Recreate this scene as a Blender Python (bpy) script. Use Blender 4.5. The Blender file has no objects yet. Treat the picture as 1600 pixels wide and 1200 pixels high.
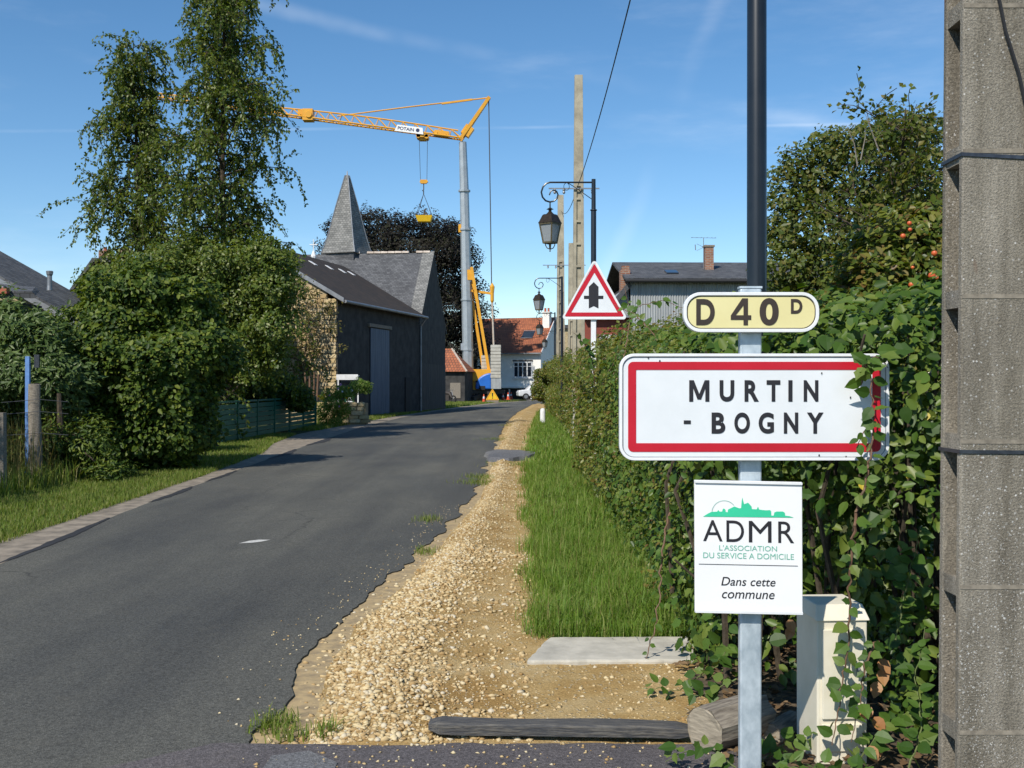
import bpy, math, random
import numpy as np
from mathutils import Vector, Matrix

# ------------------------------------------------------------------ camera, sky, sun, exposure
scene = bpy.context.scene
COL = scene.collection
F = 1700.0           # focal length in pixels of the 1600 px wide photograph
EYE = 1.55
cam_data = bpy.data.cameras.new("camera")
cam = bpy.data.objects.new("camera", cam_data)
COL.objects.link(cam)
cam.location = (0, 0, EYE)
cam.rotation_euler = (math.radians(90), 0, 0)
cam_data.sensor_width = 36.0
cam_data.lens = 36.0 * F / 1600.0
cam_data.clip_start = 0.05
cam_data.clip_end = 3000
scene.camera = cam

SUN_DIR = Vector((-0.36, -0.62, 0.69)).normalized()      # towards the sun
sun_el = math.asin(SUN_DIR.z)
sun_az = math.atan2(SUN_DIR.x, SUN_DIR.y)                  # clockwise from +Y

world = bpy.data.worlds.new("World")
scene.world = world
world.use_nodes = True
wn, wl = world.node_tree.nodes, world.node_tree.links
wn.clear()
w_out = wn.new("ShaderNodeOutputWorld")
w_bg = wn.new("ShaderNodeBackground")
w_bg.inputs["Strength"].default_value = 0.13
sky = wn.new("ShaderNodeTexSky")
sky.sky_type = 'NISHITA'
sky.sun_disc = False
sky.sun_elevation = sun_el
sky.sun_rotation = sun_az
sky.air_density = 1.0
sky.altitude = 1200
sky.dust_density = 0.0
sky.ozone_density = 2.0
# thin cirrus veils and old vapour trails, fixed to sky directions
tc = wn.new("ShaderNodeTexCoord")
def wmath(op, a, b=None, clamp=False):
    n = wn.new("ShaderNodeMath"); n.operation = op; n.use_clamp = clamp
    for i, v in enumerate((a, b)):
        if v is None: continue
        if isinstance(v, (int, float)): n.inputs[i].default_value = v
        else: wl.new(v, n.inputs[i])
    return n.outputs[0]
def wmap(rot, scl):
    m = wn.new("ShaderNodeMapping")
    m.inputs["Rotation"].default_value = rot
    m.inputs["Scale"].default_value = scl
    wl.new(tc.outputs["Generated"], m.inputs["Vector"])
    return m.outputs[0]
def wnoise(vec, scale, detail=5.0, rough=0.6):
    n = wn.new("ShaderNodeTexNoise")
    n.inputs["Scale"].default_value = scale; n.inputs["Detail"].default_value = detail; n.inputs["Roughness"].default_value = rough
    wl.new(vec, n.inputs["Vector"])
    return n.outputs["Fac"]
def wramp(fac, lo, hi):
    r = wn.new("ShaderNodeMapRange"); r.interpolation_type = 'SMOOTHSTEP'
    r.inputs["From Min"].default_value = lo; r.inputs["From Max"].default_value = hi
    wl.new(fac, r.inputs["Value"])
    return r.outputs[0]
veil = wramp(wnoise(wmap((0.2, 0.35, 0.3), (1.0, 1.0, 4.5)), 3.2, 7.0, 0.62), 0.50, 0.82)
veil = wmath('MULTIPLY', veil, 0.12)
def trail(normal, width, amount):
    d = wn.new("ShaderNodeVectorMath"); d.operation = 'DOT_PRODUCT'
    wl.new(tc.outputs["Generated"], d.inputs[0]); d.inputs[1].default_value = Vector(normal).normalized()
    off = wmath('MULTIPLY', wmath('SUBTRACT', wnoise(wmap((0, 0, 0), (1, 1, 1)), 9.0, 4.0), 0.5), width * 1.6)
    a = wmath('ABSOLUTE', wmath('ADD', d.outputs["Value"], off))
    m = wn.new("ShaderNodeMapRange"); m.interpolation_type = 'SMOOTHSTEP'
    m.inputs["From Min"].default_value = width; m.inputs["From Max"].default_value = 0.0
    wl.new(a, m.inputs["Value"])
    brk = wramp(wnoise(wmap((0.4, 0.1, 0.9), (1, 1, 1)), 5.0, 4.0), 0.36, 0.68)
    return wmath('MULTIPLY', wmath('MULTIPLY', m.outputs[0], brk), amount)
def plane_through(p, q):     # sky plane through two photo directions
    a = Vector((p[0] - 800, F, 600 - p[1])); b = Vector((q[0] - 800, F, 600 - q[1]))
    return a.cross(b)
t1 = trail(plane_through((440, 15), (880, 110)), 0.010, 0.13)
t2 = trail(plane_through((700, 200), (1460, 194)), 0.0022, 0.14)
t3 = trail(plane_through((1078, 105), (1020, 250)), 0.012, 0.09)
fac = wmath('ADD', wmath('ADD', veil, t1), wmath('ADD', t2, t3), clamp=True)
tint = wn.new("ShaderNodeMix"); tint.data_type = 'RGBA'
tint.inputs[7].default_value = (9.0, 9.4, 9.8, 1)
hsv = wn.new("ShaderNodeHueSaturation"); hsv.inputs["Saturation"].default_value = 1.22; hsv.inputs["Hue"].default_value = 0.497
wl.new(sky.outputs[0], hsv.inputs["Color"])
wl.new(fac, tint.inputs[0]); wl.new(hsv.outputs[0], tint.inputs[6])
wl.new(tint.outputs[2], w_bg.inputs["Color"])
wl.new(w_bg.outputs[0], w_out.inputs["Surface"])

sun_data = bpy.data.lights.new("sun", 'SUN')
sun_data.energy = 4.8
sun_data.angle = math.radians(0.53)
sun_data.color = (1.0, 0.94, 0.84)
sun = bpy.data.objects.new("sun", sun_data)
COL.objects.link(sun)
sun.rotation_euler = (-SUN_DIR).to_track_quat('-Z', 'Y').to_euler()
sun.location = SUN_DIR * 60

scene.view_settings.view_transform = 'Standard'
scene.view_settings.look = 'None'
scene.view_settings.gamma = 1.0
scene.view_settings.use_curve_mapping = False
scene.view_settings.exposure = 0.1
scene.render.engine = 'CYCLES'
scene.cycles.max_bounces = 6
scene.cycles.diffuse_bounces = 3
scene.cycles.transmission_bounces = 4

# ------------------------------------------------------------------ helpers
def W(px, py, Y):
    return Vector(((px - 800) * Y / F, Y, EYE + (600 - py) * Y / F))
def S(p, Y):
    return p * Y / F
def G(px, py):                       # point on the flat ground seen at a photo pixel
    Y = EYE * F / (py - 600)
    return Vector(((px - 800) * Y / F, Y, 0))

def link(o, parent=None):
    COL.objects.link(o)
    if parent is not None: o.parent = parent
    return o
def tag(o, label=None, cat=None, group=None, kind=None):
    if label: o["label"] = label
    if cat: o["category"] = cat
    if group: o["group"] = group
    if kind: o["kind"] = kind
    return o
def thing(name, label, cat, loc=(0, 0, 0), rotz=0.0, group=None):
    o = bpy.data.objects.new(name, None)
    o.empty_display_size = 0.2
    o.location = loc; o.rotation_euler = (0, 0, rotz)
    link(o)
    return tag(o, label, cat, group)
def copy_tree(o, parent=None):
    c = o.copy(); link(c, parent)
    for ch in list(o.children): copy_tree(ch, c)
    return c

def rot_to(d):                       # matrix whose Z axis is d
    return Vector(d).normalized().to_track_quat('Z', 'Y').to_matrix()

class MB:
    def __init__(self): self.v = []; self.f = []
    def add(self, vs, fs):
        b = len(self.v)
        self.v += [tuple(p) for p in vs]
        self.f += [tuple(i + b for i in q) for q in fs]
        return self
    def box(self, c, s, m=None):
        x, y, z = s[0] / 2, s[1] / 2, s[2] / 2
        vs = [Vector(p) for p in ((-x,-y,-z),(x,-y,-z),(x,y,-z),(-x,y,-z),(-x,-y,z),(x,-y,z),(x,y,z),(-x,y,z))]
        if m is not None: vs = [m @ p for p in vs]
        c = Vector(c)
        return self.add([p + c for p in vs], [(0,3,2,1),(4,5,6,7),(0,1,5,4),(1,2,6,5),(2,3,7,6),(3,0,4,7)])
    def bar(self, a, b, w, h=None, up=(0, 0, 1)):
        a, b = Vector(a), Vector(b); d = b - a; L = d.length
        if L < 1e-6: return self
        d.normalize(); up = Vector(up)
        if abs(d.dot(up)) > 0.98: up = Vector((0, 1, 0))
        x = d.cross(up).normalized(); z = x.cross(d)
        m = Matrix((x, d, z)).transposed()
        return self.box((a + b) / 2, (w, L, h or w), m)
    def tube(self, pts, radii, n=8, caps=True):
        pts = [Vector(p) for p in pts]
        if isinstance(radii, (int, float)): radii = [radii] * len(pts)
        prev = None; vs = []; fs = []
        for i, p in enumerate(pts):
            t = (pts[min(i + 1, len(pts) - 1)] - pts[max(i - 1, 0)])
            if t.length < 1e-9: t = Vector((0, 0, 1))
            t.normalize()
            if prev is None:
                x = t.cross(Vector((0, 0, 1)) if abs(t.z) < 0.9 else Vector((0, 1, 0))).normalized()
            else:
                x = (prev - t * prev.dot(t)).normalized()
            prev = x; y = t.cross(x)
            for k in range(n):
                a = 2 * math.pi * k / n
                vs.append(p + (x * math.cos(a) + y * math.sin(a)) * radii[i])
        for i in range(len(pts) - 1):
            for k in range(n):
                k2 = (k + 1) % n
                fs.append((i * n + k, i * n + k2, (i + 1) * n + k2, (i + 1) * n + k))
        if caps:
            fs.append(tuple(range(n - 1, -1, -1))); fs.append(tuple((len(pts) - 1) * n + k for k in range(n)))
        return self.add(vs, fs)
    def lathe(self, prof, n=12, c=(0, 0, 0), ang0=0.0):
        c = Vector(c); vs = []; fs = []
        for r, z in prof:
            for k in range(n):
                a = ang0 + 2 * math.pi * k / n
                vs.append(c + Vector((r * math.cos(a), r * math.sin(a), z)))
        for i in range(len(prof) - 1):
            for k in range(n):
                k2 = (k + 1) % n
                fs.append((i * n + k, i * n + k2, (i + 1) * n + k2, (i + 1) * n + k))
        fs.append(tuple(range(n - 1, -1, -1))); fs.append(tuple((len(prof) - 1) * n + k for k in range(n)))
        return self.add(vs, fs)
    def slab(self, poly, y0, y1):     # outline in XZ, counter-clockwise from the front, extruded from y0 (front) to y1
        n = len(poly)
        vs = [(x, y0, z) for x, z in poly] + [(x, y1, z) for x, z in poly]
        fs = [tuple(range(n)), tuple(range(2 * n - 1, n - 1, -1))]
        for k in range(n):
            k2 = (k + 1) % n
            fs.append((k, k + n, k2 + n, k2))
        return self.add(vs, fs)
    def ring(self, outer, inner, y0, y1):
        n = len(outer)
        vs = [(x, y0, z) for x, z in outer] + [(x, y0, z) for x, z in inner] + [(x, y1, z) for x, z in outer] + [(x, y1, z) for x, z in inner]
        fs = []
        for k in range(n):
            k2 = (k + 1) % n
            fs += [(k, k2, n + k2, n + k), (2*n + k, 3*n + k, 3*n + k2, 2*n + k2), (k, 2*n + k, 2*n + k2, k2), (n + k, n + k2, 3*n + k2, 3*n + k)]
        return self.add(vs, fs)
    def prism(self, poly, z0, z1):    # outline in XY, extruded in Z
        n = len(poly)
        vs = [(x, y, z0) for x, y in poly] + [(x, y, z1) for x, y in poly]
        fs = [tuple(range(n - 1, -1, -1)), tuple(range(n, 2 * n))]
        for k in range(n):
            k2 = (k + 1) % n
            fs.append((k, k2, k2 + n, k + n))
        return self.add(vs, fs)
    def mesh(self, name, mat, smooth=False):
        me = bpy.data.meshes.new(name)
        me.from_pydata(self.v, [], self.f); me.update()
        if mat: me.materials.append(mat)
        if smooth:
            me.polygons.foreach_set("use_smooth", [True] * len(me.polygons))
            me.set_sharp_from_angle(angle=math.radians(42))
        return me
    def build(self, name, mat, parent=None, smooth=False, bevel=0.0):
        o = bpy.data.objects.new(name, self.mesh(name, mat, smooth))
        if bevel:
            b = o.modifiers.new("bevel", 'BEVEL'); b.width = bevel; b.segments = 2; b.limit_method = 'ANGLE'; b.angle_limit = math.radians(40)
        return link(o, parent)

def np_mesh(name, V, Fa, mat, parent=None, smooth=False):
    me = bpy.data.meshes.new(name)
    V = np.ascontiguousarray(V, dtype=np.float32); Fa = np.ascontiguousarray(Fa, dtype=np.int32)
    nf, k = Fa.shape
    me.vertices.add(len(V)); me.vertices.foreach_set("co", V.ravel())
    me.loops.add(nf * k); me.loops.foreach_set("vertex_index", Fa.ravel())
    me.polygons.add(nf)
    me.polygons.foreach_set("loop_start", np.arange(0, nf * k, k, dtype=np.int32))
    me.polygons.foreach_set("loop_total", np.full(nf, k, dtype=np.int32))
    if smooth: me.polygons.foreach_set("use_smooth", np.ones(nf, dtype=bool))
    me.update(calc_edges=True)
    me.materials.append(mat)
    o = bpy.data.objects.new(name, me)
    return link(o, parent)

# ------------------------------------------------------------------ materials
def new_mat(name):
    m = bpy.data.materials.new(name); m.use_nodes = True
    nt = m.node_tree; b = nt.nodes["Principled BSDF"]
    return m, nt, b
def noise_node(nt, scale, detail=4.0, rough=0.6, vec=None, coords="Object", stretch=None):
    t = nt.nodes.new("ShaderNodeTexCoord"); n = nt.nodes.new("ShaderNodeTexNoise")
    n.inputs["Scale"].default_value = scale; n.inputs["Detail"].default_value = detail; n.inputs["Roughness"].default_value = rough
    if stretch:
        mp = nt.nodes.new("ShaderNodeMapping"); mp.inputs["Scale"].default_value = stretch
        nt.links.new(t.outputs[coords], mp.inputs["Vector"]); nt.links.new(mp.outputs[0], n.inputs["Vector"])
    else:
        nt.links.new(t.outputs[coords], n.inputs["Vector"])
    return n
def ramp_node(nt, fac, stops):
    r = nt.nodes.new("ShaderNodeValToRGB"); e = r.color_ramp.elements
    while len(e) < len(stops): e.new(0.5)
    for el, (p, c) in zip(e, stops): el.position = p; el.color = (*c, 1)
    nt.links.new(fac, r.inputs["Fac"])
    return r
def mix_node(nt, fac, a, b, blend='MIX'):
    m = nt.nodes.new("ShaderNodeMix"); m.data_type = 'RGBA'; m.blend_type = blend
    for i, v in ((0, fac), (6, a), (7, b)):
        if isinstance(v, (int, float)): m.inputs[i].default_value = v
        elif isinstance(v, tuple): m.inputs[i].default_value = (*v, 1)
        else: nt.links.new(v, m.inputs[i])
    return m.outputs[2]
def bump_node(nt, b, height, strength=0.3, dist=0.01):
    n = nt.nodes.new("ShaderNodeBump"); n.inputs["Strength"].default_value = strength; n.inputs["Distance"].default_value = dist
    nt.links.new(height, n.inputs["Height"]); nt.links.new(n.outputs[0], b.inputs["Normal"])
    return n
def pmat(name, c1, c2=None, scale=6.0, rough=0.7, bump=0.0, bdist=0.01, metal=0.0, spec=0.4, detail=5.0, stretch=None, lo=0.35, hi=0.65):
    m, nt, b = new_mat(name)
    b.inputs["Roughness"].default_value = rough; b.inputs["Metallic"].default_value = metal
    b.inputs["Specular IOR Level"].default_value = spec
    if c2 is None: c2 = tuple(c * 0.82 for c in c1)
    n = noise_node(nt, scale, detail, stretch=stretch)
    r = ramp_node(nt, n.outputs["Fac"], [(lo, c2), (hi, c1)])
    nt.links.new(r.outputs[0], b.inputs["Base Color"])
    if bump: bump_node(nt, b, n.outputs["Fac"], bump, bdist)
    return m
def leaf_mat(name, cols, trans=0.35, rough=0.45, spec=0.35):
    m, nt, b = new_mat(name)
    g = nt.nodes.new("ShaderNodeNewGeometry")
    stops = [(i / max(1, len(cols) - 1), c) for i, c in enumerate(cols)]
    r = ramp_node(nt, g.outputs["Random Per Island"], stops)
    nt.links.new(r.outputs[0], b.inputs["Base Color"])
    b.inputs["Roughness"].default_value = rough; b.inputs["Specular IOR Level"].default_value = spec
    tr = nt.nodes.new("ShaderNodeBsdfTranslucent")
    hs = nt.nodes.new("ShaderNodeHueSaturation"); hs.inputs["Saturation"].default_value = 1.15; hs.inputs["Value"].default_value = 1.3
    hs.inputs["Hue"].default_value = 0.485
    nt.links.new(r.outputs[0], hs.inputs["Color"]); nt.links.new(hs.outputs[0], tr.inputs["Color"])
    mx = nt.nodes.new("ShaderNodeMixShader"); mx.inputs[0].default_value = trans
    nt.links.new(b.outputs[0], mx.inputs[1]); nt.links.new(tr.outputs[0], mx.inputs[2])
    nt.links.new(mx.outputs[0], nt.nodes["Material Output"].inputs["Surface"])
    return m
def object_random_leaf(name, cols, trans=0.3):
    m = leaf_mat(name, cols, trans, 0.48, 0.3); nt = m.node_tree
    oi = nt.nodes.new("ShaderNodeObjectInfo")
    r = [n for n in nt.nodes if n.type == 'VALTORGB'][0]
    nt.links.new(oi.outputs["Random"], r.inputs["Fac"])
    return m

M = {}
def asphalt(name, base, dark, dusty):
    m, nt, b = new_mat(name)
    fine = noise_node(nt, 190.0, 2.0, 0.7); grain = noise_node(nt, 60.0, 3.0, 0.75)
    big = noise_node(nt, 0.5, 6.0, 0.62, stretch=(1.0, 0.4, 1.0))
    track = noise_node(nt, 1.5, 4.0, 0.6, stretch=(1.0, 0.06, 1.0))
    mid = noise_node(nt, 4.0, 8.0, 0.75)
    c = ramp_node(nt, fine.outputs["Fac"], [(0.28, dark), (0.50, base), (0.66, tuple(x * 1.6 for x in base)), (0.76, tuple(x * 3.4 for x in base))])
    def mul(c_, n_, lo, hi, p0=0.34, p1=0.66):
        k = ramp_node(nt, n_.outputs["Fac"], [(p0, lo), (p1, hi)]); return mix_node(nt, 1.0, c_, k.outputs[0], 'MULTIPLY')
    c2 = mul(c.outputs[0], grain, (0.62, 0.62, 0.62), (1.38, 1.38, 1.38))
    c2 = mul(c2, big, (0.74, 0.76, 0.80), (1.24, 1.22, 1.15))
    c2 = mul(c2, track, (0.84, 0.84, 0.86), (1.17, 1.16, 1.13))
    d = ramp_node(nt, mid.outputs["Fac"], [(0.55, (0, 0, 0)), (0.82, (0.55, 0.55, 0.55))])
    c3 = mix_node(nt, d.outputs[0], c2, dusty)
    # fine branching cracks
    t = nt.nodes.new("ShaderNodeTexCoord"); wv = noise_node(nt, 2.2, 4.0, 0.6)
    ad = nt.nodes.new("ShaderNodeMix"); ad.data_type = 'VECTOR'; ad.inputs[0].default_value = 0.22
    nt.links.new(t.outputs["Object"], ad.inputs[4]); nt.links.new(wv.outputs["Color"], ad.inputs[5])
    v = nt.nodes.new("ShaderNodeTexVoronoi"); v.feature = 'DISTANCE_TO_EDGE'; v.inputs["Scale"].default_value = 0.85
    nt.links.new(ad.outputs[1], v.inputs["Vector"])
    cr = ramp_node(nt, v.outputs["Distance"], [(0.0, (0.75, 0.75, 0.75)), (0.010, (0, 0, 0))])
    gate = ramp_node(nt, big.outputs["Fac"], [(0.50, (0, 0, 0)), (0.62, (1, 1, 1))])
    ck = mix_node(nt, 1.0, cr.outputs[0], gate.outputs[0], 'MULTIPLY')
    nt.links.new(mix_node(nt, ck, c3, tuple(x * 0.5 for x in dark)), b.inputs["Base Color"])
    b.inputs["Roughness"].default_value = 0.85; b.inputs["Specular IOR Level"].default_value = 0.25
    hh = nt.nodes.new("ShaderNodeMath"); hh.operation = 'ADD'; nt.links.new(fine.outputs["Fac"], hh.inputs[0]); nt.links.new(grain.outputs["Fac"], hh.inputs[1])
    bump_node(nt, b, hh.outputs[0], 0.8, 0.008)
    return m
M['asphalt'] = asphalt('asphalt', (0.091, 0.090, 0.081), (0.062, 0.062, 0.057), (0.125, 0.117, 0.094))
M['lane'] = asphalt('lane_asphalt', (0.105, 0.095, 0.098), (0.075, 0.068, 0.072), (0.17, 0.14, 0.11))
M['patch'] = asphalt('patch_asphalt', (0.15, 0.15, 0.155), (0.10, 0.10, 0.105), (0.21, 0.19, 0.16))
M['gutter'] = pmat('gutter_concrete', (0.31, 0.26, 0.20), (0.15, 0.128, 0.10), 5.0, 0.9, 0.4, 0.01, detail=9.0)
M['paint'] = pmat('road_paint', (0.62, 0.61, 0.56), (0.42, 0.41, 0.38), 30, 0.7)
def ground_mat():
    m, nt, b = new_mat('ground_soil')
    n = noise_node(nt, 0.8, 8.0, 0.65); f = noise_node(nt, 30.0, 4.0, 0.7)
    r = ramp_node(nt, n.outputs["Fac"], [(0.35, (0.045, 0.065, 0.018)), (0.55, (0.085, 0.095, 0.03)), (0.75, (0.13, 0.11, 0.055))])
    k = ramp_node(nt, f.outputs["Fac"], [(0.3, (0.6, 0.6, 0.6)), (0.7, (1.25, 1.25, 1.25))])
    nt.links.new(mix_node(nt, 1.0, r.outputs[0], k.outputs[0], 'MULTIPLY'), b.inputs["Base Color"])
    b.inputs["Roughness"].default_value = 0.95; b.inputs["Specular IOR Level"].default_value = 0.1
    bump_node(nt, b, f.outputs["Fac"], 0.7, 0.02)
    return m
M['ground'] = ground_mat()
def gravel_mat():
    m, nt, b = new_mat('sandy_gravel')
    n = noise_node(nt, 1.6, 7.0, 0.62); f = noise_node(nt, 75.0, 4.0, 0.75)
    v = nt.nodes.new("ShaderNodeTexVoronoi"); v.inputs["Scale"].default_value = 48.0
    t = nt.nodes.new("ShaderNodeTexCoord"); nt.links.new(t.outputs["Object"], v.inputs["Vector"])
    r = ramp_node(nt, n.outputs["Fac"], [(0.34, (0.35, 0.215, 0.075)), (0.50, (0.44, 0.30, 0.125)), (0.66, (0.54, 0.41, 0.215))])
    k = ramp_node(nt, f.outputs["Fac"], [(0.28, (0.55, 0.52, 0.48)), (0.5, (0.95, 0.95, 0.95)), (0.75, (1.35, 1.36, 1.38))])
    c = mix_node(nt, 1.0, r.outputs[0], k.outputs[0], 'MULTIPLY')
    # small pale chips
    vs = ramp_node(nt, v.outputs["Color"], [(0.62, (0, 0, 0)), (0.72, (1, 1, 1))])
    vd = ramp_node(nt, v.outputs["Distance"], [(0.22, (1, 1, 1)), (0.42, (0, 0, 0))])
    chips = mix_node(nt, 1.0, vs.outputs[0], vd.outputs[0], 'MULTIPLY')
    nt.links.new(mix_node(nt, chips, c, (0.60, 0.52, 0.36)), b.inputs["Base Color"])
    b.inputs["Roughness"].default_value = 0.95; b.inputs["Specular IOR Level"].default_value = 0.15
    ad = nt.nodes.new("ShaderNodeMath"); ad.operation = 'ADD'
    nt.links.new(f.outputs["Fac"], ad.inputs[0]); nt.links.new(chips, ad.inputs[1])
    bump_node(nt, b, ad.outputs[0], 0.9, 0.012)
    return m
M['gravel'] = gravel_mat()
def stone_mat():
    m, nt, b = new_mat('gravel_stones')
    g = nt.nodes.new("ShaderNodeNewGeometry")
    r = ramp_node(nt, g.outputs["Random Per Island"], [(0.0, (0.32, 0.20, 0.08)), (0.35, (0.48, 0.35, 0.18)), (0.8, (0.60, 0.49, 0.29)), (1.0, (0.54, 0.48, 0.37))])
    nt.links.new(r.outputs[0], b.inputs["Base Color"]); b.inputs["Roughness"].default_value = 0.9
    b.inputs["Specular IOR Level"].default_value = 0.2
    return m
M['stones'] = stone_mat()
M['slab'] = pmat('pale_concrete', (0.52, 0.49, 0.42), (0.36, 0.34, 0.29), 7, 0.9, 0.5, 0.012, detail=9)
M['grass'] = leaf_mat('grass_blades', [(0.10, 0.19, 0.024), (0.15, 0.26, 0.034), (0.20, 0.31, 0.045), (0.34, 0.35, 0.12)], 0.4, 0.5, 0.3)
M['verge_grass'] = leaf_mat('verge_grass_blades', [(0.10, 0.17, 0.025), (0.15, 0.225, 0.035), (0.21, 0.26, 0.05), (0.30, 0.28, 0.11)], 0.4, 0.55, 0.25)
M['dry_grass'] = leaf_mat('dry_grass_stalks', [(0.26, 0.20, 0.08), (0.20, 0.17, 0.06), (0.13, 0.15, 0.04)], 0.35, 0.6, 0.2)
M['hedge_leaf'] = leaf_mat('hedge_leaves', [(0.050, 0.080, 0.010), (0.085, 0.125, 0.016), (0.13, 0.165, 0.022), (0.22, 0.225, 0.040), (0.15, 0.085, 0.028)], 0.38, 0.42, 0.4)
M['ivy_leaf'] = leaf_mat('ivy_leaves', [(0.034, 0.070, 0.010), (0.055, 0.110, 0.014), (0.095, 0.155, 0.020), (0.155, 0.20, 0.036)], 0.26, 0.42, 0.35)
M['ivy_single'] = object_random_leaf('ivy_leaf_single', [(0.035, 0.08, 0.012), (0.055, 0.115, 0.017), (0.085, 0.155, 0.024), (0.14, 0.19, 0.04)], 0.28)
M['dead_leaf'] = object_random_leaf('dead_leaf', [(0.34, 0.15, 0.05), (0.42, 0.22, 0.09)], 0.25)
M['yellow_leaf'] = object_random_leaf('yellow_leaf', [(0.55, 0.42, 0.03), (0.48, 0.38, 0.05)], 0.3)
M['laurel_leaf'] = leaf_mat('shrub_leaves', [(0.028, 0.056, 0.010), (0.052, 0.092, 0.014), (0.092, 0.142, 0.018), (0.16, 0.19, 0.028)], 0.28, 0.5, 0.25)
M['privet_leaf'] = leaf_mat('privet_leaves', [(0.05, 0.09, 0.022), (0.085, 0.135, 0.032), (0.13, 0.185, 0.05)], 0.3, 0.45, 0.4)
M['birch_leaf'] = leaf_mat('birch_leaves', [(0.052, 0.092, 0.015), (0.088, 0.138, 0.022), (0.135, 0.18, 0.028), (0.19, 0.215, 0.042)], 0.40, 0.42, 0.4)
M['beech_leaf'] = leaf_mat('copper_beech_leaves', [(0.010, 0.010, 0.010), (0.018, 0.015, 0.013), (0.026, 0.022, 0.015), (0.030, 0.036, 0.014)], 0.18, 0.55, 0.18)
M['apple_leaf'] = leaf_mat('fruit_tree_leaves', [(0.050, 0.080, 0.013), (0.085, 0.118, 0.019), (0.125, 0.155, 0.026), (0.17, 0.145, 0.034)], 0.38, 0.45, 0.35)
M['brown_leaf'] = leaf_mat('climber_leaves', [(0.075, 0.085, 0.02), (0.12, 0.12, 0.03), (0.15, 0.10, 0.035)], 0.3, 0.5, 0.3)
M['bark'] = pmat('bark', (0.085, 0.064, 0.042), (0.035, 0.027, 0.018), 14, 0.9, 0.6, 0.02)
M['birch_bark'] = pmat('birch_bark', (0.42, 0.39, 0.34), (0.06, 0.05, 0.045), 6, 0.85, 0.3, 0.02, stretch=(1, 1, 3))
M['stem'] = pmat('vine_stem', (0.20, 0.11, 0.07), (0.11, 0.07, 0.04), 25, 0.7)
M['green_stem'] = pmat('green_stem', (0.13, 0.17, 0.05), (0.09, 0.11, 0.035), 25, 0.7)
M['sign_white'] = pmat('sign_white_sheet', (0.76, 0.785, 0.81), (0.66, 0.69, 0.71), 3.5, 0.38, spec=0.5, detail=9, lo=0.25, hi=0.6)
M['rim_white'] = pmat('sign_rim_enamel', (0.80, 0.81, 0.82), (0.73, 0.74, 0.75), 12, 0.35)
M['sign_red'] = pmat('sign_red_sheet', (0.54, 0.012, 0.030), (0.47, 0.010, 0.024), 5, 0.4)
M['sign_yellow'] = pmat('sign_yellow_sheet', (0.76, 0.69, 0.36), (0.72, 0.645, 0.32), 4, 0.42)
M['sign_ink'] = pmat('sign_black_ink', (0.018, 0.018, 0.024), (0.024, 0.022, 0.026), 20, 0.5)
M['sign_brown'] = pmat('sign_brown_ink', (0.050, 0.036, 0.028), (0.042, 0.030, 0.024), 20, 0.5)
M['line_ink'] = pmat('thin_line_ink', (0.25, 0.27, 0.29), None, 20, 0.5)
M['notice_white'] = pmat('notice_white_print', (0.84, 0.84, 0.84), (0.80, 0.80, 0.80), 3, 0.4)
M['admr_green'] = pmat('notice_green_print', (0.045, 0.58, 0.33), (0.04, 0.54, 0.30), 9, 0.5)
M['admr_pale'] = pmat('notice_pale_green_print', (0.17, 0.48, 0.36), (0.15, 0.44, 0.33), 9, 0.5)
M['alu'] = pmat('plate_back_metal', (0.40, 0.41, 0.42), (0.33, 0.34, 0.35), 8, 0.5, metal=0.7)
M['galv'] = pmat('galvanised_steel', (0.58, 0.65, 0.70), (0.36, 0.43, 0.48), 22, 0.5, metal=0.35, detail=8, stretch=(1, 1, 0.6))
M['black_pole'] = pmat('black_pole_paint', (0.010, 0.014, 0.020), (0.014, 0.018, 0.024), 10, 0.32, spec=0.5)
M['lantern'] = pmat('lantern_bronze', (0.055, 0.038, 0.024), (0.030, 0.022, 0.015), 18, 0.45, metal=0.5)
M['lantern_frame'] = pmat('lantern_brass', (0.15, 0.12, 0.065), (0.085, 0.07, 0.04), 18, 0.45, metal=0.4)
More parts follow.
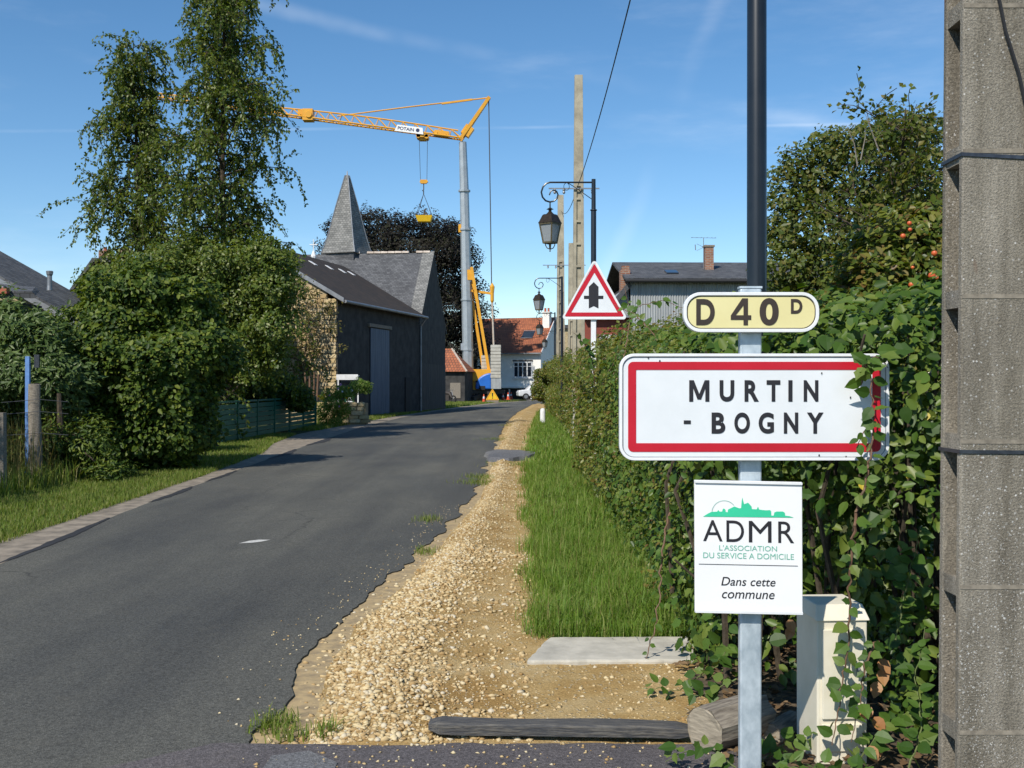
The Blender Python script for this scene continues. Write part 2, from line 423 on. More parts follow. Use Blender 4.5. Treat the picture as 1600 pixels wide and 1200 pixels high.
def concrete(name, c1, c2, speck):
    m, nt, b = new_mat(name)
    n = noise_node(nt, 3.2, 10.0, 0.72, stretch=(1, 1, 0.5)); f = noise_node(nt, 140.0, 3.0, 0.75); st = noise_node(nt, 9.0, 5.0, 0.65, stretch=(1, 1, 0.10))
    t = nt.nodes.new("ShaderNodeTexCoord")
    r = ramp_node(nt, n.outputs["Fac"], [(0.30, c2), (0.52, tuple((x + y) / 2 for x, y in zip(c1, c2))), (0.68, c1)])
    k = ramp_node(nt, f.outputs["Fac"], [(0.28, (0.55, 0.55, 0.55)), (0.5, (1, 1, 1)), (0.74, (1.5, 1.48, 1.45))])
    c = mix_node(nt, 1.0, r.outputs[0], k.outputs[0], 'MULTIPLY')
    k2 = ramp_node(nt, st.outputs["Fac"], [(0.36, (0.66, 0.65, 0.62)), (0.60, (1.1, 1.1, 1.1))])
    c = mix_node(nt, 1.0, c, k2.outputs[0], 'MULTIPLY')
    for sc, p0, dst, msc, mlo in ((70.0, 0.66, 0.30, 3.0, 0.44), (150.0, 0.60, 0.34, 6.0, 0.42), (34.0, 0.80, 0.22, 2.0, 0.46)):
        v = nt.nodes.new("ShaderNodeTexVoronoi"); v.inputs["Scale"].default_value = sc; nt.links.new(t.outputs["Object"], v.inputs["Vector"])
        l = noise_node(nt, msc, 5.0, 0.65)
        sel = ramp_node(nt, v.outputs["Color"], [(p0, (0, 0, 0)), (p0 + 0.05, (0.9, 0.9, 0.9))])
        dd = ramp_node(nt, v.outputs["Distance"], [(dst * 0.5, (1, 1, 1)), (dst, (0, 0, 0))])
        ll = ramp_node(nt, l.outputs["Fac"], [(mlo, (0, 0, 0)), (mlo + 0.16, (1, 1, 1))])
        s1 = mix_node(nt, 1.0, sel.outputs[0], dd.outputs[0], 'MULTIPLY')
        c = mix_node(nt, mix_node(nt, 1.0, s1, ll.outputs[0], 'MULTIPLY'), c, speck)
    ru = noise_node(nt, 3.6, 2.0, 0.5, stretch=(3.5, 3.5, 0.8))
    rr = ramp_node(nt, ru.outputs["Fac"], [(0.70, (0, 0, 0)), (0.77, (0.8, 0.8, 0.8))])
    nt.links.new(mix_node(nt, rr.outputs[0], c, (0.17, 0.07, 0.03)), b.inputs["Base Color"])
    b.inputs["Roughness"].default_value = 0.95; b.inputs["Specular IOR Level"].default_value = 0.2
    bump_node(nt, b, f.outputs["Fac"], 0.9, 0.008)
    return m
M['concrete'] = concrete('weathered_concrete', (0.33, 0.30, 0.25), (0.185, 0.166, 0.137), (0.62, 0.61, 0.59))
M['concrete_joint'] = pmat('concrete_cast_seam', (0.285, 0.25, 0.20), (0.16, 0.14, 0.112), 30, 0.95, 0.4, 0.005)
M['pole_far'] = pmat('grey_beige_concrete', (0.42, 0.375, 0.28), (0.27, 0.24, 0.18), 4, 0.95, 0.3, 0.01, detail=9)
M['steel_strap'] = pmat('steel_strap', (0.10, 0.11, 0.13), (0.06, 0.065, 0.08), 30, 0.4, metal=0.7)
M['cable'] = pmat('black_cable', (0.02, 0.02, 0.022), None, 10, 0.6)
M['cabinet'] = pmat('cream_plastic', (0.76, 0.71, 0.58), (0.66, 0.61, 0.48), 5, 0.55, detail=8)
M['wood_grey'] = pmat('weathered_wood', (0.30, 0.265, 0.215), (0.13, 0.11, 0.09), 9, 0.9, 0.6, 0.008, stretch=(1.2, 9, 9), detail=8)
M['wood_end'] = pmat('wood_end_grain', (0.36, 0.31, 0.235), (0.21, 0.18, 0.135), 14, 0.9, 0.5, 0.006, stretch=(1, 1, 6))
M['plank'] = pmat('dark_plank', (0.135, 0.125, 0.11), (0.050, 0.052, 0.058), 9, 0.8, 0.9, 0.010, stretch=(1.2, 16, 16), detail=9, lo=0.4, hi=0.62)
M['blue_paint'] = pmat('blue_post_paint', (0.13, 0.27, 0.58), (0.10, 0.21, 0.46), 14, 0.6)
M['slate'] = pmat('slate_roof', (0.085, 0.088, 0.095), (0.045, 0.047, 0.052), 9, 0.7, 0.7, 0.03, stretch=(1, 1, 3.0))
def course_mat(name, c1, c2, row, width, depth=0.02, rough=0.75, mortar=(0.02, 0.02, 0.02), msize=0.03):
    m, nt, b = new_mat(name)
    t = nt.nodes.new("ShaderNodeTexCoord"); br = nt.nodes.new("ShaderNodeTexBrick")
    br.inputs["Scale"].default_value = 1.0; br.inputs["Brick Width"].default_value = width; br.inputs["Row Height"].default_value = row
    br.inputs["Mortar Size"].default_value = row * msize * 2; br.inputs["Mortar"].default_value = (*mortar, 1)
    br.inputs["Color1"].default_value = (*c1, 1); br.inputs["Color2"].default_value = (*c2, 1); br.inputs["Bias"].default_value = 0.0
    nt.links.new(t.outputs["UV"], br.inputs["Vector"])
    n = noise_node(nt, 1.3, 6.0, 0.65)
    k = ramp_node(nt, n.outputs["Fac"], [(0.3, (0.72, 0.72, 0.72)), (0.7, (1.2, 1.2, 1.2))])
    nt.links.new(mix_node(nt, 1.0, br.outputs["Color"], k.outputs[0], 'MULTIPLY'), b.inputs["Base Color"])
    b.inputs["Roughness"].default_value = rough
    bump_node(nt, b, br.outputs["Color"], 0.5, depth)
    return m
M['slate_course'] = course_mat('slate_courses', (0.12, 0.122, 0.128), (0.060, 0.062, 0.068), 0.13, 0.2)
M['slate_pale'] = course_mat('weathered_slate_courses', (0.255, 0.25, 0.235), (0.15, 0.15, 0.142), 0.13, 0.2)
M['brown_roof'] = course_mat('brown_roof_tiles', (0.044, 0.027, 0.018), (0.020, 0.013, 0.010), 0.22, 0.22, 0.04, 0.95)
M['orange_roof'] = course_mat('orange_roof_tiles', (0.40, 0.125, 0.050), (0.29, 0.085, 0.035), 0.30, 0.25, 0.05)
M['brick'] = course_mat('red_brick', (0.33, 0.13, 0.07), (0.22, 0.085, 0.05), 0.075, 0.22, 0.01, 0.9, (0.30, 0.27, 0.22), 0.08)
M['red_panel'] = pmat('red_brown_cladding', (0.24, 0.055, 0.035), (0.19, 0.045, 0.030), 3, 0.7)
M['render_white'] = pmat('white_render', (0.82, 0.81, 0.77), (0.74, 0.725, 0.68), 1.5, 0.9, 0.2, 0.01)
M['white_frame'] = pmat('white_joinery', (0.78, 0.78, 0.78), None, 4, 0.5)
M['cream_render'] = pmat('cream_stone_render', (0.52, 0.42, 0.25), (0.34, 0.26, 0.15), 7, 0.95, 0.6, 0.03)
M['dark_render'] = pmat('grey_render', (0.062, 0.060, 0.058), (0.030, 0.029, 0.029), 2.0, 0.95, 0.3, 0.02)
M['plank_wall'] = pmat('grey_wall_boards', (0.075, 0.072, 0.068), (0.042, 0.040, 0.038), 3.0, 0.9, 0.3, 0.01, stretch=(4, 4, 0.4))
M['door_blue'] = pmat('blue_grey_door_paint', (0.11, 0.145, 0.20), (0.075, 0.10, 0.145), 2.0, 0.7, stretch=(3, 3, 0.4))
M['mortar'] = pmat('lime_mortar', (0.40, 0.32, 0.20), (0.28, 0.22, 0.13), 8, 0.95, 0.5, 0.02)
M['wall_stone'] = None
def wall_stone():
    m, nt, b = new_mat('ochre_wall_stone')
    oi = nt.nodes.new("ShaderNodeObjectInfo"); n = noise_node(nt, 9.0, 5.0, 0.6)
    r = ramp_node(nt, oi.outputs["Random"], [(0, (0.36, 0.25, 0.12)), (0.4, (0.50, 0.37, 0.19)), (0.75, (0.58, 0.46, 0.27)), (1, (0.42, 0.34, 0.22))])
    k = ramp_node(nt, n.outputs["Fac"], [(0.3, (0.75, 0.75, 0.75)), (0.7, (1.15, 1.15, 1.15))])
    nt.links.new(mix_node(nt, 1.0, r.outputs[0], k.outputs[0], 'MULTIPLY'), b.inputs["Base Color"])
    b.inputs["Roughness"].default_value = 0.95
    bump_node(nt, b, n.outputs["Fac"], 0.5, 0.02)
    return m
M['wall_stone'] = wall_stone()
M['ridge_tile'] = pmat('pale_ridge_tile', (0.58, 0.50, 0.42), (0.40, 0.33, 0.27), 3, 0.9)
M['corrugated'] = pmat('corrugated_steel_grey', (0.38, 0.40, 0.405), (0.28, 0.29, 0.295), 1.2, 0.6, metal=0.1, stretch=(4, 4, 0.5))
M['zinc'] = pmat('zinc', (0.30, 0.31, 0.33), (0.2, 0.21, 0.22), 4, 0.5, metal=0.5)
M['pot'] = pmat('terracotta_pot', (0.42, 0.12, 0.07), (0.33, 0.09, 0.05), 6, 0.8)
M['glass'] = pmat('window_glass', (0.03, 0.04, 0.055), (0.02, 0.028, 0.04), 2, 0.08, spec=0.8)
M['dark'] = pmat('dark_opening', (0.018, 0.018, 0.020), None, 2, 0.8)
M['green_metal'] = pmat('green_fence_paint', (0.018, 0.135, 0.080), (0.012, 0.09, 0.055), 6, 0.55)
M['crane_yellow'] = pmat('crane_yellow_paint', (0.72, 0.36, 0.030), (0.64, 0.30, 0.022), 2, 0.45)
M['crane_dark'] = pmat('crane_dark_steel', (0.055, 0.045, 0.04), None, 3, 0.6)
M['crane_grey'] = pmat('crane_mast_galvanised', (0.43, 0.46, 0.48), (0.34, 0.37, 0.39), 1.5, 0.42, metal=0.4)
M['crane_blue'] = pmat('crane_blue_cover', (0.025, 0.155, 0.58), (0.02, 0.125, 0.49), 2, 0.4)
M['ballast'] = pmat('ballast_concrete', (0.50, 0.48, 0.42), (0.38, 0.36, 0.31), 3, 0.9)
M['cone_orange'] = pmat('cone_orange', (0.70, 0.095, 0.035), None, 5, 0.6)
M['warn_yellow'] = pmat('warning_yellow', (0.80, 0.50, 0.02), (0.74, 0.45, 0.02), 5, 0.5)
M['vest'] = pmat('hi_vis_yellow', (0.62, 0.70, 0.06), None, 5, 0.8)
M['cloth_dark'] = pmat('dark_cloth', (0.03, 0.035, 0.05), None, 9, 0.9)
M['skin'] = pmat('skin', (0.45, 0.26, 0.18), None, 9, 0.6)
M['car_white'] = pmat('white_car_paint', (0.74, 0.75, 0.77), None, 2, 0.3)
M['tyre'] = pmat('black_rubber', (0.02, 0.02, 0.02), None, 9, 0.9)
M['fruit'] = pmat('orange_fruit', (0.62, 0.14, 0.035), (0.55, 0.09, 0.03), 12, 0.4)
M['petal_yellow'] = pmat('yellow_petals', (0.80, 0.50, 0.02), None, 9, 0.6)
M['petal_pink'] = pmat('pink_petals', (0.62, 0.33, 0.52), None, 9, 0.6)
M['rope'] = pmat('steel_rope', (0.07, 0.075, 0.085), None, 9, 0.6)
def glazed():
    m, nt, b = new_mat('frosted_lantern_glass')
    b.inputs["Base Color"].default_value = (0.50, 0.53, 0.55, 1); b.inputs["Roughness"].default_value = 0.35
    tr = nt.nodes.new("ShaderNodeBsdfTranslucent"); tr.inputs["Color"].default_value = (0.62, 0.66, 0.70, 1)
    mx = nt.nodes.new("ShaderNodeMixShader"); mx.inputs[0].default_value = 0.55
    nt.links.new(b.outputs[0], mx.inputs[1]); nt.links.new(tr.outputs[0], mx.inputs[2])
    nt.links.new(mx.outputs[0], nt.nodes["Material Output"].inputs["Surface"])
    return m
M['frosted'] = glazed()

# ------------------------------------------------------------------ leaves, blobs, trees
L4 = (np.array([(0, 0, 0), (0.5, 0.33, 0.09), (1, 0, -0.04), (0.45, -0.33, 0.09)]), np.array([(0, 1, 2), (0, 2, 3)]))
L6 = (np.array([(0, 0, 0), (0.28, 0.30, 0.09), (0.68, 0.25, 0.06), (1, 0, -0.08), (0.68, -0.25, 0.06), (0.28, -0.30, 0.09)]), np.array([(0, 1, 2, 3), (0, 3, 4, 5)]))
LN = (np.array([(0, 0, 0), (0.4, 0.17, 0.05), (1, 0, -0.12), (0.4, -0.17, 0.05)]), np.array([(0, 1, 2), (0, 2, 3)]))
def unit(a): return a / np.maximum(np.linalg.norm(a, axis=1, keepdims=True), 1e-9)
def leaves(name, C, D, N, Sz, tmpl, mat, parent=None):
    T, Q = tmpl
    D = unit(D); B = unit(np.cross(N, D)); N = np.cross(D, B)
    V = C[:, None, :] + Sz[:, None, None] * (T[None, :, 0:1] * D[:, None, :] + T[None, :, 1:2] * B[:, None, :] + T[None, :, 2:3] * N[:, None, :])
    Fa = (Q[None] + (np.arange(len(C)) * len(T))[:, None, None])
    o = np_mesh(name, V.reshape(-1, 3), Fa.reshape(-1, Q.shape[1]), mat, parent)
    o["kind"] = "stuff"
    return o
def sphere_dirs(rng, n):
    return unit(rng.normal(size=(n, 3)))
def blob_points(rng, blobs, n, shell=(0.62, 1.06), zmin=0.02, cull=0.72, bumps=0.16):
    """points near the outer surface of a union of ellipsoids; returns positions and outward normals"""
    Cn = np.array([b[0] for b in blobs], float); R = np.array([b[1] for b in blobs], float)
    w = (R[:, 0] * R[:, 1] * R[:, 2]) ** (2 / 3.0); w /= w.sum()
    k = rng.choice(len(blobs), size=n, p=w)
    d = sphere_dirs(rng, n)
    ph = rng.random((len(blobs), 3)) * 6.28
    lump = np.sin(5 * d[:, 0] + ph[k, 0]) * np.sin(5 * d[:, 1] + ph[k, 1]) + np.sin(6 * d[:, 2] + ph[k, 2]) * 0.6
    f = shell[0] + (shell[1] - shell[0]) * rng.random(n) ** 0.45
    f = f * (1 + bumps * lump)
    P = Cn[k] + d * R[k] * f[:, None]
    Nn = unit(d / R[k])
    keep = P[:, 2] > zmin
    for i in range(len(blobs)):
        q = ((P - Cn[i]) / R[i]); q = (q * q).sum(1)
        keep &= ~((q < cull * cull) & (k != i))
    return P[keep], Nn[keep]
def leaf_orient(rng, Nn, up=0.35, jitter=0.75, droop=0.2):
    n = len(Nn)
    N = unit(Nn * 0.8 + np.array((-0.22, -0.36, up + 0.2)) + rng.normal(size=(n, 3)) * jitter * 0.6)
    D = unit(np.cross(N, rng.normal(size=(n, 3)))) + Nn * 0.45 + np.array((0, 0, -droop))
    return D, N
def bush(name_leaf, rng, blobs, n, size, tmpl, mat, parent, **kw):
    P, Nn = blob_points(rng, blobs, n, **kw)
    D, N = leaf_orient(rng, Nn)
    s = size * (0.6 + 0.8 * rng.random(len(P)))
    return leaves(name_leaf, P, D, N, s, tmpl, mat, parent)

def grow(rng, H, r0, base=(0, 0, 0), lean=(0, 0), n_limb=40, z0=0.12, z1=0.98, length=lambda t: 2.0, elev=0.8, curl=-1.2, subs=12, sub_len=0.7,
         sub_droop=0.9, leaf_gap=0.05, wob=0.15):
    """trunk, limbs and twigs; returns (paths, leaf positions, leaf directions)"""
    paths = []; LP = []; LD = []
    nt_ = 14
    tr = []
    px = np.cumsum(rng.normal(size=(nt_ + 1, 2)) * wob * H / nt_ * 0.35, axis=0)
    for i in range(nt_ + 1):
        t = i / nt_
        tr.append(np.array((base[0] + lean[0] * t + px[i, 0], base[1] + lean[1] * t + px[i, 1], base[2] + H * t)))
    tr[0] = np.array(base, float)
    paths.append((tr, [r0 * (1 - 0.92 * (i / nt_)) for i in range(nt_ + 1)], 7))
    def trunk_at(t):
        q = min(max(t, 0), 0.9999) * nt_; i = int(q); return tr[i] + (tr[i + 1] - tr[i]) * (q - i)
    az = rng.random() * 6.28
    for j in range(n_limb):
        t = z0 + (z1 - z0) * (j + rng.random() * 0.8) / n_limb
        az += 2.4 + rng.normal() * 0.35
        L = length(t) * (0.45 + 0.95 * rng.random())
        e = elev + rng.normal() * 0.15
        p = trunk_at(t).copy(); pts = [p.copy()]
        ns = 8
        d = np.array((math.cos(az) * math.cos(e), math.sin(az) * math.cos(e), math.sin(e)))
        for s in range(ns):
            d = unit((d + np.array((0, 0, curl / ns)) + rng.normal(size=3) * 0.12)[None])[0]
            p = p + d * L / ns; pts.append(p.copy())
        rr = max(0.006, r0 * 0.42 * (1 - t) + 0.012)
        paths.append((pts, [rr * (1 - 0.85 * s / ns) for s in range(ns + 1)], 5))
        for s in range(subs):
            q = (0.15 + 0.85 * (s + rng.random()) / subs) * ns; i = min(int(q), ns - 1)
            b0 = pts[i] + (pts[i + 1] - pts[i]) * (q - i)
            sl = sub_len * (0.5 + rng.random()) * (0.55 + 0.45 * L / max(length(0.3), 0.1))
            dd = unit(((pts[i + 1] - pts[i]) / (L / ns) * 0.6 + rng.normal(size=3) * 0.75)[None])[0]
            m = max(3, int(sl / leaf_gap)); cur = b0.copy(); tw = [b0.copy()]
            for u in range(m):
                dd = unit((dd + np.array((0, 0, -sub_droop * 2.0 / m)) + rng.normal(size=3) * 0.10)[None])[0]
                cur = cur + dd * sl / m
                LP.append(cur + rng.normal(size=3) * leaf_gap * 0.9); LD.append(dd)
                if u % max(1, m // 3) == 0: tw.append(cur.copy())
            tw.append(cur.copy())
            paths.append((tw, [0.006] * len(tw), 3))
    return paths, np.array(LP), np.array(LD)
def wood(paths, name, mat, parent, twigs=True):
    mb = MB()
    for pts, rad, n in paths:
        if not twigs and n == 3: continue
        mb.tube(pts, rad, n, caps=False)
    return mb.build(name, mat, parent, smooth=True)

# letters as flat meshes fitted into a rectangle of the sign plane (x0..x1, z0..z1), facing -Y
def glyph(text, x0, x1, z0, z1, y, mb, bold=0.0, shear=0.0, thick=0.0012):
    if text == "4" and bold:
        for pts in ([(.62, 0), (.84, 0), (.84, 1), (.62, 1)], [(.84, .2), (1, .2), (1, .37), (.84, .37)], [(0, .2), (.62, .2), (.62, .37), (.24, .37), (.62, .74), (.62, 1), (.56, 1), (0, .36)]):
            mb.add([(x0 + u * (x1 - x0), y, z0 + v * (z1 - z0)) for u, v in pts], [tuple(range(len(pts)))])
        return
    if text == "M" and bold:
        pts = [(0, 0), (.20, 0), (.20, .62), (.41, .10), (.59, .10), (.80, .62), (.80, 0), (1, 0), (1, 1), (.77, 1), (.5, .36), (.23, 1), (0, 1)]
        mb.add([(x0 + u * (x1 - x0), y, z0 + v * (z1 - z0)) for u, v in pts], [tuple(range(len(pts)))]); return
    cu = bpy.data.curves.new("lettering", 'FONT'); cu.body = text; cu.size = 1.0; cu.offset = bold; cu.shear = shear
    cu.resolution_u = 6; cu.fill_mode = 'FRONT'
    ob = bpy.data.objects.new("lettering", cu); COL.objects.link(ob)
    dg = bpy.context.evaluated_depsgraph_get(); dg.update()
    me = ob.evaluated_get(dg).to_mesh()
    co = np.empty(len(me.vertices) * 3, np.float32); me.vertices.foreach_get("co", co); co = co.reshape(-1, 3)
    fs = [tuple(p.vertices) for p in me.polygons]
    mn = co.min(0); mx = co.max(0)
    X = x0 + (co[:, 0] - mn[0]) / max(mx[0] - mn[0], 1e-6) * (x1 - x0)
    Z = z0 + (co[:, 1] - mn[1]) / max(mx[1] - mn[1], 1e-6) * (z1 - z0)
    mb.add([(float(a), y, float(b)) for a, b in zip(X, Z)], fs)
    ob.evaluated_get(dg).to_mesh_clear()
    bpy.data.objects.remove(ob); bpy.data.curves.remove(cu)
def rrect(x0, x1, z0, z1, r, n=7):
    pts = []
    for cx, cz, a0 in ((x1 - r, z0 + r, -90), (x1 - r, z1 - r, 0), (x0 + r, z1 - r, 90), (x0 + r, z0 + r, 180)):
        for k in range(n + 1):
            a = math.radians(a0 + 90 * k / n); pts.append((cx + r * math.cos(a), cz + r * math.sin(a)))
    return pts
def uv_planar(o, scale=1.0):
    """metre-scaled UVs: u along the horizontal tangent of each face, v up the slope"""
    me = o.data; uv = me.uv_layers.new(name="UVMap")
    for p in me.polygons:
        n = p.normal; t = Vector((0, 0, 1)).cross(n)
        if t.length < 0.05: t = Vector((1, 0, 0))
        t.normalize(); b = n.cross(t)
        for li in p.loop_indices:
            c = me.vertices[me.loops[li].vertex_index].co
            uv.data[li].uv = (c.dot(t) * scale, c.dot(b) * scale)
    return o
# ------------------------------------------------------------------ the setting: ground, road, lane, gutter, gravel
rng = np.random.default_rng(11); random.seed(5)
def interp(tab):
    ys = [a for a, b in tab]; xs = [b for a, b in tab]
    return lambda y: np.interp(y, ys, xs)
road_left = interp([(-12, -4.0), (3, -4.2), (9.25, -4.36), (13.2, -4.65), (17.8, -4.82), (26.3, -5.1), (38.7, -5.35), (52.7, -4.96), (62.7, -4.1), (75, -2.7), (88, -0.9), (98, 1.6), (106, 5.5), (112, 11), (116, 20)])
road_right = interp([(-12, -1.0), (3, -1.03), (5.17, -1.06), (5.86, -1.16), (6.93, -1.15), (8.2, -1.0), (9.4, -0.88), (12, -0.70), (14.6, -0.52), (22, -0.47), (35, -0.34), (44, -0.24), (60, 0.35), (82, 1.55), (92, 3.4), (99, 7), (103, 12), (105, 20)])
gutter_left = interp([(-12, -4.7), (3, -4.85), (10, -4.95), (18, -5.2), (24, -5.55), (28, -6.2), (33, -6.6), (40, -6.3), (52, -5.6), (62, -4.75), (75, -3.4), (90, -1.4), (100, 1.4)])
grass_left = interp([(6.3, 0.02), (7, 0.06), (8, 0.14), (13, 0.17), (26, 0.30), (45, 0.90), (66, 1.75), (80, 2.4)])
_ph = rng.random(12) * 6.28
def rag(y, amp, f0=2.1):
    s = 0
    for i in range(9): s = s + math.sin(y * f0 * 1.83 ** i + _ph[i] + 0.9 * math.sin(y * 1.7 * 1.5 ** i + i)) / 1.5 ** i
    return amp * s * 0.45
_nz = rng.random((64, 64))
def vnoise(x, y):
    xi, yi = math.floor(x), math.floor(y); fx, fy = x - xi, y - yi
    fx = fx * fx * (3 - 2 * fx); fy = fy * fy * (3 - 2 * fy)
    g = lambda a, b: _nz[a % 64, b % 64]
    return (g(xi, yi) * (1 - fx) + g(xi + 1, yi) * fx) * (1 - fy) + (g(xi, yi + 1) * (1 - fx) + g(xi + 1, yi + 1) * fx) * fy
def struct(o): return tag(o, kind="structure")
ys_road = list(np.arange(-10, 16, 0.05)) + list(np.arange(16, 40, 0.25)) + list(np.arange(40, 116, 1.0))

mb = MB(); mb.add([(-900, -900, 0), (900, -900, 0), (900, 900, 0), (-900, 900, 0)], [(0, 1, 2, 3)])
struct(mb.build("ground", M['ground']))

def strip(name, mat, ys, xl, xr, z, skirt=0.0, nx=1, zf=None, smooth=False):
    vs = []; fs = []; n = nx + 1
    for y in ys:
        a, b = xl(y), xr(y)
        for k in range(n):
            x = a + (b - a) * k / nx
            vs.append((x, y, z + (zf(x, y) if zf else 0)))
    for i in range(len(ys) - 1):
        for k in range(nx):
            fs.append((i * n + k, i * n + k + 1, (i + 1) * n + k + 1, (i + 1) * n + k))
    if skirt:
        b0 = len(vs)
        for i, y in enumerate(ys):
            for k in (0, nx):
                p = vs[i * n + k]; vs.append((p[0], p[1], p[2] - skirt))
        for i in range(len(ys) - 1):
            fs.append((i * n, (i + 1) * n, b0 + 2 * (i + 1), b0 + 2 * i))
            fs.append((i * n + nx, b0 + 2 * i + 1, b0 + 2 * (i + 1) + 1, (i + 1) * n + nx))
    m_ = MB(); m_.v = vs; m_.f = fs
    return m_.build(name, mat, smooth=smooth)
def rr_edge(y):
    amp = 0.05
    return float(road_right(y)) + rag(y, amp) + (0.17 * (vnoise(y * 1.5, 7.3) - 0.5) + 0.07 * (vnoise(y * 4, 2.2) - 0.5) + 0.03 * (vnoise(y * 13, 4.1) - 0.5)) * (1.0 if y < 30 else 0.5)
struct(strip("road", M['asphalt'], ys_road, lambda y: float(road_left(y)) + rag(y * 0.7 + 3, 0.02), rr_edge, 0.022, skirt=0.022))
struct(strip("gutter", M['gutter'], ys_road[::2], lambda y: float(gutter_left(y)) + rag(y + 9, 0.05), lambda y: float(road_left(y)) + 0.06, 0.012, skirt=0.012))
# worn line of cracked tar along the road's left edge
m_ = MB()
for y0, y1, w in ((9.2, 12.4, 0.10), (14.0, 16.2, 0.13), (17.0, 19.2, 0.10), (22, 25.5, 0.22), (27, 31, 0.30)):
    ys = np.linspace(y0, y1, 28)
    xs = [float(road_left(y)) for y in ys]
    pl = [(x - 0.02 + rag(y * 3, 0.02), y) for x, y in zip(xs, ys)]
    pr = [(x + w * (math.sin(math.pi * (i + 0.2) / 28.4)) * (0.6 + 0.5 * abs(rag(y * 2.2, 1.0))) + 0.005, y) for i, (x, y) in enumerate(zip(xs, ys))]
    for i in range(27):
        m_.add([(*pl[i], 0.0265), (*pr[i], 0.0265), (*pr[i + 1], 0.0265), (*pl[i + 1], 0.0265)], [(0, 1, 2, 3)])
M['tar'] = pmat('old_tar', (0.036, 0.036, 0.038), (0.022, 0.022, 0.024), 12, 0.8, 0.4, 0.01)
struct(m_.build("tar_strip_pavement", M['tar']))
# white zig-zag remnant of a road marking
a, b, c, d = [G(*p) for p in ((374, 853), (404, 846.5), (422, 847), (391, 853))]
m_ = MB(); m_.add([(p.x, p.y, 0.0262) for p in (G(373, 853.2), G(392, 852.4), G(407, 850.8), G(423, 847.4), G(404, 847.4), G(389, 849.2))], [(0, 1, 2, 3, 4, 5)])
tag(m_.build("road_marking", M['paint']), "small white zigzag paint mark on the grey road", "road marking", kind="structure")
# side lane in the foreground
lane_top = lambda x: 4.60 + rag(x * 1.7, 0.035)
m_ = MB(); xs = np.arange(-1.62, 1.02, 0.05)
for i in range(len(xs) - 1):
    x0, x1 = xs[i], xs[i + 1]
    s0 = lane_top(x0) - max(0, (-1.25 - x0)) * 0.8; s1 = lane_top(x1) - max(0, (-1.25 - x1)) * 0.8
    m_.add([(x0, 1.0, 0.030), (x1, 1.0, 0.030), (x1, s1, 0.030), (x0, s0, 0.030)], [(0, 1, 2, 3)])
    m_.add([(x0, s0, 0.030), (x1, s1, 0.030), (x1, s1, 0.0), (x0, s0, 0.0)], [(0, 1, 2, 3)])
struct(m_.build("side_lane", M['lane']))
m_ = MB(); m_.add([(-1.03, 1.2, 0.0345), (-0.62, 1.2, 0.0345), (-0.70, 4.36, 0.0345), (-0.84, 4.50, 0.0345), (-0.98, 4.44, 0.0345)], [(0, 1, 2, 3, 4)])
struct(m_.build("lane_patch", M['patch']))

# gravel shoulder: a loose ridge of stones along the road's broken edge, opening to a sandy apron in front
def grav_right(y):
    e = 1.02 + rag(y * 2.0, 0.09)
    if y < 6.05: return e
    if y < 6.45: return e - (y - 6.05) / 0.4 * (e - 0.25)
    return float(grass_left(y)) + 0.22
def gravel_z(x, y):
    a = float(road_right(y)); b = float(grass_left(max(y, 6.4)))
    u = (x - a) / max(b - a, 0.2)
    ridge = 0.055 * math.exp(-((u - 0.42) / 0.24) ** 2)
    fall = min(1.0, max(0.0, (u - 0.10) / 0.24))
    near = min(1.0, max(0.0, (y - 4.5) / 0.6))
    return (ridge * near + 0.018 * vnoise(x * 2.3, y * 2.3) + 0.010 * vnoise(x * 8 + 5, y * 8)) * fall + 0.003
ys_g = list(np.arange(4.52, 12, 0.06)) + list(np.arange(12, 24, 0.15)) + list(np.arange(24, 84, 0.6))
struct(strip("gravel_shoulder", M['gravel'], ys_g, lambda y: float(road_right(y)) - 0.18, grav_right, 0.004, nx=44, zf=gravel_z, smooth=True))
M['dust'] = pmat('dusty_old_tarmac', (0.42, 0.31, 0.16), (0.27, 0.205, 0.12), 14.0, 0.95, 0.6, 0.01, detail=10, lo=0.38, hi=0.6)
struct(strip("dusty_road_edge", M['dust'], [y for y in ys_g if y < 30], lambda y: float(road_right(y)) - 0.2, lambda y: float(road_right(y)) + (0.26 + 0.12 * vnoise(y * 0.9, 3.3)) * (1 if y > 5.2 else max(0.1, (y - 4.5) / 0.7)) + rag(y * 1.3 + 5, 0.07), 0.0115))
# dark tarred crossing on the shoulder
m_ = MB(); pts = []
for k in range(40):
    t = 2 * math.pi * k / 40; r = 1 + 0.10 * math.sin(3 * t + 1) + 0.06 * math.sin(7 * t)
    pts.append((-0.06 + 0.50 * r * math.cos(t), 22.7 + 1.35 * r * math.sin(t)))
m_.add([(x, y, 0.105) for x, y in pts] + [(-0.06, 22.7, 0.125)], [(k, (k + 1) % 40, 40) for k in range(40)])
m_.add([(x, y, 0.105) for x, y in pts] + [(x * 1.1 + 0.006, 22.7 + (y - 22.7) * 1.12, 0.0) for x, y in pts], [(k + 40, (k + 1) % 40 + 40, (k + 1) % 40, k) for k in range(40)])
struct(m_.build("pavement_patch", M['patch']))

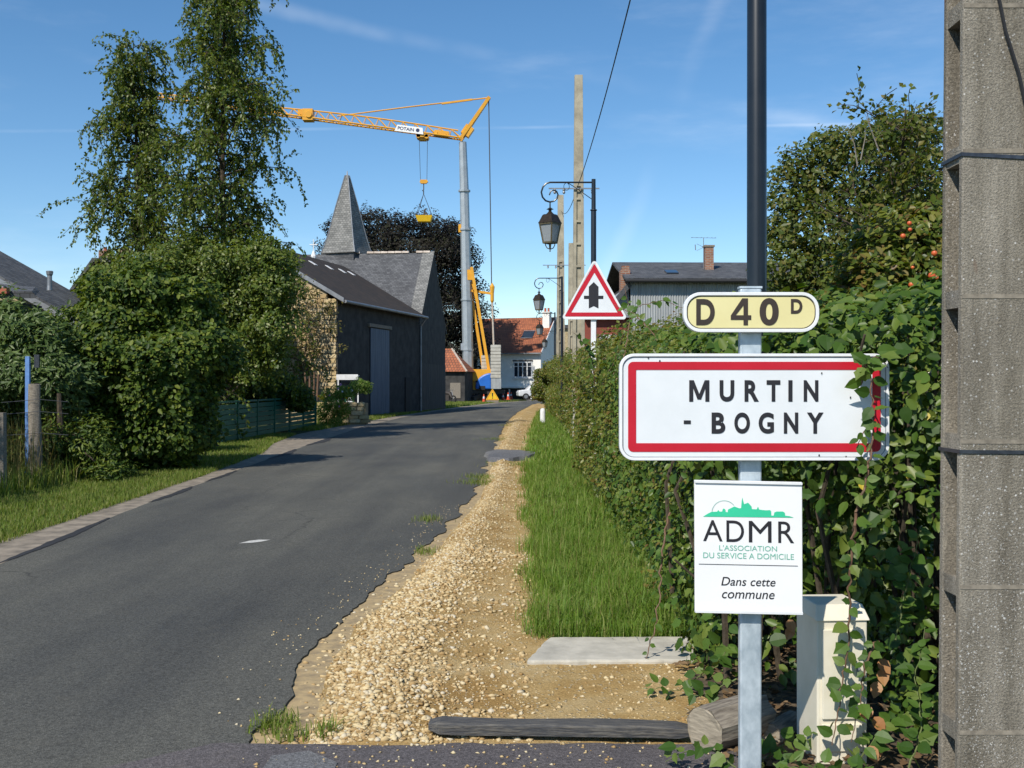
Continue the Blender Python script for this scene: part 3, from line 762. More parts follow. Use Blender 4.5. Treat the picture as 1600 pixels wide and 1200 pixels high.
ico_v = []
g_ = (1 + 5 ** 0.5) / 2
for p in ((-1, g_, 0), (1, g_, 0), (-1, -g_, 0), (1, -g_, 0), (0, -1, g_), (0, 1, g_), (0, -1, -g_), (0, 1, -g_), (g_, 0, -1), (g_, 0, 1), (-g_, 0, -1), (-g_, 0, 1)): ico_v.append(p)
ico_v = np.array(ico_v) / math.sqrt(1 + g_ * g_)
ico_f = np.array([(0,11,5),(0,5,1),(0,1,7),(0,7,10),(0,10,11),(1,5,9),(5,11,4),(11,10,2),(10,7,6),(7,1,8),(3,9,4),(3,4,2),(3,2,6),(3,6,8),(3,8,9),(4,9,5),(2,4,11),(6,2,10),(8,6,7),(9,8,1)])
oct_v = np.array([(1, 0, 0), (0, 1, 0), (-1, 0, 0), (0, -1, 0), (0, 0, 1), (0, 0, -1)], float)
oct_f = np.array([(0, 1, 4), (1, 2, 4), (2, 3, 4), (3, 0, 4), (1, 0, 5), (2, 1, 5), (3, 2, 5), (0, 3, 5)])
def stones(rng, P, R, tv, tf):
    n = len(P); V = tv[None] * (1 + rng.normal(size=(n, len(tv), 1)) * 0.27)
    sc = np.stack([0.75 + 0.6 * rng.random(n), 0.65 + 0.5 * rng.random(n), 0.40 + 0.35 * rng.random(n)], 1)
    V = V * sc[:, None, :]
    a = rng.random(n) * 6.28; ca, sa = np.cos(a), np.sin(a)
    tl = rng.normal(size=n) * 0.35; ct, st = np.cos(tl), np.sin(tl)
    x, y, z = V[..., 0], V[..., 1], V[..., 2]
    y, z = y * ct[:, None] - z * st[:, None], y * st[:, None] + z * ct[:, None]
    V = np.stack([x * ca[:, None] - y * sa[:, None], x * sa[:, None] + y * ca[:, None], z], -1) * R[:, None, None] + P[:, None, :]
    return V.reshape(-1, 3), (tf[None] + (np.arange(n) * len(tv))[:, None, None]).reshape(-1, 3)
def scatter_stones(n, y0, y1, rlo, rhi, tv, tf):
    y = y0 + (y1 - y0) * rng.random(n) ** 1.25
    u = np.where(rng.random(n) < 0.66, rng.normal(size=n) * 0.15 + 0.36, rng.random(n) * 1.05)
    a = road_right(y); b = grass_left(np.maximum(y, 6.4))
    x = a + (b - a) * u
    k = (u > 0.16 - 0.15 * (rng.random(n) < 0.35)) & ((u < 1.05) | (y < 6)) & ((y > 6.6) | (x < 0.5))
    x, y = x[k], y[k]
    r = rlo + (rhi - rlo) * rng.random(len(x)) ** 3.2
    z = np.array([gravel_z(a_, b_) for a_, b_ in zip(x, y)]) + 0.004 + r * 0.22
    return stones(rng, np.stack([x, y, z], 1), r, tv, tf)
parts = [scatter_stones(15000, 4.62, 10, 0.003, 0.020, ico_v, ico_f), scatter_stones(9000, 9, 20, 0.005, 0.019, oct_v, oct_f), scatter_stones(4000, 18, 48, 0.010, 0.028, oct_v, oct_f)]
# sparse chips on the apron and at the right
n = 2600
x = rng.random(n) * 2.2 - 0.9; y = 4.55 + rng.random(n) * 1.75; k = (rng.random(n) < 0.35 + 0.65 * np.clip((x - 0.35) / 0.5, 0, 1)) & (~((x > 0.0) & (y > 6.0)))
x, y = x[k], y[k]; r = 0.004 + 0.013 * rng.random(len(x)) ** 2
parts.append(stones(rng, np.stack([x, y, np.array([gravel_z(a_, b_) for a_, b_ in zip(x, y)]) + 0.004], 1), r, oct_v, oct_f))
# a few strays on road and lane
n = 220
x = -1.25 - np.abs(rng.normal(size=n)) * 0.16; y = 4.8 + rng.random(n) * 9; r = 0.003 + 0.006 * rng.random(n); x = x + (road_right(y) + 1.2)
parts.append(stones(rng, np.stack([x, y, np.full(n, 0.024)], 1), r, oct_v, oct_f))
n = 160
x = -1.1 + rng.random(n) * 2.2; y = 4.3 + rng.random(n) * 0.3; r = 0.003 + 0.008 * rng.random(n)
parts.append(stones(rng, np.stack([x, y, np.full(n, 0.032)], 1), r, oct_v, oct_f))
VV = []; FF = []; base = 0
for v, f in parts: VV.append(v); FF.append(f + base); base += len(v)
tag(np_mesh("gravel", np.concatenate(VV), np.concatenate(FF), M['stones']), "loose pale limestone gravel heaped along the broken road edge", "gravel", kind="stuff")

m_ = MB(); pts = []
for k in range(160):
    t = 2 * math.pi * k / 160; r_ = 1 + 0.03 * math.sin(5 * t) + 0.10 * (vnoise(k * 0.35, 1.1) - 0.5) + 0.05 * (vnoise(k * 1.1, 5.1) - 0.5); pts.append((2.40 + 1.5 * r_ * math.cos(t), 5.0 + 2.0 * r_ * math.sin(t)))
m_.add([(x, y, 0.036) for x, y in pts], [tuple(range(160))])
M['soil'] = pmat('dark_litter_soil', (0.15, 0.11, 0.065), (0.045, 0.034, 0.022), 22, 0.95, 0.9, 0.02, detail=9)
struct(m_.build("soil_ground", M['soil']))
# concrete slab across the verge
sl = MB(); pts = [(G(822, 1042).x, 5.93), (1.02, 5.95), (1.05, 6.50), (G(860, 1008).x, 6.48), (G(846, 1014).x, 6.30)]
rs_ = random.Random(2); fine_ = []
for i_ in range(len(pts)):
    p0_, p1_ = pts[i_], pts[(i_ + 1) % len(pts)]; m_n = max(2, int(math.dist(p0_, p1_) / 0.045))
    for k_ in range(m_n):
        fine_.append((p0_[0] + (p1_[0] - p0_[0]) * k_ / m_n + rs_.uniform(-.004, .004), p0_[1] + (p1_[1] - p0_[1]) * k_ / m_n + rs_.uniform(-.005, .005)))
sl.prism(fine_, -0.05, 0.044)
o = sl.build("concrete_slab", M['slab'], bevel=0.012)
tag(o, "pale concrete slab lying across the end of the grass strip", "slab")

# ------------------------------------------------------------------ grass
def blades(name, P, L, wid, mat, lean=0.5, parent=None):
    n = len(P); a = rng.random(n) * 6.28
    dirv = np.stack([np.cos(a), np.sin(a), np.zeros(n)], 1); side = np.stack([-np.sin(a), np.cos(a), np.zeros(n)], 1)
    le = np.abs(rng.normal(size=n)) * lean
    up = np.array((0, 0, 1.0))
    p1 = P + (up * 0.55 + dirv * le[:, None] * 0.22) * L[:, None]
    p2 = P + (up * (0.98 - 0.25 * np.minimum(le, 1.2)[:, None]) + dirv * le[:, None] * 0.75) * L[:, None]
    w = wid[:, None] * 0.5
    V = np.stack([P - side * w, P + side * w, p1 + side * w * 0.75, p1 - side * w * 0.75, p2], 1)
    q = np.arange(n)[:, None] * 5
    Fa = np.concatenate([q + np.array((0, 1, 2)), q + np.array((0, 2, 3)), q + np.array((3, 2, 4))], 0)
    o = np_mesh(name, V.reshape(-1, 3), Fa, mat, parent); o["kind"] = "stuff"
    return o
def strip_points(n, y0, y1, xl, xr, z=0.0, power=1.0):
    y = y0 + (y1 - y0) * rng.random(n) ** power
    u = rng.random(n)
    x = xl(y) + (xr(y) - xl(y)) * u
    return np.stack([x, y, np.full(n, z)], 1)
hedge_face = interp([(6.4, 0.98), (8, 1.05), (11.5, 1.12), (17, 1.06), (21, 1.38), (29, 1.7), (45, 1.8), (58, 1.95), (80, 2.6)])
tuft = lambda P: 0.65 + 0.5 * (np.sin(P[:, 0] * 7.1 + 1.3 * np.sin(P[:, 1] * 3.3)) * np.sin(P[:, 1] * 4.7 + P[:, 0] * 2))
def grass_zone(n, y0, y1, h, w):
    P = strip_points(n, y0, y1, lambda y: grass_left(y) + 0.02, lambda y: hedge_face(y) + 0.25)
    edge = np.clip((P[:, 0] - grass_left(P[:, 1])) / 0.15, 0, 1)
    k = rng.random(len(P)) < 0.35 + 0.65 * edge
    P = P[k]
    P[:, 0] += rng.normal(size=len(P)) * 0.045 + (0.09 * np.sin(P[:, 1] * 2.9 + 1.7 * np.sin(P[:, 1] * 1.3)) - 0.05 * (np.sin(P[:, 1] * 7.3) > 0.6)) * (1 - edge[k])
    t = tuft(P)
    L = h * (0.40 + 0.85 * rng.random(len(P)) + 0.6 * (rng.random(len(P)) < 0.06)) * (0.62 + 0.62 * t)
    return P, L, np.full(len(P), w)
zs = [grass_zone(34000, 6.50, 11, 0.155, 0.0052), grass_zone(30000, 11, 20, 0.16, 0.008), grass_zone(26000, 20, 60, 0.17, 0.018)]
tag(blades("grass", np.concatenate([z[0] for z in zs]), np.concatenate([z[1] for z in zs]), np.concatenate([z[2] for z in zs]), M['grass'], 0.95),
    "lush green grass strip between the gravel and the hedge", "grass", kind="stuff")
P1 = strip_points(42000, 8.5, 20, lambda y: gutter_left(y) - 1.9, lambda y: gutter_left(y) + 0.05)
P2 = strip_points(22000, 20, 33, lambda y: -8.2 + 0 * y, lambda y: gutter_left(y) + 0.06)
P3 = strip_points(15000, 36, 66, lambda y: gutter_left(y) - 1.6, lambda y: gutter_left(y) + 0.1)
P4 = strip_points(16000, 66, 97, lambda y: gutter_left(y) - 6.5, lambda y: gutter_left(y) + 0.1)
PP = np.concatenate([P1, P2, P3, P4])
LL = np.concatenate([np.full(len(P1), 0.085), np.full(len(P2), 0.09), np.full(len(P3), 0.12), np.full(len(P4), 0.13)]) * (0.5 + 0.9 * rng.random(len(PP)))
WW = np.concatenate([np.full(len(P1), 0.008), np.full(len(P2), 0.013), np.full(len(P3), 0.025), np.full(len(P4), 0.05)])
tag(blades("verge_grass", PP, LL, WW, M['verge_grass'], 0.7), "short mown grass verge along the left side of the road", "grass", kind="stuff")
# weeds at the gravel's tip and along the tarmac edge
pt = []
for cx, cy, s, n in ((-1.06, 4.86, 0.05, 150), (-0.82, 4.76, 0.04, 70), (-0.95, 12.2, 0.10, 160), (-0.50, 16.8, 0.16, 420), (-0.52, 17.8, 0.14, 300), (0.02, 20.6, 0.25, 380), (-0.98, 4.72, 0.04, 50), (-0.78, 9.9, 0.06, 90), (-0.3, 30, 0.3, 300), (0.0, 40, 0.3, 300)):
    q = rng.normal(size=(n, 2)) * s; pt.append(np.stack([cx + q[:, 0], cy + q[:, 1] * 1.5, np.full(n, 0.012)], 1))
pt = np.concatenate(pt)
tag(blades("weeds", pt, 0.05 + 0.05 * rng.random(len(pt)), np.full(len(pt), 0.006), M['verge_grass'], 1.1), "small weeds sprouting in the gravel at the road edge", "weeds", kind="stuff")

Pd, Ld, Wd = grass_zone(700, 6.55, 18, 0.26, 0.0045)
tag(blades("dry_stalks", Pd, Ld, Wd, M['dry_grass'], 0.8), "thin straw coloured dry stalks among the right grass strip", "grass", kind="stuff")
# ------------------------------------------------------------------ the town sign on its post
YS = 4.05
bx, by = (1171.5 - 800) * 4.11 / F, 4.11
town = thing("town_sign", "town entry sign post with yellow route plate, red framed town plate and white notice plate", "road sign", (bx, by, 0))
wx = lambda px: (px - 800) * YS / F - bx
wz = lambda py: EYE + (600 - py) * YS / F
yf = YS - by                                  # front plane of the plates
post = MB(); zt = wz(449)
post.box((0, 0, zt / 2 - 0.15), (0.0815, 0.04, zt + 0.3))
o = post.build("post", M['galv'], town, bevel=0.006)
cap = MB(); cap.box((0, 0, zt + 0.004), (0.085, 0.044, 0.008)); cap.build("post_cap", M['galv'], town)
def plate(name, x0, x1, z0, z1, r, rim, face_mat, parent, rim_mat=M['rim_white']):
    b = MB(); b.slab(rrect(x0 + 0.002, x1 - 0.002, z0 + 0.002, z1 - 0.002, r, 8), yf + 0.004, yf + 0.022)
    p = b.build(name, face_mat, parent)
    e = MB(); e.ring(rrect(x0, x1, z0, z1, r, 8), rrect(x0 + rim, x1 - rim, z0 + rim, z1 - rim, max(r - rim, 0.004), 8), yf - 0.002, yf + 0.030)
    e.build("rim", rim_mat, p, bevel=0.0015)
    k = MB(); k.slab(rrect(x0 + 0.01, x1 - 0.01, z0 + 0.01, z1 - 0.01, max(r - 0.01, 0.004), 8), yf + 0.024, yf + 0.027); k.build("back_sheet", M['alu'], p)
    return p
# route number plate
p = plate("route_plate", wx(1068), wx(1280), wz(519), wz(456.5), S(27, YS), S(5.2, YS), M['sign_yellow'], town); p["label"] = "pale yellow rounded plate reading D 40 D"
e = MB(); a_ = rrect(wx(1073.6), wx(1274.4), wz(513.4), wz(462.1), S(22, YS), 8); b_ = rrect(wx(1074.6), wx(1273.4), wz(512.4), wz(463.1), S(21.2, YS), 8)
e.ring(a_, b_, yf + 0.002, yf + 0.0035); e.build("border_line", M['sign_brown'], p)
t = MB()
for ch, x0, x1, y0, y1 in (("D", 1088, 1117, 467, 508), ("4", 1142, 1174, 466, 508), ("0", 1187, 1217, 465.5, 508.5), ("D", 1236, 1254, 467, 490)):
    t = MB(); glyph(ch, wx(x0), wx(x1), wz(y1), wz(y0), yf + 0.002, t, bold=0.035); t.build("letter", M['sign_brown'], p)
# town name plate
p = plate("town_plate", wx(968), wx(1389.5), wz(719.5), wz(552.5), S(23, YS), S(4.6, YS), M['sign_white'], town); p["label"] = "white plate with red frame reading MURTIN - BOGNY"
e = MB(); e.ring(rrect(wx(973), wx(1384.5), wz(714.5), wz(557.5), S(18, YS), 8), rrect(wx(973.9), wx(1383.6), wz(713.6), wz(558.4), S(17.2, YS), 8), yf + 0.002, yf + 0.0035)
e.build("border_line", M['line_ink'], p)
e = MB(); e.ring(rrect(wx(981.5), wx(1376.5), wz(706), wz(565.2), S(8, YS), 5), rrect(wx(994), wx(1363.5), wz(692.5), wz(577.8), S(1.0, YS), 5), yf + 0.002, yf + 0.0035)
e.build("red_frame", M['sign_red'], p)
t = MB()
for ch, x0, x1 in (("M", 1077, 1108.5), ("U", 1124.5, 1147.5), ("R", 1163.5, 1186), ("T", 1198, 1219.5), ("I", 1232, 1238.5), ("N", 1256, 1279)):
    t = MB(); glyph(ch, wx(x0), wx(x1), wz(627.5), wz(594), yf + 0.002, t, bold=0.036); t.build('letter', M['sign_ink'], p)
for ch, x0, x1 in (("B", 1112, 1133.5), ("O", 1147.5, 1172), ("G", 1185.5, 1209.5), ("N", 1225, 1247.5), ("Y", 1261, 1287)):
    t = MB(); glyph(ch, wx(x0), wx(x1), wz(677.5), wz(644.5), yf + 0.002, t, bold=0.036); t.build('letter', M['sign_ink'], p)
t = MB(); t.add([(wx(1068.5), yf + 0.002, wz(662.5)), (wx(1079.5), yf + 0.002, wz(662.5)), (wx(1079.5), yf + 0.002, wz(656.8)), (wx(1068.5), yf + 0.002, wz(656.8))], [(0, 1, 2, 3)])
t.build("hyphen", M['sign_ink'], p)
dirt = MB()                                   # chips and fly specks on the sheet
for px_, py_, s in ((1006, 554.5, 2), (1013, 559, 2), (1031, 564, 2.2), (1284, 583, 2.0), (1329, 621, 2.2), (1280, 711.5, 2.2), (1322, 714, 2.4)):
    dirt.add([(wx(px_ + s * math.cos(a) * (0.5 + 0.4 * ((k * 7) % 3) / 2)), yf + 0.0012 - 0.0008, wz(py_ + s * math.sin(a) * 0.8)) for k, a in enumerate(np.arange(0, 6.2, 1.05))][::-1], [(0, 1, 2, 3, 4, 5)])
dirt.build("specks", M['sign_ink'], p)
# notice plate, hung slightly crooked
tilt = 0.0205; cxp, czp = 1170.0, 855.5
def nt_(px_, py_): return (wx(px_ + 0.004 * (py_ - czp)), wz(py_ + tilt * (px_ - cxp)))
b = MB(); b.slab([nt_(1086, 959.5), nt_(1254.5, 959.5), nt_(1254.5, 752), nt_(1086, 752)], yf + 0.006, yf + 0.020)
p = b.build("notice_plate", M['notice_white'], town, bevel=0.002); p["label"] = "white rectangular notice plate reading ADMR with green skyline"
for y0, y1 in ((752.5, 756), (955, 959)):
    e = MB(); e.slab([nt_(1086.4, y1), nt_(1254.1, y1), nt_(1254.1, y0), nt_(1086.4, y0)], yf - 0.001, yf + 0.0055); e.build("clip_rail", M['rim_white'], p)
def nglyphs(items, mat, name="lettering", **kw):
    for ch, x0, x1, y0, y1 in items:
        t = MB(); glyph(ch, 0, 1, 0, 1, yf + 0.0045, t_ := MB(), **kw)
        vs = []
        for (u, yy, v) in t_.v:
            X, Z = nt_(x0 + u * (x1 - x0), y1 + v * (y0 - y1)); vs.append((X, yy, Z))
        t.add(vs, t_.f); t.build("letter" if len(ch) == 1 else name, mat, p)
nglyphs([("A", 1099, 1129.5, 814, 847), ("D", 1135.5, 1163, 814, 847.5), ("M", 1170.5, 1206, 814, 847.5), ("R", 1216.5, 1241.5, 814, 847.5)], M['sign_ink'])
nglyphs([("L'ASSOCIATION", 1124, 1214.5, 852.6, 861), ("DU SERVICE A DOMICILE", 1099, 1241, 864.6, 873.5)], M['admr_pale'])
nglyphs([("Dans cette", 1127, 1212, 902.5, 916), ("commune", 1128, 1210.5, 926, 936)], M['sign_ink'], shear=0.22, bold=0.004)
e = MB(); e.add([(*nt_(1092, 883.6)[:1], yf + 0.0045, nt_(1092, 883.6)[1]), (nt_(1247, 883.6)[0], yf + 0.0045, nt_(1247, 883.6)[1]), (nt_(1247, 882.7)[0], yf + 0.0045, nt_(1247, 882.7)[1]), (nt_(1092, 882.7)[0], yf + 0.0045, nt_(1092, 882.7)[1])], [(0, 1, 2, 3)])
e.build("rule_line", M['sign_ink'], p)
skyl = [(245,337),(275,318),(310,300),(355,298),(365,285),(375,298),(395,297),(398,282),(408,272),(420,283),(422,300),(438,303),(440,282),(490,258),(530,272),(543,270),(548,215),(553,187),(560,215),(567,240),(598,228),(625,258),(627,278),(665,280),(675,258),(685,282),(735,288),(770,286),(778,297),(778,328),(797,330),(803,305),(820,297),(870,297),(885,308),(888,330),(920,333),(955,345)]
zz = lambda q: (1050 + q[0] / 5.0, 740 + q[1] / 5.0 - tilt * (1050 + q[0] / 5.0 - cxp))
pts = [nt_(*zz(q)) for q in skyl]
e = MB(); e.add([(a, yf + 0.0045, c) for a, c in pts], [tuple(range(len(pts) - 1, -1, -1))]); e.build("skyline_print", M['admr_green'], p)
e = MB(); arc = []
for k in range(25):
    a = math.radians(178 - k * 5.9)
    arc.append((nt_(*zz((410 + 97 * math.cos(a), 305 - 95 * math.sin(a)))), nt_(*zz((410 + 94.0 * math.cos(a), 305 - 92.0 * math.sin(a))))))
for k in range(24):
    (a0, a1), (b0, b1) = arc[k], arc[k + 1]
    e.add([(a1[0], yf + 0.004, a1[1]), (b1[0], yf + 0.004, b1[1]), (b0[0], yf + 0.004, b0[1]), (a0[0], yf + 0.004, a0[1])], [(0, 1, 2, 3)])
e.build("sun_arc_print", M['admr_pale'], p)
e = MB()
for zc in (wz(475), wz(503), wz(590), wz(680), wz(790), wz(920)):
    e.box((0, 0.004, zc), (0.10, 0.058, 0.02))
e.build("clamps", M['galv'], town)

# ------------------------------------------------------------------ triangular priority sign further along the hedge
YT = 17.0
tx, ty = (927 - 800) * (YT + 0.05) / F, YT + 0.05
tri = thing("priority_sign", "red bordered white triangular priority sign with black arrow rising above the hedge", "road sign", (tx, ty, 0))
X_ = lambda px: (px - 800) * YT / F - tx
Z_ = lambda py: EYE + (600 - py) * YT / F
def rtri(ap, bl, br, r, n=6):
    P_ = [Vector(bl), Vector(br), Vector(ap)]; out = []
    for i in range(3):
        c = P_[i]; a = (P_[i - 1] - c).normalized(); b = (P_[(i + 1) % 3] - c).normalized()
        half = a.angle(b) / 2; d = r / math.tan(half); cen = c + (a + b).normalized() * (r / math.sin(half))
        s = c + a * d - cen; e_ = c + b * d - cen
        a0 = math.atan2(s.y, s.x); a1 = math.atan2(e_.y, e_.x)
        while a1 < a0: a1 += 2 * math.pi
        for k in range(n + 1):
            t = a0 + (a1 - a0) * k / n; out.append((cen.x + r * math.cos(t), cen.y + r * math.sin(t)))
    return out
yt = YT - ty
T = lambda a, b, c, r: rtri((X_(a[0]), Z_(a[1])), (X_(b[0]), Z_(b[1])), (X_(c[0]), Z_(c[1])), r)
b = MB(); b.slab(T((928.8, 403.5), (876.5, 499), (981, 499), 0.042), yt + 0.004, yt + 0.03)
fp = b.build("plate", M['sign_white'], tri)
e = MB(); e.ring(T((928.8, 403.5), (876.5, 499), (981, 499), 0.042), T((928.8, 409), (881, 496.4), (976.6, 496.4), 0.026), yt - 0.002, yt + 0.0036); e.build("rim", M['rim_white'], fp)
e = MB(); e.ring(T((928.8, 411.5), (882.0, 494.6), (975.2, 494.6), 0.016), T((928.8, 426), (892.6, 488.2), (965, 488.2), 0.004), yt + 0.001, yt + 0.0035); e.build("red_frame", M['sign_red'], fp)
e = MB(); arrow = [(920, 482), (927.7, 478.4), (935.2, 482), (935.2, 467.2), (942.8, 467.2), (942.8, 462), (935.2, 462), (935.2, 448), (927.7, 440.6), (920, 448), (920, 462), (912.4, 462), (912.4, 467.2), (920, 467.2)]
e.add([(X_(a), yt + 0.002, Z_(c)) for a, c in arrow], [tuple(range(len(arrow)))]); e.build("arrow_print", M['sign_ink'], fp)
e = MB(); e.box((0.003, 0, Z_(420) / 2), (0.08, 0.04, Z_(420))); e.build("post", M['rim_white'], tri, bevel=0.005)

# ------------------------------------------------------------------ lamp posts with scroll arms and lanterns
lq = 21.0 / F / 9.23
def lamp_parts(root):
    q = lambda x, y: Vector(((x - 900) * lq, 0, EYE + (600 - (270 + y / 9.23)) * 21.0 / F))
    ztop = q(900, 92).z
    b = MB(); b.lathe([(0.075, 0), (0.075, 0.5), (0.062, 0.56), (0.055, 1.0), (0.052, q(900, 560).z), (0.043, q(900, 535).z + 0.01), (0.040, ztop)], 16)
    b.build("pole", M['black_pole'], root, smooth=True)
    b = MB(); b.lathe([(0.066, q(900, 546).z), (0.068, q(900, 541).z), (0.066, q(900, 532).z)], 16); b.build("collar", M['black_pole'], root)
    pts = [(900, 138), (600, 138), (400, 138), (270, 138), (215, 156), (170, 203), (146, 280), (163, 350), (208, 402), (270, 421), (330, 408), (372, 370), (387, 315), (366, 268), (322, 250), (282, 266), (262, 322)]
    b = MB(); b.tube([q(*p_) for p_ in pts], [0.017] * 10 + [0.015] * 4 + [0.013] * 3, 8); b.build("scroll_arm", M['black_pole'], root, smooth=True)
    b = MB(); b.tube([q(525, 142), q(640, 215), q(885, 388)], 0.008, 6)
    b.tube([q(510 + 40 * math.cos(a), 200 + 52 * math.sin(a)) for a in np.linspace(-1.2, 4.4, 16)], 0.006, 5); b.build("brace", M['black_pole'], root)
    lz = lambda y: q(272, y).z
    cx = q(272, 0).x; A0 = math.radians(-90 + 7)
    b = MB(); b.lathe([(0.012, lz(418)), (0.014, lz(500)), (0.055, lz(520)), (0.072, lz(527)), (0.03, lz(534)), (0.03, lz(560)), (0.07, lz(590)), (0.09, lz(604))], 12, (cx, 0, 0)); b.build("finial", M['lantern'], root, smooth=True)
    b = MB(); b.lathe([(0.125, lz(600)), (0.150, lz(612)), (0.215, lz(705)), (0.232, lz(722)), (0.232, lz(732)), (0.19, lz(736))], 4, (cx, 0, 0), A0); b.build("lantern_roof", M['lantern'], root)
    b = MB(); R1, R0 = 0.208, 0.135; z1, z0 = lz(735), lz(1008)
    for k in range(4):
        a = A0 + k * math.pi / 2; b.bar((cx + R1 * math.cos(a), R1 * math.sin(a), z1), (cx + R0 * math.cos(a), R0 * math.sin(a), z0), 0.026)
        a2 = a + math.pi / 2
        b.bar((cx + R0 * math.cos(a), R0 * math.sin(a), z0), (cx + R0 * math.cos(a2), R0 * math.sin(a2), z0), 0.028, 0.034)
        b.bar((cx + R1 * math.cos(a), R1 * math.sin(a), z1 - 0.008), (cx + R1 * math.cos(a2), R1 * math.sin(a2), z1 - 0.008), 0.022, 0.022)
    fr = b.build("lantern_frame", M['lantern_frame'], root)
    for k in range(4):
        a = A0 + k * math.pi / 2; a2 = a + math.pi / 2
        g = MB(); r1, r0 = R1 - 0.012, R0 - 0.010
        g.add([(cx + r0 * math.cos(a), r0 * math.sin(a), z0), (cx + r0 * math.cos(a2), r0 * math.sin(a2), z0), (cx + r1 * math.cos(a2), r1 * math.sin(a2), z1), (cx + r1 * math.cos(a), r1 * math.sin(a), z1)], [(0, 1, 2, 3)])
        g.build("pane", M['frosted'], fr)
    b = MB()
    for a in (A0, A0 + math.pi / 2, A0 + math.pi, A0 + 1.5 * math.pi):
        b.tube([(cx + r * math.cos(a), r * math.sin(a), lz(y)) for r, y in ((0.095, 1010), (0.09, 1045), (0.06, 1085), (0.0, 1104))], 0.010, 5)
    b.tube([(cx, 0, lz(1020)), (cx, 0, lz(1125))], 0.008, 6); b.lathe([(0.004, lz(1140)), (0.018, lz(1128)), (0.006, lz(1116))], 8, (cx, 0, 0)); b.build("lantern_cage", M['lantern_frame'], root)
lamp_spots = [((927.5 - 800) * 21 / F, 21.0, "black lamp post with large scroll arm lantern above the triangular sign"),
              ((878 - 800) * 40 / F, 40.0, "second black scroll lantern lamp post, standing against a concrete pole"),
              ((867 - 800) * 60 / F, 60.0, "small far scroll lantern lamp post seen against the orange roof chimney"),
              ((869 - 800) * 80 / F, 80.0, "farthest and smallest scroll lantern lamp post in front of the white house"),
              ((1182.5 - 800) * 6.0 / F, 6.0, "nearest thick black lamp post rising behind the yellow route plate")]
lamp0 = thing("lamp_post", lamp_spots[0][2], "lamp post", (lamp_spots[0][0], lamp_spots[0][1], 0), 0, "lamp posts along the hedge")
lamp_parts(lamp0)
for x, y, lab in lamp_spots[1:]:
    c = copy_tree(lamp0); c.location = (x, y, 0); c["label"] = lab
    if y < 10: c.rotation_euler = (0, 0, math.radians(12))

# ------------------------------------------------------------------ concrete poles
def concrete_pole(name, label, loc, rotz, H, w0, w1, d0, d1, z_rec, pitch, web, mat, flange=0.05, group=None, z_first=0.39, seam=True):
    """I-section pole: two flanges along X, recessed web between, ribs closing each bay; the recess opens to -X and +X of the pole"""
    root = thing(name, label, "utility pole", loc, rotz, group)
    wd = lambda z: w0 + (w1 - w0) * z / H
    dp = lambda z: d0 + (d1 - d0) * z / H
    def solid(b, z0, z1, fx0, fx1, fy0, fy1):
        vs = []
        for z in (z0, z1):
            for x, y in ((fx0, fy0), (fx1, fy0), (fx1, fy1), (fx0, fy1)):
                vs.append((x * wd(z) * 0.5, y * dp(z) * 0.5, z))
        b.add(vs, [(3, 2, 1, 0), (4, 5, 6, 7), (0, 1, 5, 4), (1, 2, 6, 5), (2, 3, 7, 6), (3, 0, 4, 7)])
    ff = 1 - 2 * flange / d0
    for s, nm in ((-1, "front_flange"), (1, "back_flange")):
        b = MB(); solid(b, -0.2, z_rec, -1, 1, *((-1, -ff) if s < 0 else (ff, 1))); b.build(nm, mat, root, bevel=0.006)
    b = MB(); solid(b, -0.2, z_rec, -web, web, -ff, ff); b.build("web", mat, root)
    zs = list(np.arange(z_first, z_rec - 0.05, pitch))
    for z in zs:
        b = MB()
        # rib with a sloping underside
        vs = []
        for zz_, ex in ((z - 0.035, 0.985), (z + 0.025, 0.985)):
            for x, y in ((-ex, -ff), (ex, -ff), (ex, ff), (-ex, ff)): vs.append((x * wd(z) * 0.5, y * dp(z) * 0.5, zz_))
        b.add(vs, [(3, 2, 1, 0), (4, 5, 6, 7), (0, 1, 5, 4), (1, 2, 6, 5), (2, 3, 7, 6), (3, 0, 4, 7)]); b.build("rib", mat, root)
    b = MB(); solid(b, z_rec, H, -1, 1, -1, 1); b.build("shaft", mat, root, bevel=0.006)
    if seam:
        for z in zs:
            b = MB(); y = -dp(z) * 0.5
            b.box((0, y - 0.0005, z), (wd(z) * 0.985, 0.003, 0.014)); b.build("cast_seam", M['concrete_joint'], root)
    return root
NX, NY = 1.482, 3.62                                    # near front left corner
pw, pd = 0.40, 0.175
near_pole = concrete_pole("utility_pole", "big speckled concrete pole filling the right edge of the picture", (NX + pw / 2, NY + pd / 2, 0), 0, 10.5, pw, 0.24, pd, 0.15, 7.4, 0.484, 0.60, M['concrete'], 0.032, "concrete utility poles")
sx = lambda z: (pw + (0.24 - pw) * z / 10.5) / 2
sy = lambda z: (pd + (0.15 - pd) * z / 10.5) / 2
for z, dz in ((2.315, -0.02), (1.325, -0.004)):
    b = MB(); x, y = sx(z) + 0.003, sy(z) + 0.003; h = 0.012
    c = [(-x, -y, z), (x, -y, z + dz), (x, y, z + dz), (-x, y, z)]
    for i in range(4):
        p0, p1 = Vector(c[i]), Vector(c[(i + 1) % 4]); b.bar(p0, p1, 0.003, h)
    b.build("steel_strap", M['steel_strap'], near_pole)
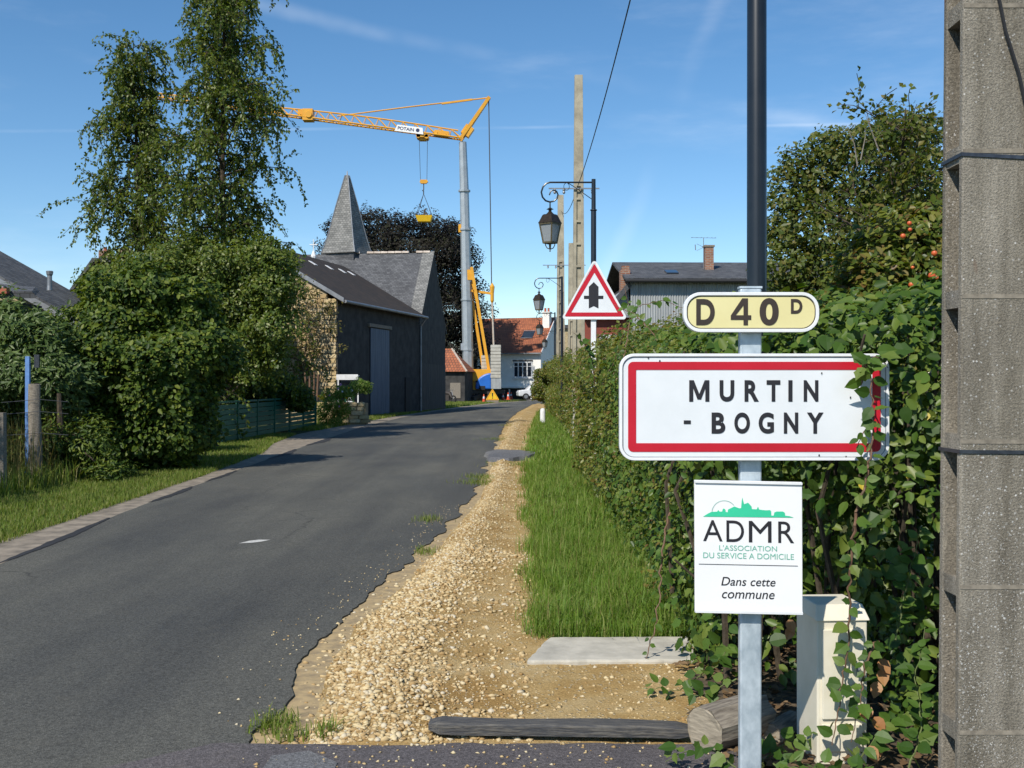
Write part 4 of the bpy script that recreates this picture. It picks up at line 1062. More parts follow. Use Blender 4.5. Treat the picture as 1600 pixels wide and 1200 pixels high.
b = MB(); b.tube([(W(1552, -40, NY).x - NX - pw / 2, -sy(2.9) - 0.010, W(0, -40, NY).z), (W(1570, 50, NY).x - NX - pw / 2, -sy(2.7) - 0.010, W(0, 50, NY).z), (W(1590, 115, NY).x - NX - pw / 2, -sy(2.6) - 0.012, W(0, 115, NY).z), (W(1602, 170, NY).x - NX - pw / 2, -sy(2.4) - 0.012, W(0, 170, NY).z), (W(1612, 420, NY).x - NX - pw / 2, -sy(2) - 0.012, W(0, 420, NY).z)], 0.006, 6)
b.build("earth_cable", M['cable'], near_pole)

def far_pole(label, pxc, Y, top_py, wpx_top, wpx_low, rec_py, arm=None):
    H = EYE + (600 - top_py) * Y / F
    w = S(wpx_low, Y) ; wt = S(wpx_top, Y)
    r = concrete_pole("utility_pole", label, ((pxc - 800) * Y / F, Y, 0), math.radians(90), H, w * 0.72, wt * 0.8, w, wt, EYE + (600 - rec_py) * Y / F, 0.66, 0.55, M['pole_far'], w * 0.29, "concrete utility poles", seam=False)
    if arm:
        for y, x0, x1 in arm:
            b = MB(); z = EYE + (600 - y) * Y / F
            # pole is turned 90 degrees: picture X is local -Y
            b.bar((-w * 0.40, -(x0 - pxc) * Y / F, z), (-w * 0.40, -(x1 - pxc) * Y / F, z), 0.035)
            m_arm = b.build("cross_arm", M['zinc'], r)
            b = MB()
            for fx in (0.12, 0.3, 0.86):
                xx = x0 + (x1 - x0) * fx
                b.lathe([(0.02, z - 0.16), (0.045, z - 0.12), (0.03, z - 0.08), (0.045, z - 0.05), (0.015, z - 0.01)], 8, (-w * 0.40, -(xx - pxc) * Y / F, 0))
            b.build("insulator", M['zinc'], m_arm)
    return r
far_pole("tall pale concrete pole with recessed ladder face beside the nearest scroll lantern", 904, 32, 118, 12.5, 21, 292, [(296, 857, 936)])
far_pole("shorter concrete pole behind the big lantern with a cross arm", 876, 55, 305, 9, 15, 410, [(415, 848, 915)])
far_pole("thin concrete pole almost hidden behind the tall pale one", 893, 48, 380, 9, 13, 470, None)

# overhead cable from the near pole to the tall one
b = MB(); p0 = Vector((1.62, 3.7, 8.15)); p1 = Vector(((903 - 800) * 31.8 / F, 31.8, EYE + (600 - 290) * 31.8 / F))
pts = []
for k in range(25):
    t = k / 24; p_ = p0.lerp(p1, t); p_.z -= 0.55 * 4 * t * (1 - t); pts.append(p_)
b.tube(pts, 0.011, 6)
tag(b.build("overhead_cable", M['cable'], smooth=True), "black overhead cable sagging from the near pole to the tall pole", "cable")
b = MB()
p0 = p1; p1 = Vector(((877 - 800) * 54.8 / F, 54.8, EYE + (600 - 330) * 54.8 / F)); pts = []
for k in range(13):
    t = k / 12; p_ = p0.lerp(p1, t); p_.z -= 0.4 * 4 * t * (1 - t); pts.append(p_)
b.tube(pts, 0.012, 5)
tag(b.build("overhead_cable", M['cable'], smooth=True), "thin overhead cable strung between the two far poles", "cable")

# ------------------------------------------------------------------ cabinet, log, stump, plank
cab = thing("meter_cabinet", "cream plastic meter cabinet half hidden by vines behind the sign post", "cabinet", (W(1316, 0, 4.34).x, 4.34, 0.07), math.radians(4))
zt_ = EYE + (600 - 968) * 4.34 / F - 0.07
b = MB(); b.box((0, 0.125, zt_ / 2 - 0.02), (0.205, 0.25, zt_ + 0.04)); b.build("body", M['cabinet'], cab, bevel=0.006)
b = MB(); b.add([(-0.112, -0.010, zt_ - 0.004), (0.112, -0.010, zt_ - 0.004), (0.112, 0.262, zt_ - 0.004), (-0.112, 0.262, zt_ - 0.004), (-0.095, 0.03, zt_ + 0.055), (0.095, 0.03, zt_ + 0.055), (0.095, 0.24, zt_ + 0.055), (-0.095, 0.24, zt_ + 0.055)], [(3, 2, 1, 0), (4, 5, 6, 7), (0, 1, 5, 4), (1, 2, 6, 5), (2, 3, 7, 6), (3, 0, 4, 7)]); b.build("lid", M['cabinet'], cab, bevel=0.005)
b = MB(); b.box((0, -0.005, zt_ * 0.60), (0.168, 0.012, zt_ * 0.66)); dr = b.build("door", M['cabinet'], cab, bevel=0.003)
b = MB(); b.box((0.06, -0.014, zt_ * 0.62), (0.014, 0.008, 0.035)); b.build("lock", M['line_ink'], dr)
b = MB(); b.box((0, -0.004, zt_ * 0.13), (0.168, 0.010, zt_ * 0.2)); b.build("base_panel", M['cabinet'], cab, bevel=0.003)

def log(name, label, a, bpt, r, n=22, cat="log"):
    a, bpt = Vector(a), Vector(bpt); d = bpt - a; L = d.length
    root = thing(name, label, cat, (a.x, a.y, 0), math.atan2(d.y, d.x))
    rs = random.Random(3); b = MB(); m = 9
    lump = [1 + rs.uniform(-0.09, 0.07) for _ in range(n)]
    vs = []; fs = []
    for i in range(m):
        for k in range(n):
            t = 2 * math.pi * k / n; q = r * lump[k] * (1 + rs.uniform(-0.02, 0.02)) * (0.96 if i == 0 else 1)
            vs.append((L * i / (m - 1) + (rs.uniform(-0.008, 0.008) if i in (0, m - 1) else 0), q * math.cos(t), a.z + q * math.sin(t) * 0.94))
    for i in range(m - 1):
        for k in range(n): fs.append((i * n + k, (i + 1) * n + k, (i + 1) * n + (k + 1) % n, i * n + (k + 1) % n))
    b.add(vs, fs); b.build("trunk", M['wood_grey'], root, smooth=True)
    e = MB(); ring = vs[:n]; e.add([(x - 0.002, y, z) for x, y, z in ring], [tuple(range(n - 1, -1, -1))]); e.build("cut_end", M['wood_end'], root)
    return root
log("log", "short weathered log with its sawn end to the lane beside the sign post", (0.80, 4.52, 0.115), (1.07, 4.74, 0.115), 0.10)
log("stump", "small grey wood chunk lying between the sign post and the cabinet", (1.10, 4.62, 0.055), (1.24, 4.80, 0.06), 0.058, 14, "wood")
b = MB(); xs = np.linspace(-0.56, 0.56, 23); vs = []; fs = []
for i, x in enumerate(xs):
    w = 0.052 * (0.55 if i == 0 else 1.0) * (1 + 0.1 * math.sin(x * 9)); 
    zc = 0.055 + 0.004 * math.sin(x * 5); h = 0.026 * (0.6 if i in (0, 22) else 1)
    yo = 0.01 * math.sin(x * 3)
    for dy, dz in ((-w, -h * 0.9), (-w * 1.02, h * 0.70), (-w * 0.86, h), (w * 0.85, h * 0.95), (w, h * 0.5), (w, -h)): vs.append((x, yo + dy, zc + dz))
for i in range(22):
    for k in range(6): fs.append((i * 6 + k, i * 6 + (k + 1) % 6, (i + 1) * 6 + (k + 1) % 6, (i + 1) * 6 + k))
fs += [tuple(range(5, -1, -1)), tuple(22 * 6 + k for k in range(6))]
b.add(vs, fs); o = b.build("plank", M['plank']); o.location = (0.20, 4.70, 0.012); o.rotation_euler = (0, 0.012, -0.06)
tag(o, "long dark weathered plank lying on the edge of the gravel", "plank")
# ------------------------------------------------------------------ stone barn by the road
barn = thing("stone_barn", "long stone barn with brown tiled roof and shaded wall facing the road", "barn", (-7.7, 48.0, 0), math.radians(-13))
BL, BW, EZ, RZ = 11.8, 9.0, 5.3, 8.0
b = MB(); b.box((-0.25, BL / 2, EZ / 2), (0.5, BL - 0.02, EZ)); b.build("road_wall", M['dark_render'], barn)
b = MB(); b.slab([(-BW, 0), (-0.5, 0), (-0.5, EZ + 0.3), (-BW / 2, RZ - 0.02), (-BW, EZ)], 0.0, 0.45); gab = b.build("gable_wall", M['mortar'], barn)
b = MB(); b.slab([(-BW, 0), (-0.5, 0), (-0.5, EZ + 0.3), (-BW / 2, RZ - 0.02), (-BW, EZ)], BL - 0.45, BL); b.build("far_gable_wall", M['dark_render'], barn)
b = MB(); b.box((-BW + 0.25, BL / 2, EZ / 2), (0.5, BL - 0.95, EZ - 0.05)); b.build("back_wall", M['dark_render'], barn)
def slope(x0, z0, x1, z1, y0, y1, th, name, mat, parent, uv=True):
    d = Vector((x1 - x0, 0, z1 - z0)).normalized(); n = Vector((-d.z, 0, d.x))
    if n.z < 0: n = -n
    a0, a1 = Vector((x0, 0, z0)), Vector((x1, 0, z1)); vs = []
    for y in (y0, y1):
        for p_ in (a0, a1, a1 + n * th, a0 + n * th): vs.append((p_.x, y, p_.z))
    b = MB(); b.add(vs, [(0, 1, 2, 3), (7, 6, 5, 4), (0, 4, 5, 1), (1, 5, 6, 2), (2, 6, 7, 3), (3, 7, 4, 0)])
    import bmesh
    o = b.build(name, mat, parent)
    bm = bmesh.new(); bm.from_mesh(o.data); bmesh.ops.recalc_face_normals(bm, faces=bm.faces); bm.to_mesh(o.data); bm.free(); o.data.update()
    return uv_planar(o)
sl_ = (RZ - EZ) / (BW / 2)
roof = slope(0.35, EZ - 0.35 * sl_, -BW / 2, RZ, -0.12, BL + 0.1, 0.12, "roof_slope", M['brown_roof'], barn)
slope(-BW - 0.35, EZ - 0.35 * sl_, -BW / 2, RZ, -0.12, BL + 0.1, 0.12, "roof_slope", M['brown_roof'], barn)
b = MB(); b.tube([(0.42, -0.12, EZ - 0.12), (0.42, BL + 0.1, EZ - 0.12)], 0.07, 8); b.build("rain_gutter", M['zinc'], barn)
b = MB(); b.tube([(0.42, BL - 0.1, EZ - 0.15), (0.1, BL - 0.1, EZ - 0.6), (0.1, BL - 0.1, 0)], 0.05, 8); b.build("downpipe", M['zinc'], barn)
b = MB(); b.slab([(0.35, EZ - 0.16), (0.35, EZ + 0.04), (-BW / 2, RZ + 0.15), (-BW / 2, RZ - 0.06)], -0.16, -0.125); b.build("verge_board", M['zinc'], barn)
for s in (5.5, 7.6, 9.4, 10.7):                       # pale glass tiles
    t = 0.80; x = 0.35 + (-BW / 2 - 0.35) * t; z = (EZ - 0.35 * sl_) + (RZ - EZ + 0.35 * sl_) * t + 0.15
    b = MB(); m_ = Matrix.Rotation(math.atan(sl_), 3, 'Y'); b.box((x, s, z), (0.42, 0.34, 0.03), m_); b.build("glass_tile", M['white_frame'], barn)
# tall boarded door, lintel and a low window
dr = MB(); dr.box((-0.005, 5.35, 2.12), (0.05, 2.66, 4.24)); dr = dr.build("barn_door", M['dark'], barn)
for k in range(9):
    b = MB(); b.box((0.035, 4.05 + 0.295 * k + 0.145, 2.13), (0.035, 0.28, 4.2)); b.build("plank", M['door_blue'], dr)
b = MB(); b.box((0.06, 5.35, 4.36), (0.10, 3.2, 0.16)); b.build("lintel", M['wood_grey'], barn)
b = MB(); b.box((0.01, 0.95, 1.85), (0.06, 1.3, 0.5)); b.build("window", M['dark'], barn)
b = MB(); b.box((0.02, 9.6, 0.95), (0.07, 0.7, 1.9)); b.build("side_door", M['dark'], barn)
rs = random.Random(8)
bmesh_stones = []
for v in range(5):
    b = MB(); w, h = 0.40, 0.17
    pts = [(-w/2, -h/2 + rs.uniform(0, .03)), (-w/6, -h/2 - rs.uniform(0, .01)), (w/2 - rs.uniform(0, .04), -h/2), (w/2, h/2 - rs.uniform(0, .05)), (w/5, h/2), (-w/2 + rs.uniform(0, .04), h/2 - rs.uniform(0, .02))]
    b.slab(pts, -0.035, 0.02); b.v = [((x * 0.93, y, z * 0.93) if y < 0 else (x, y, z)) for x, y, z in b.v]
    bmesh_stones.append(b.mesh("stone", M['wall_stone']))
z = 0.12
while z < 7.6:
    h = rs.uniform(0.14, 0.23); x = -0.02
    xmin = max(-4.6, -BW / 2 - (RZ - z) / sl_)
    xmax = min(-0.02, -BW / 2 + (RZ - 0.25 - z) / sl_ if z > EZ else -0.02)
    x = xmax - rs.uniform(0, 0.02)
    while x > xmin:
        w = rs.uniform(0.22, 0.52)
        o = bpy.data.objects.new("stone", rs.choice(bmesh_stones)); link(o, gab)
        o.location = (x - w / 2, rs.uniform(-0.012, 0.006), z + h / 2); o.scale = (w / 0.40 * 0.95, 1, h / 0.17 * 0.93)
        x -= w
    z += h

# ------------------------------------------------------------------ church with slate roof and spire
ch = thing("church", "grey slate roofed church with pointed spire behind the barn", "church", (-5.05, 59.75, 0), math.radians(-6.5))
CW, CE, CR, CL = 7.95, 5.0, 9.15, 17.0
def tri_wall(x0, x1, name, mat):
    b = MB(); vs = [(x0, 0, 0), (x0, CW, 0), (x0, CW, CE), (x0, CW / 2, CR - 0.05), (x0, 0, CE)]; vs += [(x1, y, z) for _, y, z in vs]
    b.add(vs, [(0, 1, 2, 3, 4), (9, 8, 7, 6, 5)] + [(k, k + 5, (k + 1) % 5 + 5, (k + 1) % 5) for k in range(5)]); return b.build(name, mat, ch)
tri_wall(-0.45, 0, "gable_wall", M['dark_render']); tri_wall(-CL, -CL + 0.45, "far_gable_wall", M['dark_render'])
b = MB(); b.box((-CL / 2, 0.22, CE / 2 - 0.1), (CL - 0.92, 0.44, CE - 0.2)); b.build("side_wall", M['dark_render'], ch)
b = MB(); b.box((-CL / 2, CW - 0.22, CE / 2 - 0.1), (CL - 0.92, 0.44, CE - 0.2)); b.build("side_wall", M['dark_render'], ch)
for k in range(11):
    b = MB(); b.box((0.03, 0.4 + 0.70 * k, 1.35), (0.05, 0.67, 2.7)); b.build("boarding", M['plank_wall'], ch)
def yslope(y0, z0, y1, z1, x0, x1, th, name, mat, parent):
    import bmesh
    d = Vector((0, y1 - y0, z1 - z0)).normalized(); n = Vector((0, -d.z, d.y))
    if n.z < 0: n = -n
    vs = []
    for x in (x0, x1):
        for p_ in (Vector((0, y0, z0)), Vector((0, y1, z1)), Vector((0, y1, z1)) + n * th, Vector((0, y0, z0)) + n * th): vs.append((x, p_.y, p_.z))
    b = MB(); b.add(vs, [(0, 1, 2, 3), (7, 6, 5, 4), (0, 4, 5, 1), (1, 5, 6, 2), (2, 6, 7, 3), (3, 7, 4, 0)])
    o = b.build(name, mat, parent)
    bm = bmesh.new(); bm.from_mesh(o.data); bmesh.ops.recalc_face_normals(bm, faces=bm.faces); bm.to_mesh(o.data); bm.free(); o.data.update()
    return uv_planar(o)
cs = (CR - CE) / (CW / 2)
yslope(-0.35, CE - 0.35 * cs, CW / 2, CR, -CL, 0.02, 0.1, "roof_slope", M['slate_course'], ch)
yslope(CW + 0.35, CE - 0.35 * cs, CW / 2, CR, -CL, 0.02, 0.1, "roof_slope", M['slate_course'], ch)
yslope(-0.36, CE - 0.36 * cs + 0.104 * 1.4, CW / 2, CR + 0.104 * 1.4, -0.62, 0.06, 0.03, "verge_slates", M['slate_pale'], ch)
for k in range(12):
    b = MB(); n = 7; x0 = -5.2 + k * 0.42
    if k in (2, 9): continue
    pr = [(0.17 * math.cos(math.pi * i / 6), 0.14 * math.sin(math.pi * i / 6)) for i in range(7)]
    vs = [(x0, CW / 2 + a, CR + 0.08 + c) for a, c in pr] + [(x0 + 0.39, CW / 2 + a * 0.9, CR + 0.08 + c * 0.9) for a, c in pr]
    b.add(vs, [(i, i + 1, i + 8, i + 7) for i in range(6)] + [tuple(range(6, -1, -1)), tuple(range(7, 14))]); b.build("ridge_tile", M['ridge_tile'], ch)
sp = Vector(((542.5 - 800) * 65 / F, 65, 0)) - Vector((-5.05, 59.75, 0)); sp = Matrix.Rotation(math.radians(6.5), 3, 'Z') @ sp
A0 = math.radians(-65.9 + 6.5); zb = EYE + (600 - 410) * 65 / F; k65 = 65 / F
b = MB(); b.lathe([(41.5 * k65 * 0.88, zb - 0.6), (41.5 * k65 * 0.88, zb + 14 * k65)], 4, (sp.x, sp.y, 0), A0); uv_planar(b.build("spire_base", M['slate_course'], ch))
b = MB(); b.lathe([(41.6 * k65, zb + 12 * k65), (36 * k65, zb + 24 * k65), (29 * k65, zb + 46 * k65), (18 * k65, zb + 86 * k65), (3.0 * k65, zb + 136 * k65)], 4, (sp.x, sp.y, 0), A0); spr = uv_planar(b.build("spire", M['slate_pale'], ch))
b = MB(); b.tube([(sp.x, sp.y, zb + 134 * k65), (sp.x, sp.y, zb + 143 * k65)], [0.06, 0.02], 6)
b.build("finial", M['zinc'], spr)
b = MB()
prof = [(41.9 * k65, zb + 12 * k65), (36.4 * k65, zb + 24 * k65), (29.4 * k65, zb + 46 * k65), (18.4 * k65, zb + 86 * k65), (3.4 * k65, zb + 136 * k65)]
for k in range(4):
    a = A0 + k * math.pi / 2; b.tube([(sp.x + r * math.cos(a), sp.y + r * math.sin(a), z) for r, z in prof], 0.035, 5)
b.build("hip_flashing", M['zinc'], spr)
wv = W(490, 392, 62); b = MB()
b.tube([(wv.x, wv.y, 8.2), (wv.x, wv.y, wv.z + 0.65)], 0.03, 6); b.tube([(wv.x - 0.22, wv.y, wv.z + 0.35), (wv.x + 0.22, wv.y, wv.z + 0.35)], 0.035, 6); b.lathe([(0.10, wv.z - 0.7), (0.16, wv.z - 0.3), (0.05, wv.z)], 8, (wv.x, wv.y, 0))
tag(b.build("roof_cross", M['white_frame']), "small pale cross finial peeping over the barn roof", "cross")

# ------------------------------------------------------------------ red roofed shed behind the church
sh = thing("tiled_shed", "small dark shed with red tiled roof beside the crane", "shed", (W(708, 0, 92).x, 92, 0), math.radians(-10))
sw = S(52, 92)
b = MB(); b.box((-0.4, 1.6, 1.35), (sw, 3.2, 2.7)); b.build("wall", M['dark_render'], sh)
b = MB(); vs = [(-0.4 - sw / 2 - 0.2, -0.35, 2.6), (-0.4 + sw / 2 + 0.25, -0.35, 2.6), (-0.4 + sw / 2 - 1.5, 1.6, 4.6), (-0.4 - sw / 2 - 0.2, 1.6, 4.6), (-0.4 - sw / 2 - 0.2, 3.5, 2.6), (-0.4 + sw / 2 + 0.25, 3.5, 2.6)]
b.add(vs, [(0, 1, 2, 3), (1, 5, 2), (3, 2, 5, 4), (0, 3, 4), (0, 4, 5, 1)]); uv_planar(b.build("roof", M['orange_roof'], sh))
b = MB(); b.bar(vs[1], vs[2], 0.12); b.build("verge_trim", M['ridge_tile'], sh)
b = MB(); b.box((0.2, -0.02, 1.0), (0.9, 0.06, 1.3)); b.build("door", M['wood_grey'], sh)

# ------------------------------------------------------------------ white house with orange roof at the end of the road
YH = 112.0; kh = YH / F
hs = thing("white_house", "white rendered house with orange tiled roof at the end of the road", "house", ((845 - 800) * kh, YH, 0), math.radians(-20))
HW, HD, HE = 8.2, 8.6, EYE + 54 * kh
HR = EYE + 103 * (YH + 4) / F
b = MB(); b.box((-HW / 2, HD / 2, HE / 2), (HW, HD, HE)); b.build("wall", M['render_white'], hs)
b = MB(); b.add([(0.003, 0, HE), (0.003, HD, HE), (0.003, HD / 2, HR - 0.1)], [(0, 1, 2)]); b.build("gable", M['render_white'], hs); b = MB(); b.add([(-HW, 0, HE), (-HW, HD / 2, HR - 0.1), (-HW, HD, HE)], [(0, 1, 2)]); b.build("gable", M['render_white'], hs)
hsl = (HR - HE) / (HD / 2)
yslope(-0.5, HE - 0.5 * hsl, HD / 2, HR, -HW - 0.2, 0.25, 0.12, "roof_slope", M['orange_roof'], hs)
yslope(HD + 0.5, HE - 0.5 * hsl, HD / 2, HR, -HW - 0.2, 0.25, 0.12, "roof_slope", M['orange_roof'], hs)
b = MB(); b.bar((0.26, -0.5, HE - 0.5 * hsl + 0.05), (0.26, HD / 2, HR + 0.05), 0.06, 0.28); b.bar((0.26, HD + 0.5, HE - 0.5 * hsl + 0.05), (0.26, HD / 2, HR + 0.05), 0.06, 0.28); b.build("bargeboard", M['white_frame'], hs)
b = MB(); b.bar((-HW - 0.2, -0.52, HE - 0.5 * hsl), (0.25, -0.52, HE - 0.5 * hsl), 0.14); b.build("rain_gutter", M['zinc'], hs)
def window(parent, x, z, w, h, n, y=-0.02):
    f = MB(); f.box((x, y, z), (w, 0.06, h)); wi = f.build("window", M['glass'], parent)
    f = MB()
    for k in range(n + 1): f.box((x - w / 2 + w * k / n, y - 0.05, z), (0.10, 0.05, h + 0.1))
    f.box((x, y - 0.052, z + h / 2), (w, 0.05, 0.12)); f.box((x, y - 0.052, z - h / 2), (w, 0.05, 0.12)); f.box((x, y - 0.053, z + h * 0.22), (w, 0.04, 0.07))
    f.build("frame", M['white_frame'], wi)
    f = MB(); f.box((x, y - 0.1, z - h / 2 - 0.12), (w + 0.3, 0.2, 0.08)); f.build("sill", M['white_frame'], wi)
wz_h = EYE + (600 - 577.5) * kh
window(hs, -1.95, wz_h, 1.95, 1.55, 4)
b = MB(); b.box((-1.95, -0.04, wz_h + 0.93), (2.2, 0.10, 0.14)); b.build("shutter_box", M['dark_render'], hs)
b = MB(); b.box((-HW / 2, -0.03, 0.55), (HW - 0.05, 0.10, 1.1)); b.build("basement_plinth", M['dark'], hs)
b = MB(); b.box((-2.2, -0.25, 1.22), (4.6, 0.5, 0.18)); b.build("balcony_slab", M['render_white'], hs)
for x in (-3.4, -2.0, -1.0): 
    b = MB(); b.box((x, -0.10, 0.5), (0.14, 0.06, 1.0)); b.build("pillar", M['white_frame'], hs)
t = 0.42; b = MB(); m_ = Matrix.Rotation(math.atan(hsl), 3, 'X')
zc = HE + (HR - HE) * t + 0.16; b.box((-2.0, HD / 2 * t, zc), (1.25, 1.1, 0.10), m_); sk = b.build("skylight", M['glass'], hs)
b = MB(); b.box((-2.0, HD / 2 * t - 0.52, zc - 0.38), (1.3, 0.08, 0.12), m_); b.box((-2.0, HD / 2 * t + 0.52, zc + 0.42), (1.3, 0.08, 0.12), m_); b.build("frame", M['zinc'], sk)
b = MB(); b.box((-0.35, HD / 2 - 1.2, HR - 0.5), (0.75, 0.75, 2.0)); cm = b.build("chimney", M['render_white'], hs)
b = MB(); b.box((-0.35, HD / 2 - 1.2, HR + 0.54), (0.9, 0.9, 0.1)); b.build("chimney_cap", M['render_white'], cm)
for dx in (-0.18, 0.18):
    b = MB(); b.lathe([(0.13, HR + 0.58), (0.11, HR + 0.95), (0.13, HR + 1.0)], 10, (-0.35 + dx, HD / 2 - 1.2, 0)); b.build("chimney_pot", M['pot'], cm)

# ------------------------------------------------------------------ corrugated hall and brick annex on the right
YC = 45.0; kc = YC / F
hall = thing("corrugated_hall", "grey corrugated metal hall with slate roof and brick chimneys behind the hedge", "hall", ((985 - 800) * kc, YC, 0), math.radians(1.5))
WL = 11.5; CEV = EYE + 160 * kc; CRV = EYE + 187 * (YC + 4.2) / F
n = int(WL / 0.026); vs = []; fs = []
for i in range(n + 1):
    x = i * WL / n; y = 0.022 * math.sin(x / 0.105 * 2 * math.pi); vs += [(x, y, 0), (x, y, CEV + 0.05)]
for i in range(n): fs.append((2 * i, 2 * i + 2, 2 * i + 3, 2 * i + 1))
b = MB(); b.add(vs, fs); b.build("corrugated_sheet", M['corrugated'], hall, smooth=True)
b = MB(); b.slab([(0.05, 0), (WL - 0.05, 0), (WL - 0.05, CEV), (0.05, CEV)], 0.06, 8.2); b.build("wall_core", M['dark_render'], hall)
yslope(-0.35, CEV + 0.02, 4.2, CRV, -0.25, WL + 0.2, 0.10, "roof_slope", M['slate_course'], hall)
yslope(8.7, CEV + 0.02, 4.2, CRV, -0.25, WL + 0.2, 0.10, "roof_slope", M['slate_course'], hall)
b = MB(); b.tube([(-0.25, -0.42, CEV + 0.0), (WL + 0.2, -0.42, CEV + 0.0)], 0.07, 8); b.build("rain_gutter", M['cable'], hall)
rv = (CRV - CEV) / 4.55
def on_roof(px, t):                                   # local x for a pixel column, and a point up the slope
    return (px - 800) * kc - (985 - 800) * kc, -0.35 + 4.55 * t, CEV + 0.02 + rv * 4.55 * t
x, y, z = on_roof(1056, 0.30); b = MB(); m_ = Matrix.Rotation(math.atan(rv), 3, 'X'); b.box((x, y, z + 0.14), (0.5, 0.75, 0.06), m_); b.build("roof_window", M['glass'], hall)
x, y, z = on_roof(1121, 0.55); b = MB(); b.box((x + 0.1, y, z + 0.42), (0.36, 0.4, 1.25)); uv_planar(b.build("chimney", M['brick'], hall))
b = MB(); b.box((x + 0.1, y, z + 1.07), (0.44, 0.48, 0.08)); b.build("chimney_cap", M['wood_grey'], hall)
b = MB(); zA = EYE + (600 - 370) * (YC + 2) / F; xa = x - 0.12
b.tube([(xa, y, z), (xa, y, zA)], 0.015, 5); b.tube([(xa - 0.55, y, zA), (xa + 0.55, y, zA - 0.02)], 0.008, 4)
for dx in (-0.5, -0.3, -0.1, 0.15, 0.35, 0.5): b.tube([(xa + dx, y - 0.16, zA), (xa + dx, y + 0.16, zA)], 0.006, 4)
for s_ in (-1, 1): b.tube([(xa - 0.30, y, zA - 0.42 + 0.15 * s_), (xa, y, zA - 0.42), (xa + 0.1, y, zA - 0.42 - 0.12 * s_)], 0.008, 4)
b.tube([(xa - 0.36, y - 0.05, zA - 0.55), (xa - 0.36, y + 0.05, zA - 0.3)], 0.02, 4); b.build("antenna", M['zinc'], hall)
b = MB(); b.box((-0.12, 0.9, CEV - 0.02), (0.40, 0.5, 1.15)); b.box((-0.10, 0.9, CEV + 0.64), (0.30, 0.4, 0.18)); uv_planar(b.build("chimney", M['brick'], hall))
b = MB(); b.box((-0.10, 0.88, CEV - 0.72), (0.5, 0.56, 0.3)); b.build("chimney_foot", M['render_white'], hall)
# lean-to gable on the left with dark verge
b = MB(); b.slab([(-1.6, 0), (-0.02, 0), (-0.02, CEV - 0.3), (-0.25, CEV - 0.3), (-1.6, 3.7)], 0.3, 3.5); b.build("lean_to", M['corrugated'], hall)
b = MB(); b.bar((-0.02, 0.2, CEV - 0.1), (-1.75, 0.2, 3.6), 0.5, 0.18); b.build("lean_to_roof", M['slate'], hall)
an = thing("brick_annex", "low red brown annex with a white band behind the triangular sign", "outbuilding", ((950 - 800) * 38 / F, 38, 0), 0)
k38 = 38 / F; z38 = lambda py: EYE + (600 - py) * k38
b = MB(); b.box((0, 1.5, (z38(497)) / 2 ), (S(72, 38), 3.0, z38(497))); b.build("wall", M['red_panel'], an)
b = MB(); b.box((S(12, 38), -0.03, (z38(523) + z38(534)) / 2), (S(50, 38), 0.06, S(11, 38))); b.build("white_band", M['white_frame'], an)
b = MB(); b.box((0, 1.4, z38(496) + 0.03), (S(78, 38), 3.4, 0.10)); b.build("roof_slab", M['zinc'], an)
oc = thing("ochre_house", "narrow ochre rendered wall between two poles above the hedge", "house", ((884 - 800) * 75 / F, 75, 0), 0)
b = MB(); b.box((0.2, 1.5, 2.7), (S(34, 75), 3, 5.4)); b.build("wall", M['cream_render'], oc)
b = MB(); b.box((0.2, 1.5, 5.5), (S(40, 75), 3.4, 0.25)); b.build("roof", M['slate'], oc)

# ------------------------------------------------------------------ houses on the far left
lh = thing("slate_cottage", "low cream stone cottage with dark slate roof behind the left hedge", "house", (-16.5, 26.0, 0), 0)
z_at = lambda X: 3.5 - 0.56 * (X + 11.3)
X0, X1 = -16.5, -10.2
b = MB(); b.slab([(0, 0), (X1 - 0.45 - X0, 0), (X1 - 0.45 - X0, z_at(X1 - 0.45) - 0.15), (0, z_at(X0) - 0.15)], 0.15, 4.0); b.build("wall", M['cream_render'], lh)
slope(X1 - X0, z_at(X1), 0, z_at(X0), 0.0, 4.2, 0.10, "roof_slope", M['slate_course'], lh)
slope(-6.3, z_at(X1), 0, z_at(X0), 0.0, 4.2, 0.10, "roof_slope", M['slate_course'], lh)
b = MB(); b.bar((X1 - X0, -0.02, z_at(X1) - 0.03), (0, -0.02, z_at(X0) - 0.03), 0.04, 0.14); b.build("verge_board", M['zinc'], lh)
sd = thing("lean_to_shed", "dark lean-to shed with stove pipe at the far left above the hedge", "shed", (W(0, 0, 22).x, 22, 0), 0)
k22 = 22 / F; zp = lambda py: EYE + (600 - py) * k22
b = MB(); b.add([(-2.6, 0, zp(452)), (0.64, 0, zp(455)), (0.72, 0, zp(462)), (0.72, 0.02, zp(466)), (-2.6, 0, zp(466)), (-2.6, 3.2, zp(412)), (-0.60, 3.0, zp(428)), (-0.50, 3.0, zp(434))], [(0, 1, 6, 5), (1, 2, 7, 6), (4, 3, 2, 1, 0)]); uv_planar(b.build("roof", M['slate_course'], sd))
b = MB(); b.box((-1.2, 0.8, zp(470) / 2), (2.8, 1.4, zp(470))); b.build("wall", M['dark'], sd)
b = MB(); b.bar((-2.0, -0.10, zp(447)), (0.10, -0.02, zp(452)), 0.12, 0.14); b.build("rain_gutter", M['zinc'], sd)
b = MB(); b.box((0.10, -0.1, zp(455)), (0.22, 0.14, 0.12)); b.build("beam_end", M['pot'], sd)
b = MB(); b.lathe([(0.06, zp(448)), (0.05, zp(440)), (0.05, zp(424)), (0.065, zp(422)), (0.075, zp(417)), (0.06, zp(416))], 10, (S(48, 22), 0.9, 0)); b.build("stove_pipe", M['zinc'], sd)
bh = thing("brick_chimney_house", "house roof with brick chimneys and red pots behind the left shrubs", "house", (W(170, 0, 40).x, 40, 0), 0)
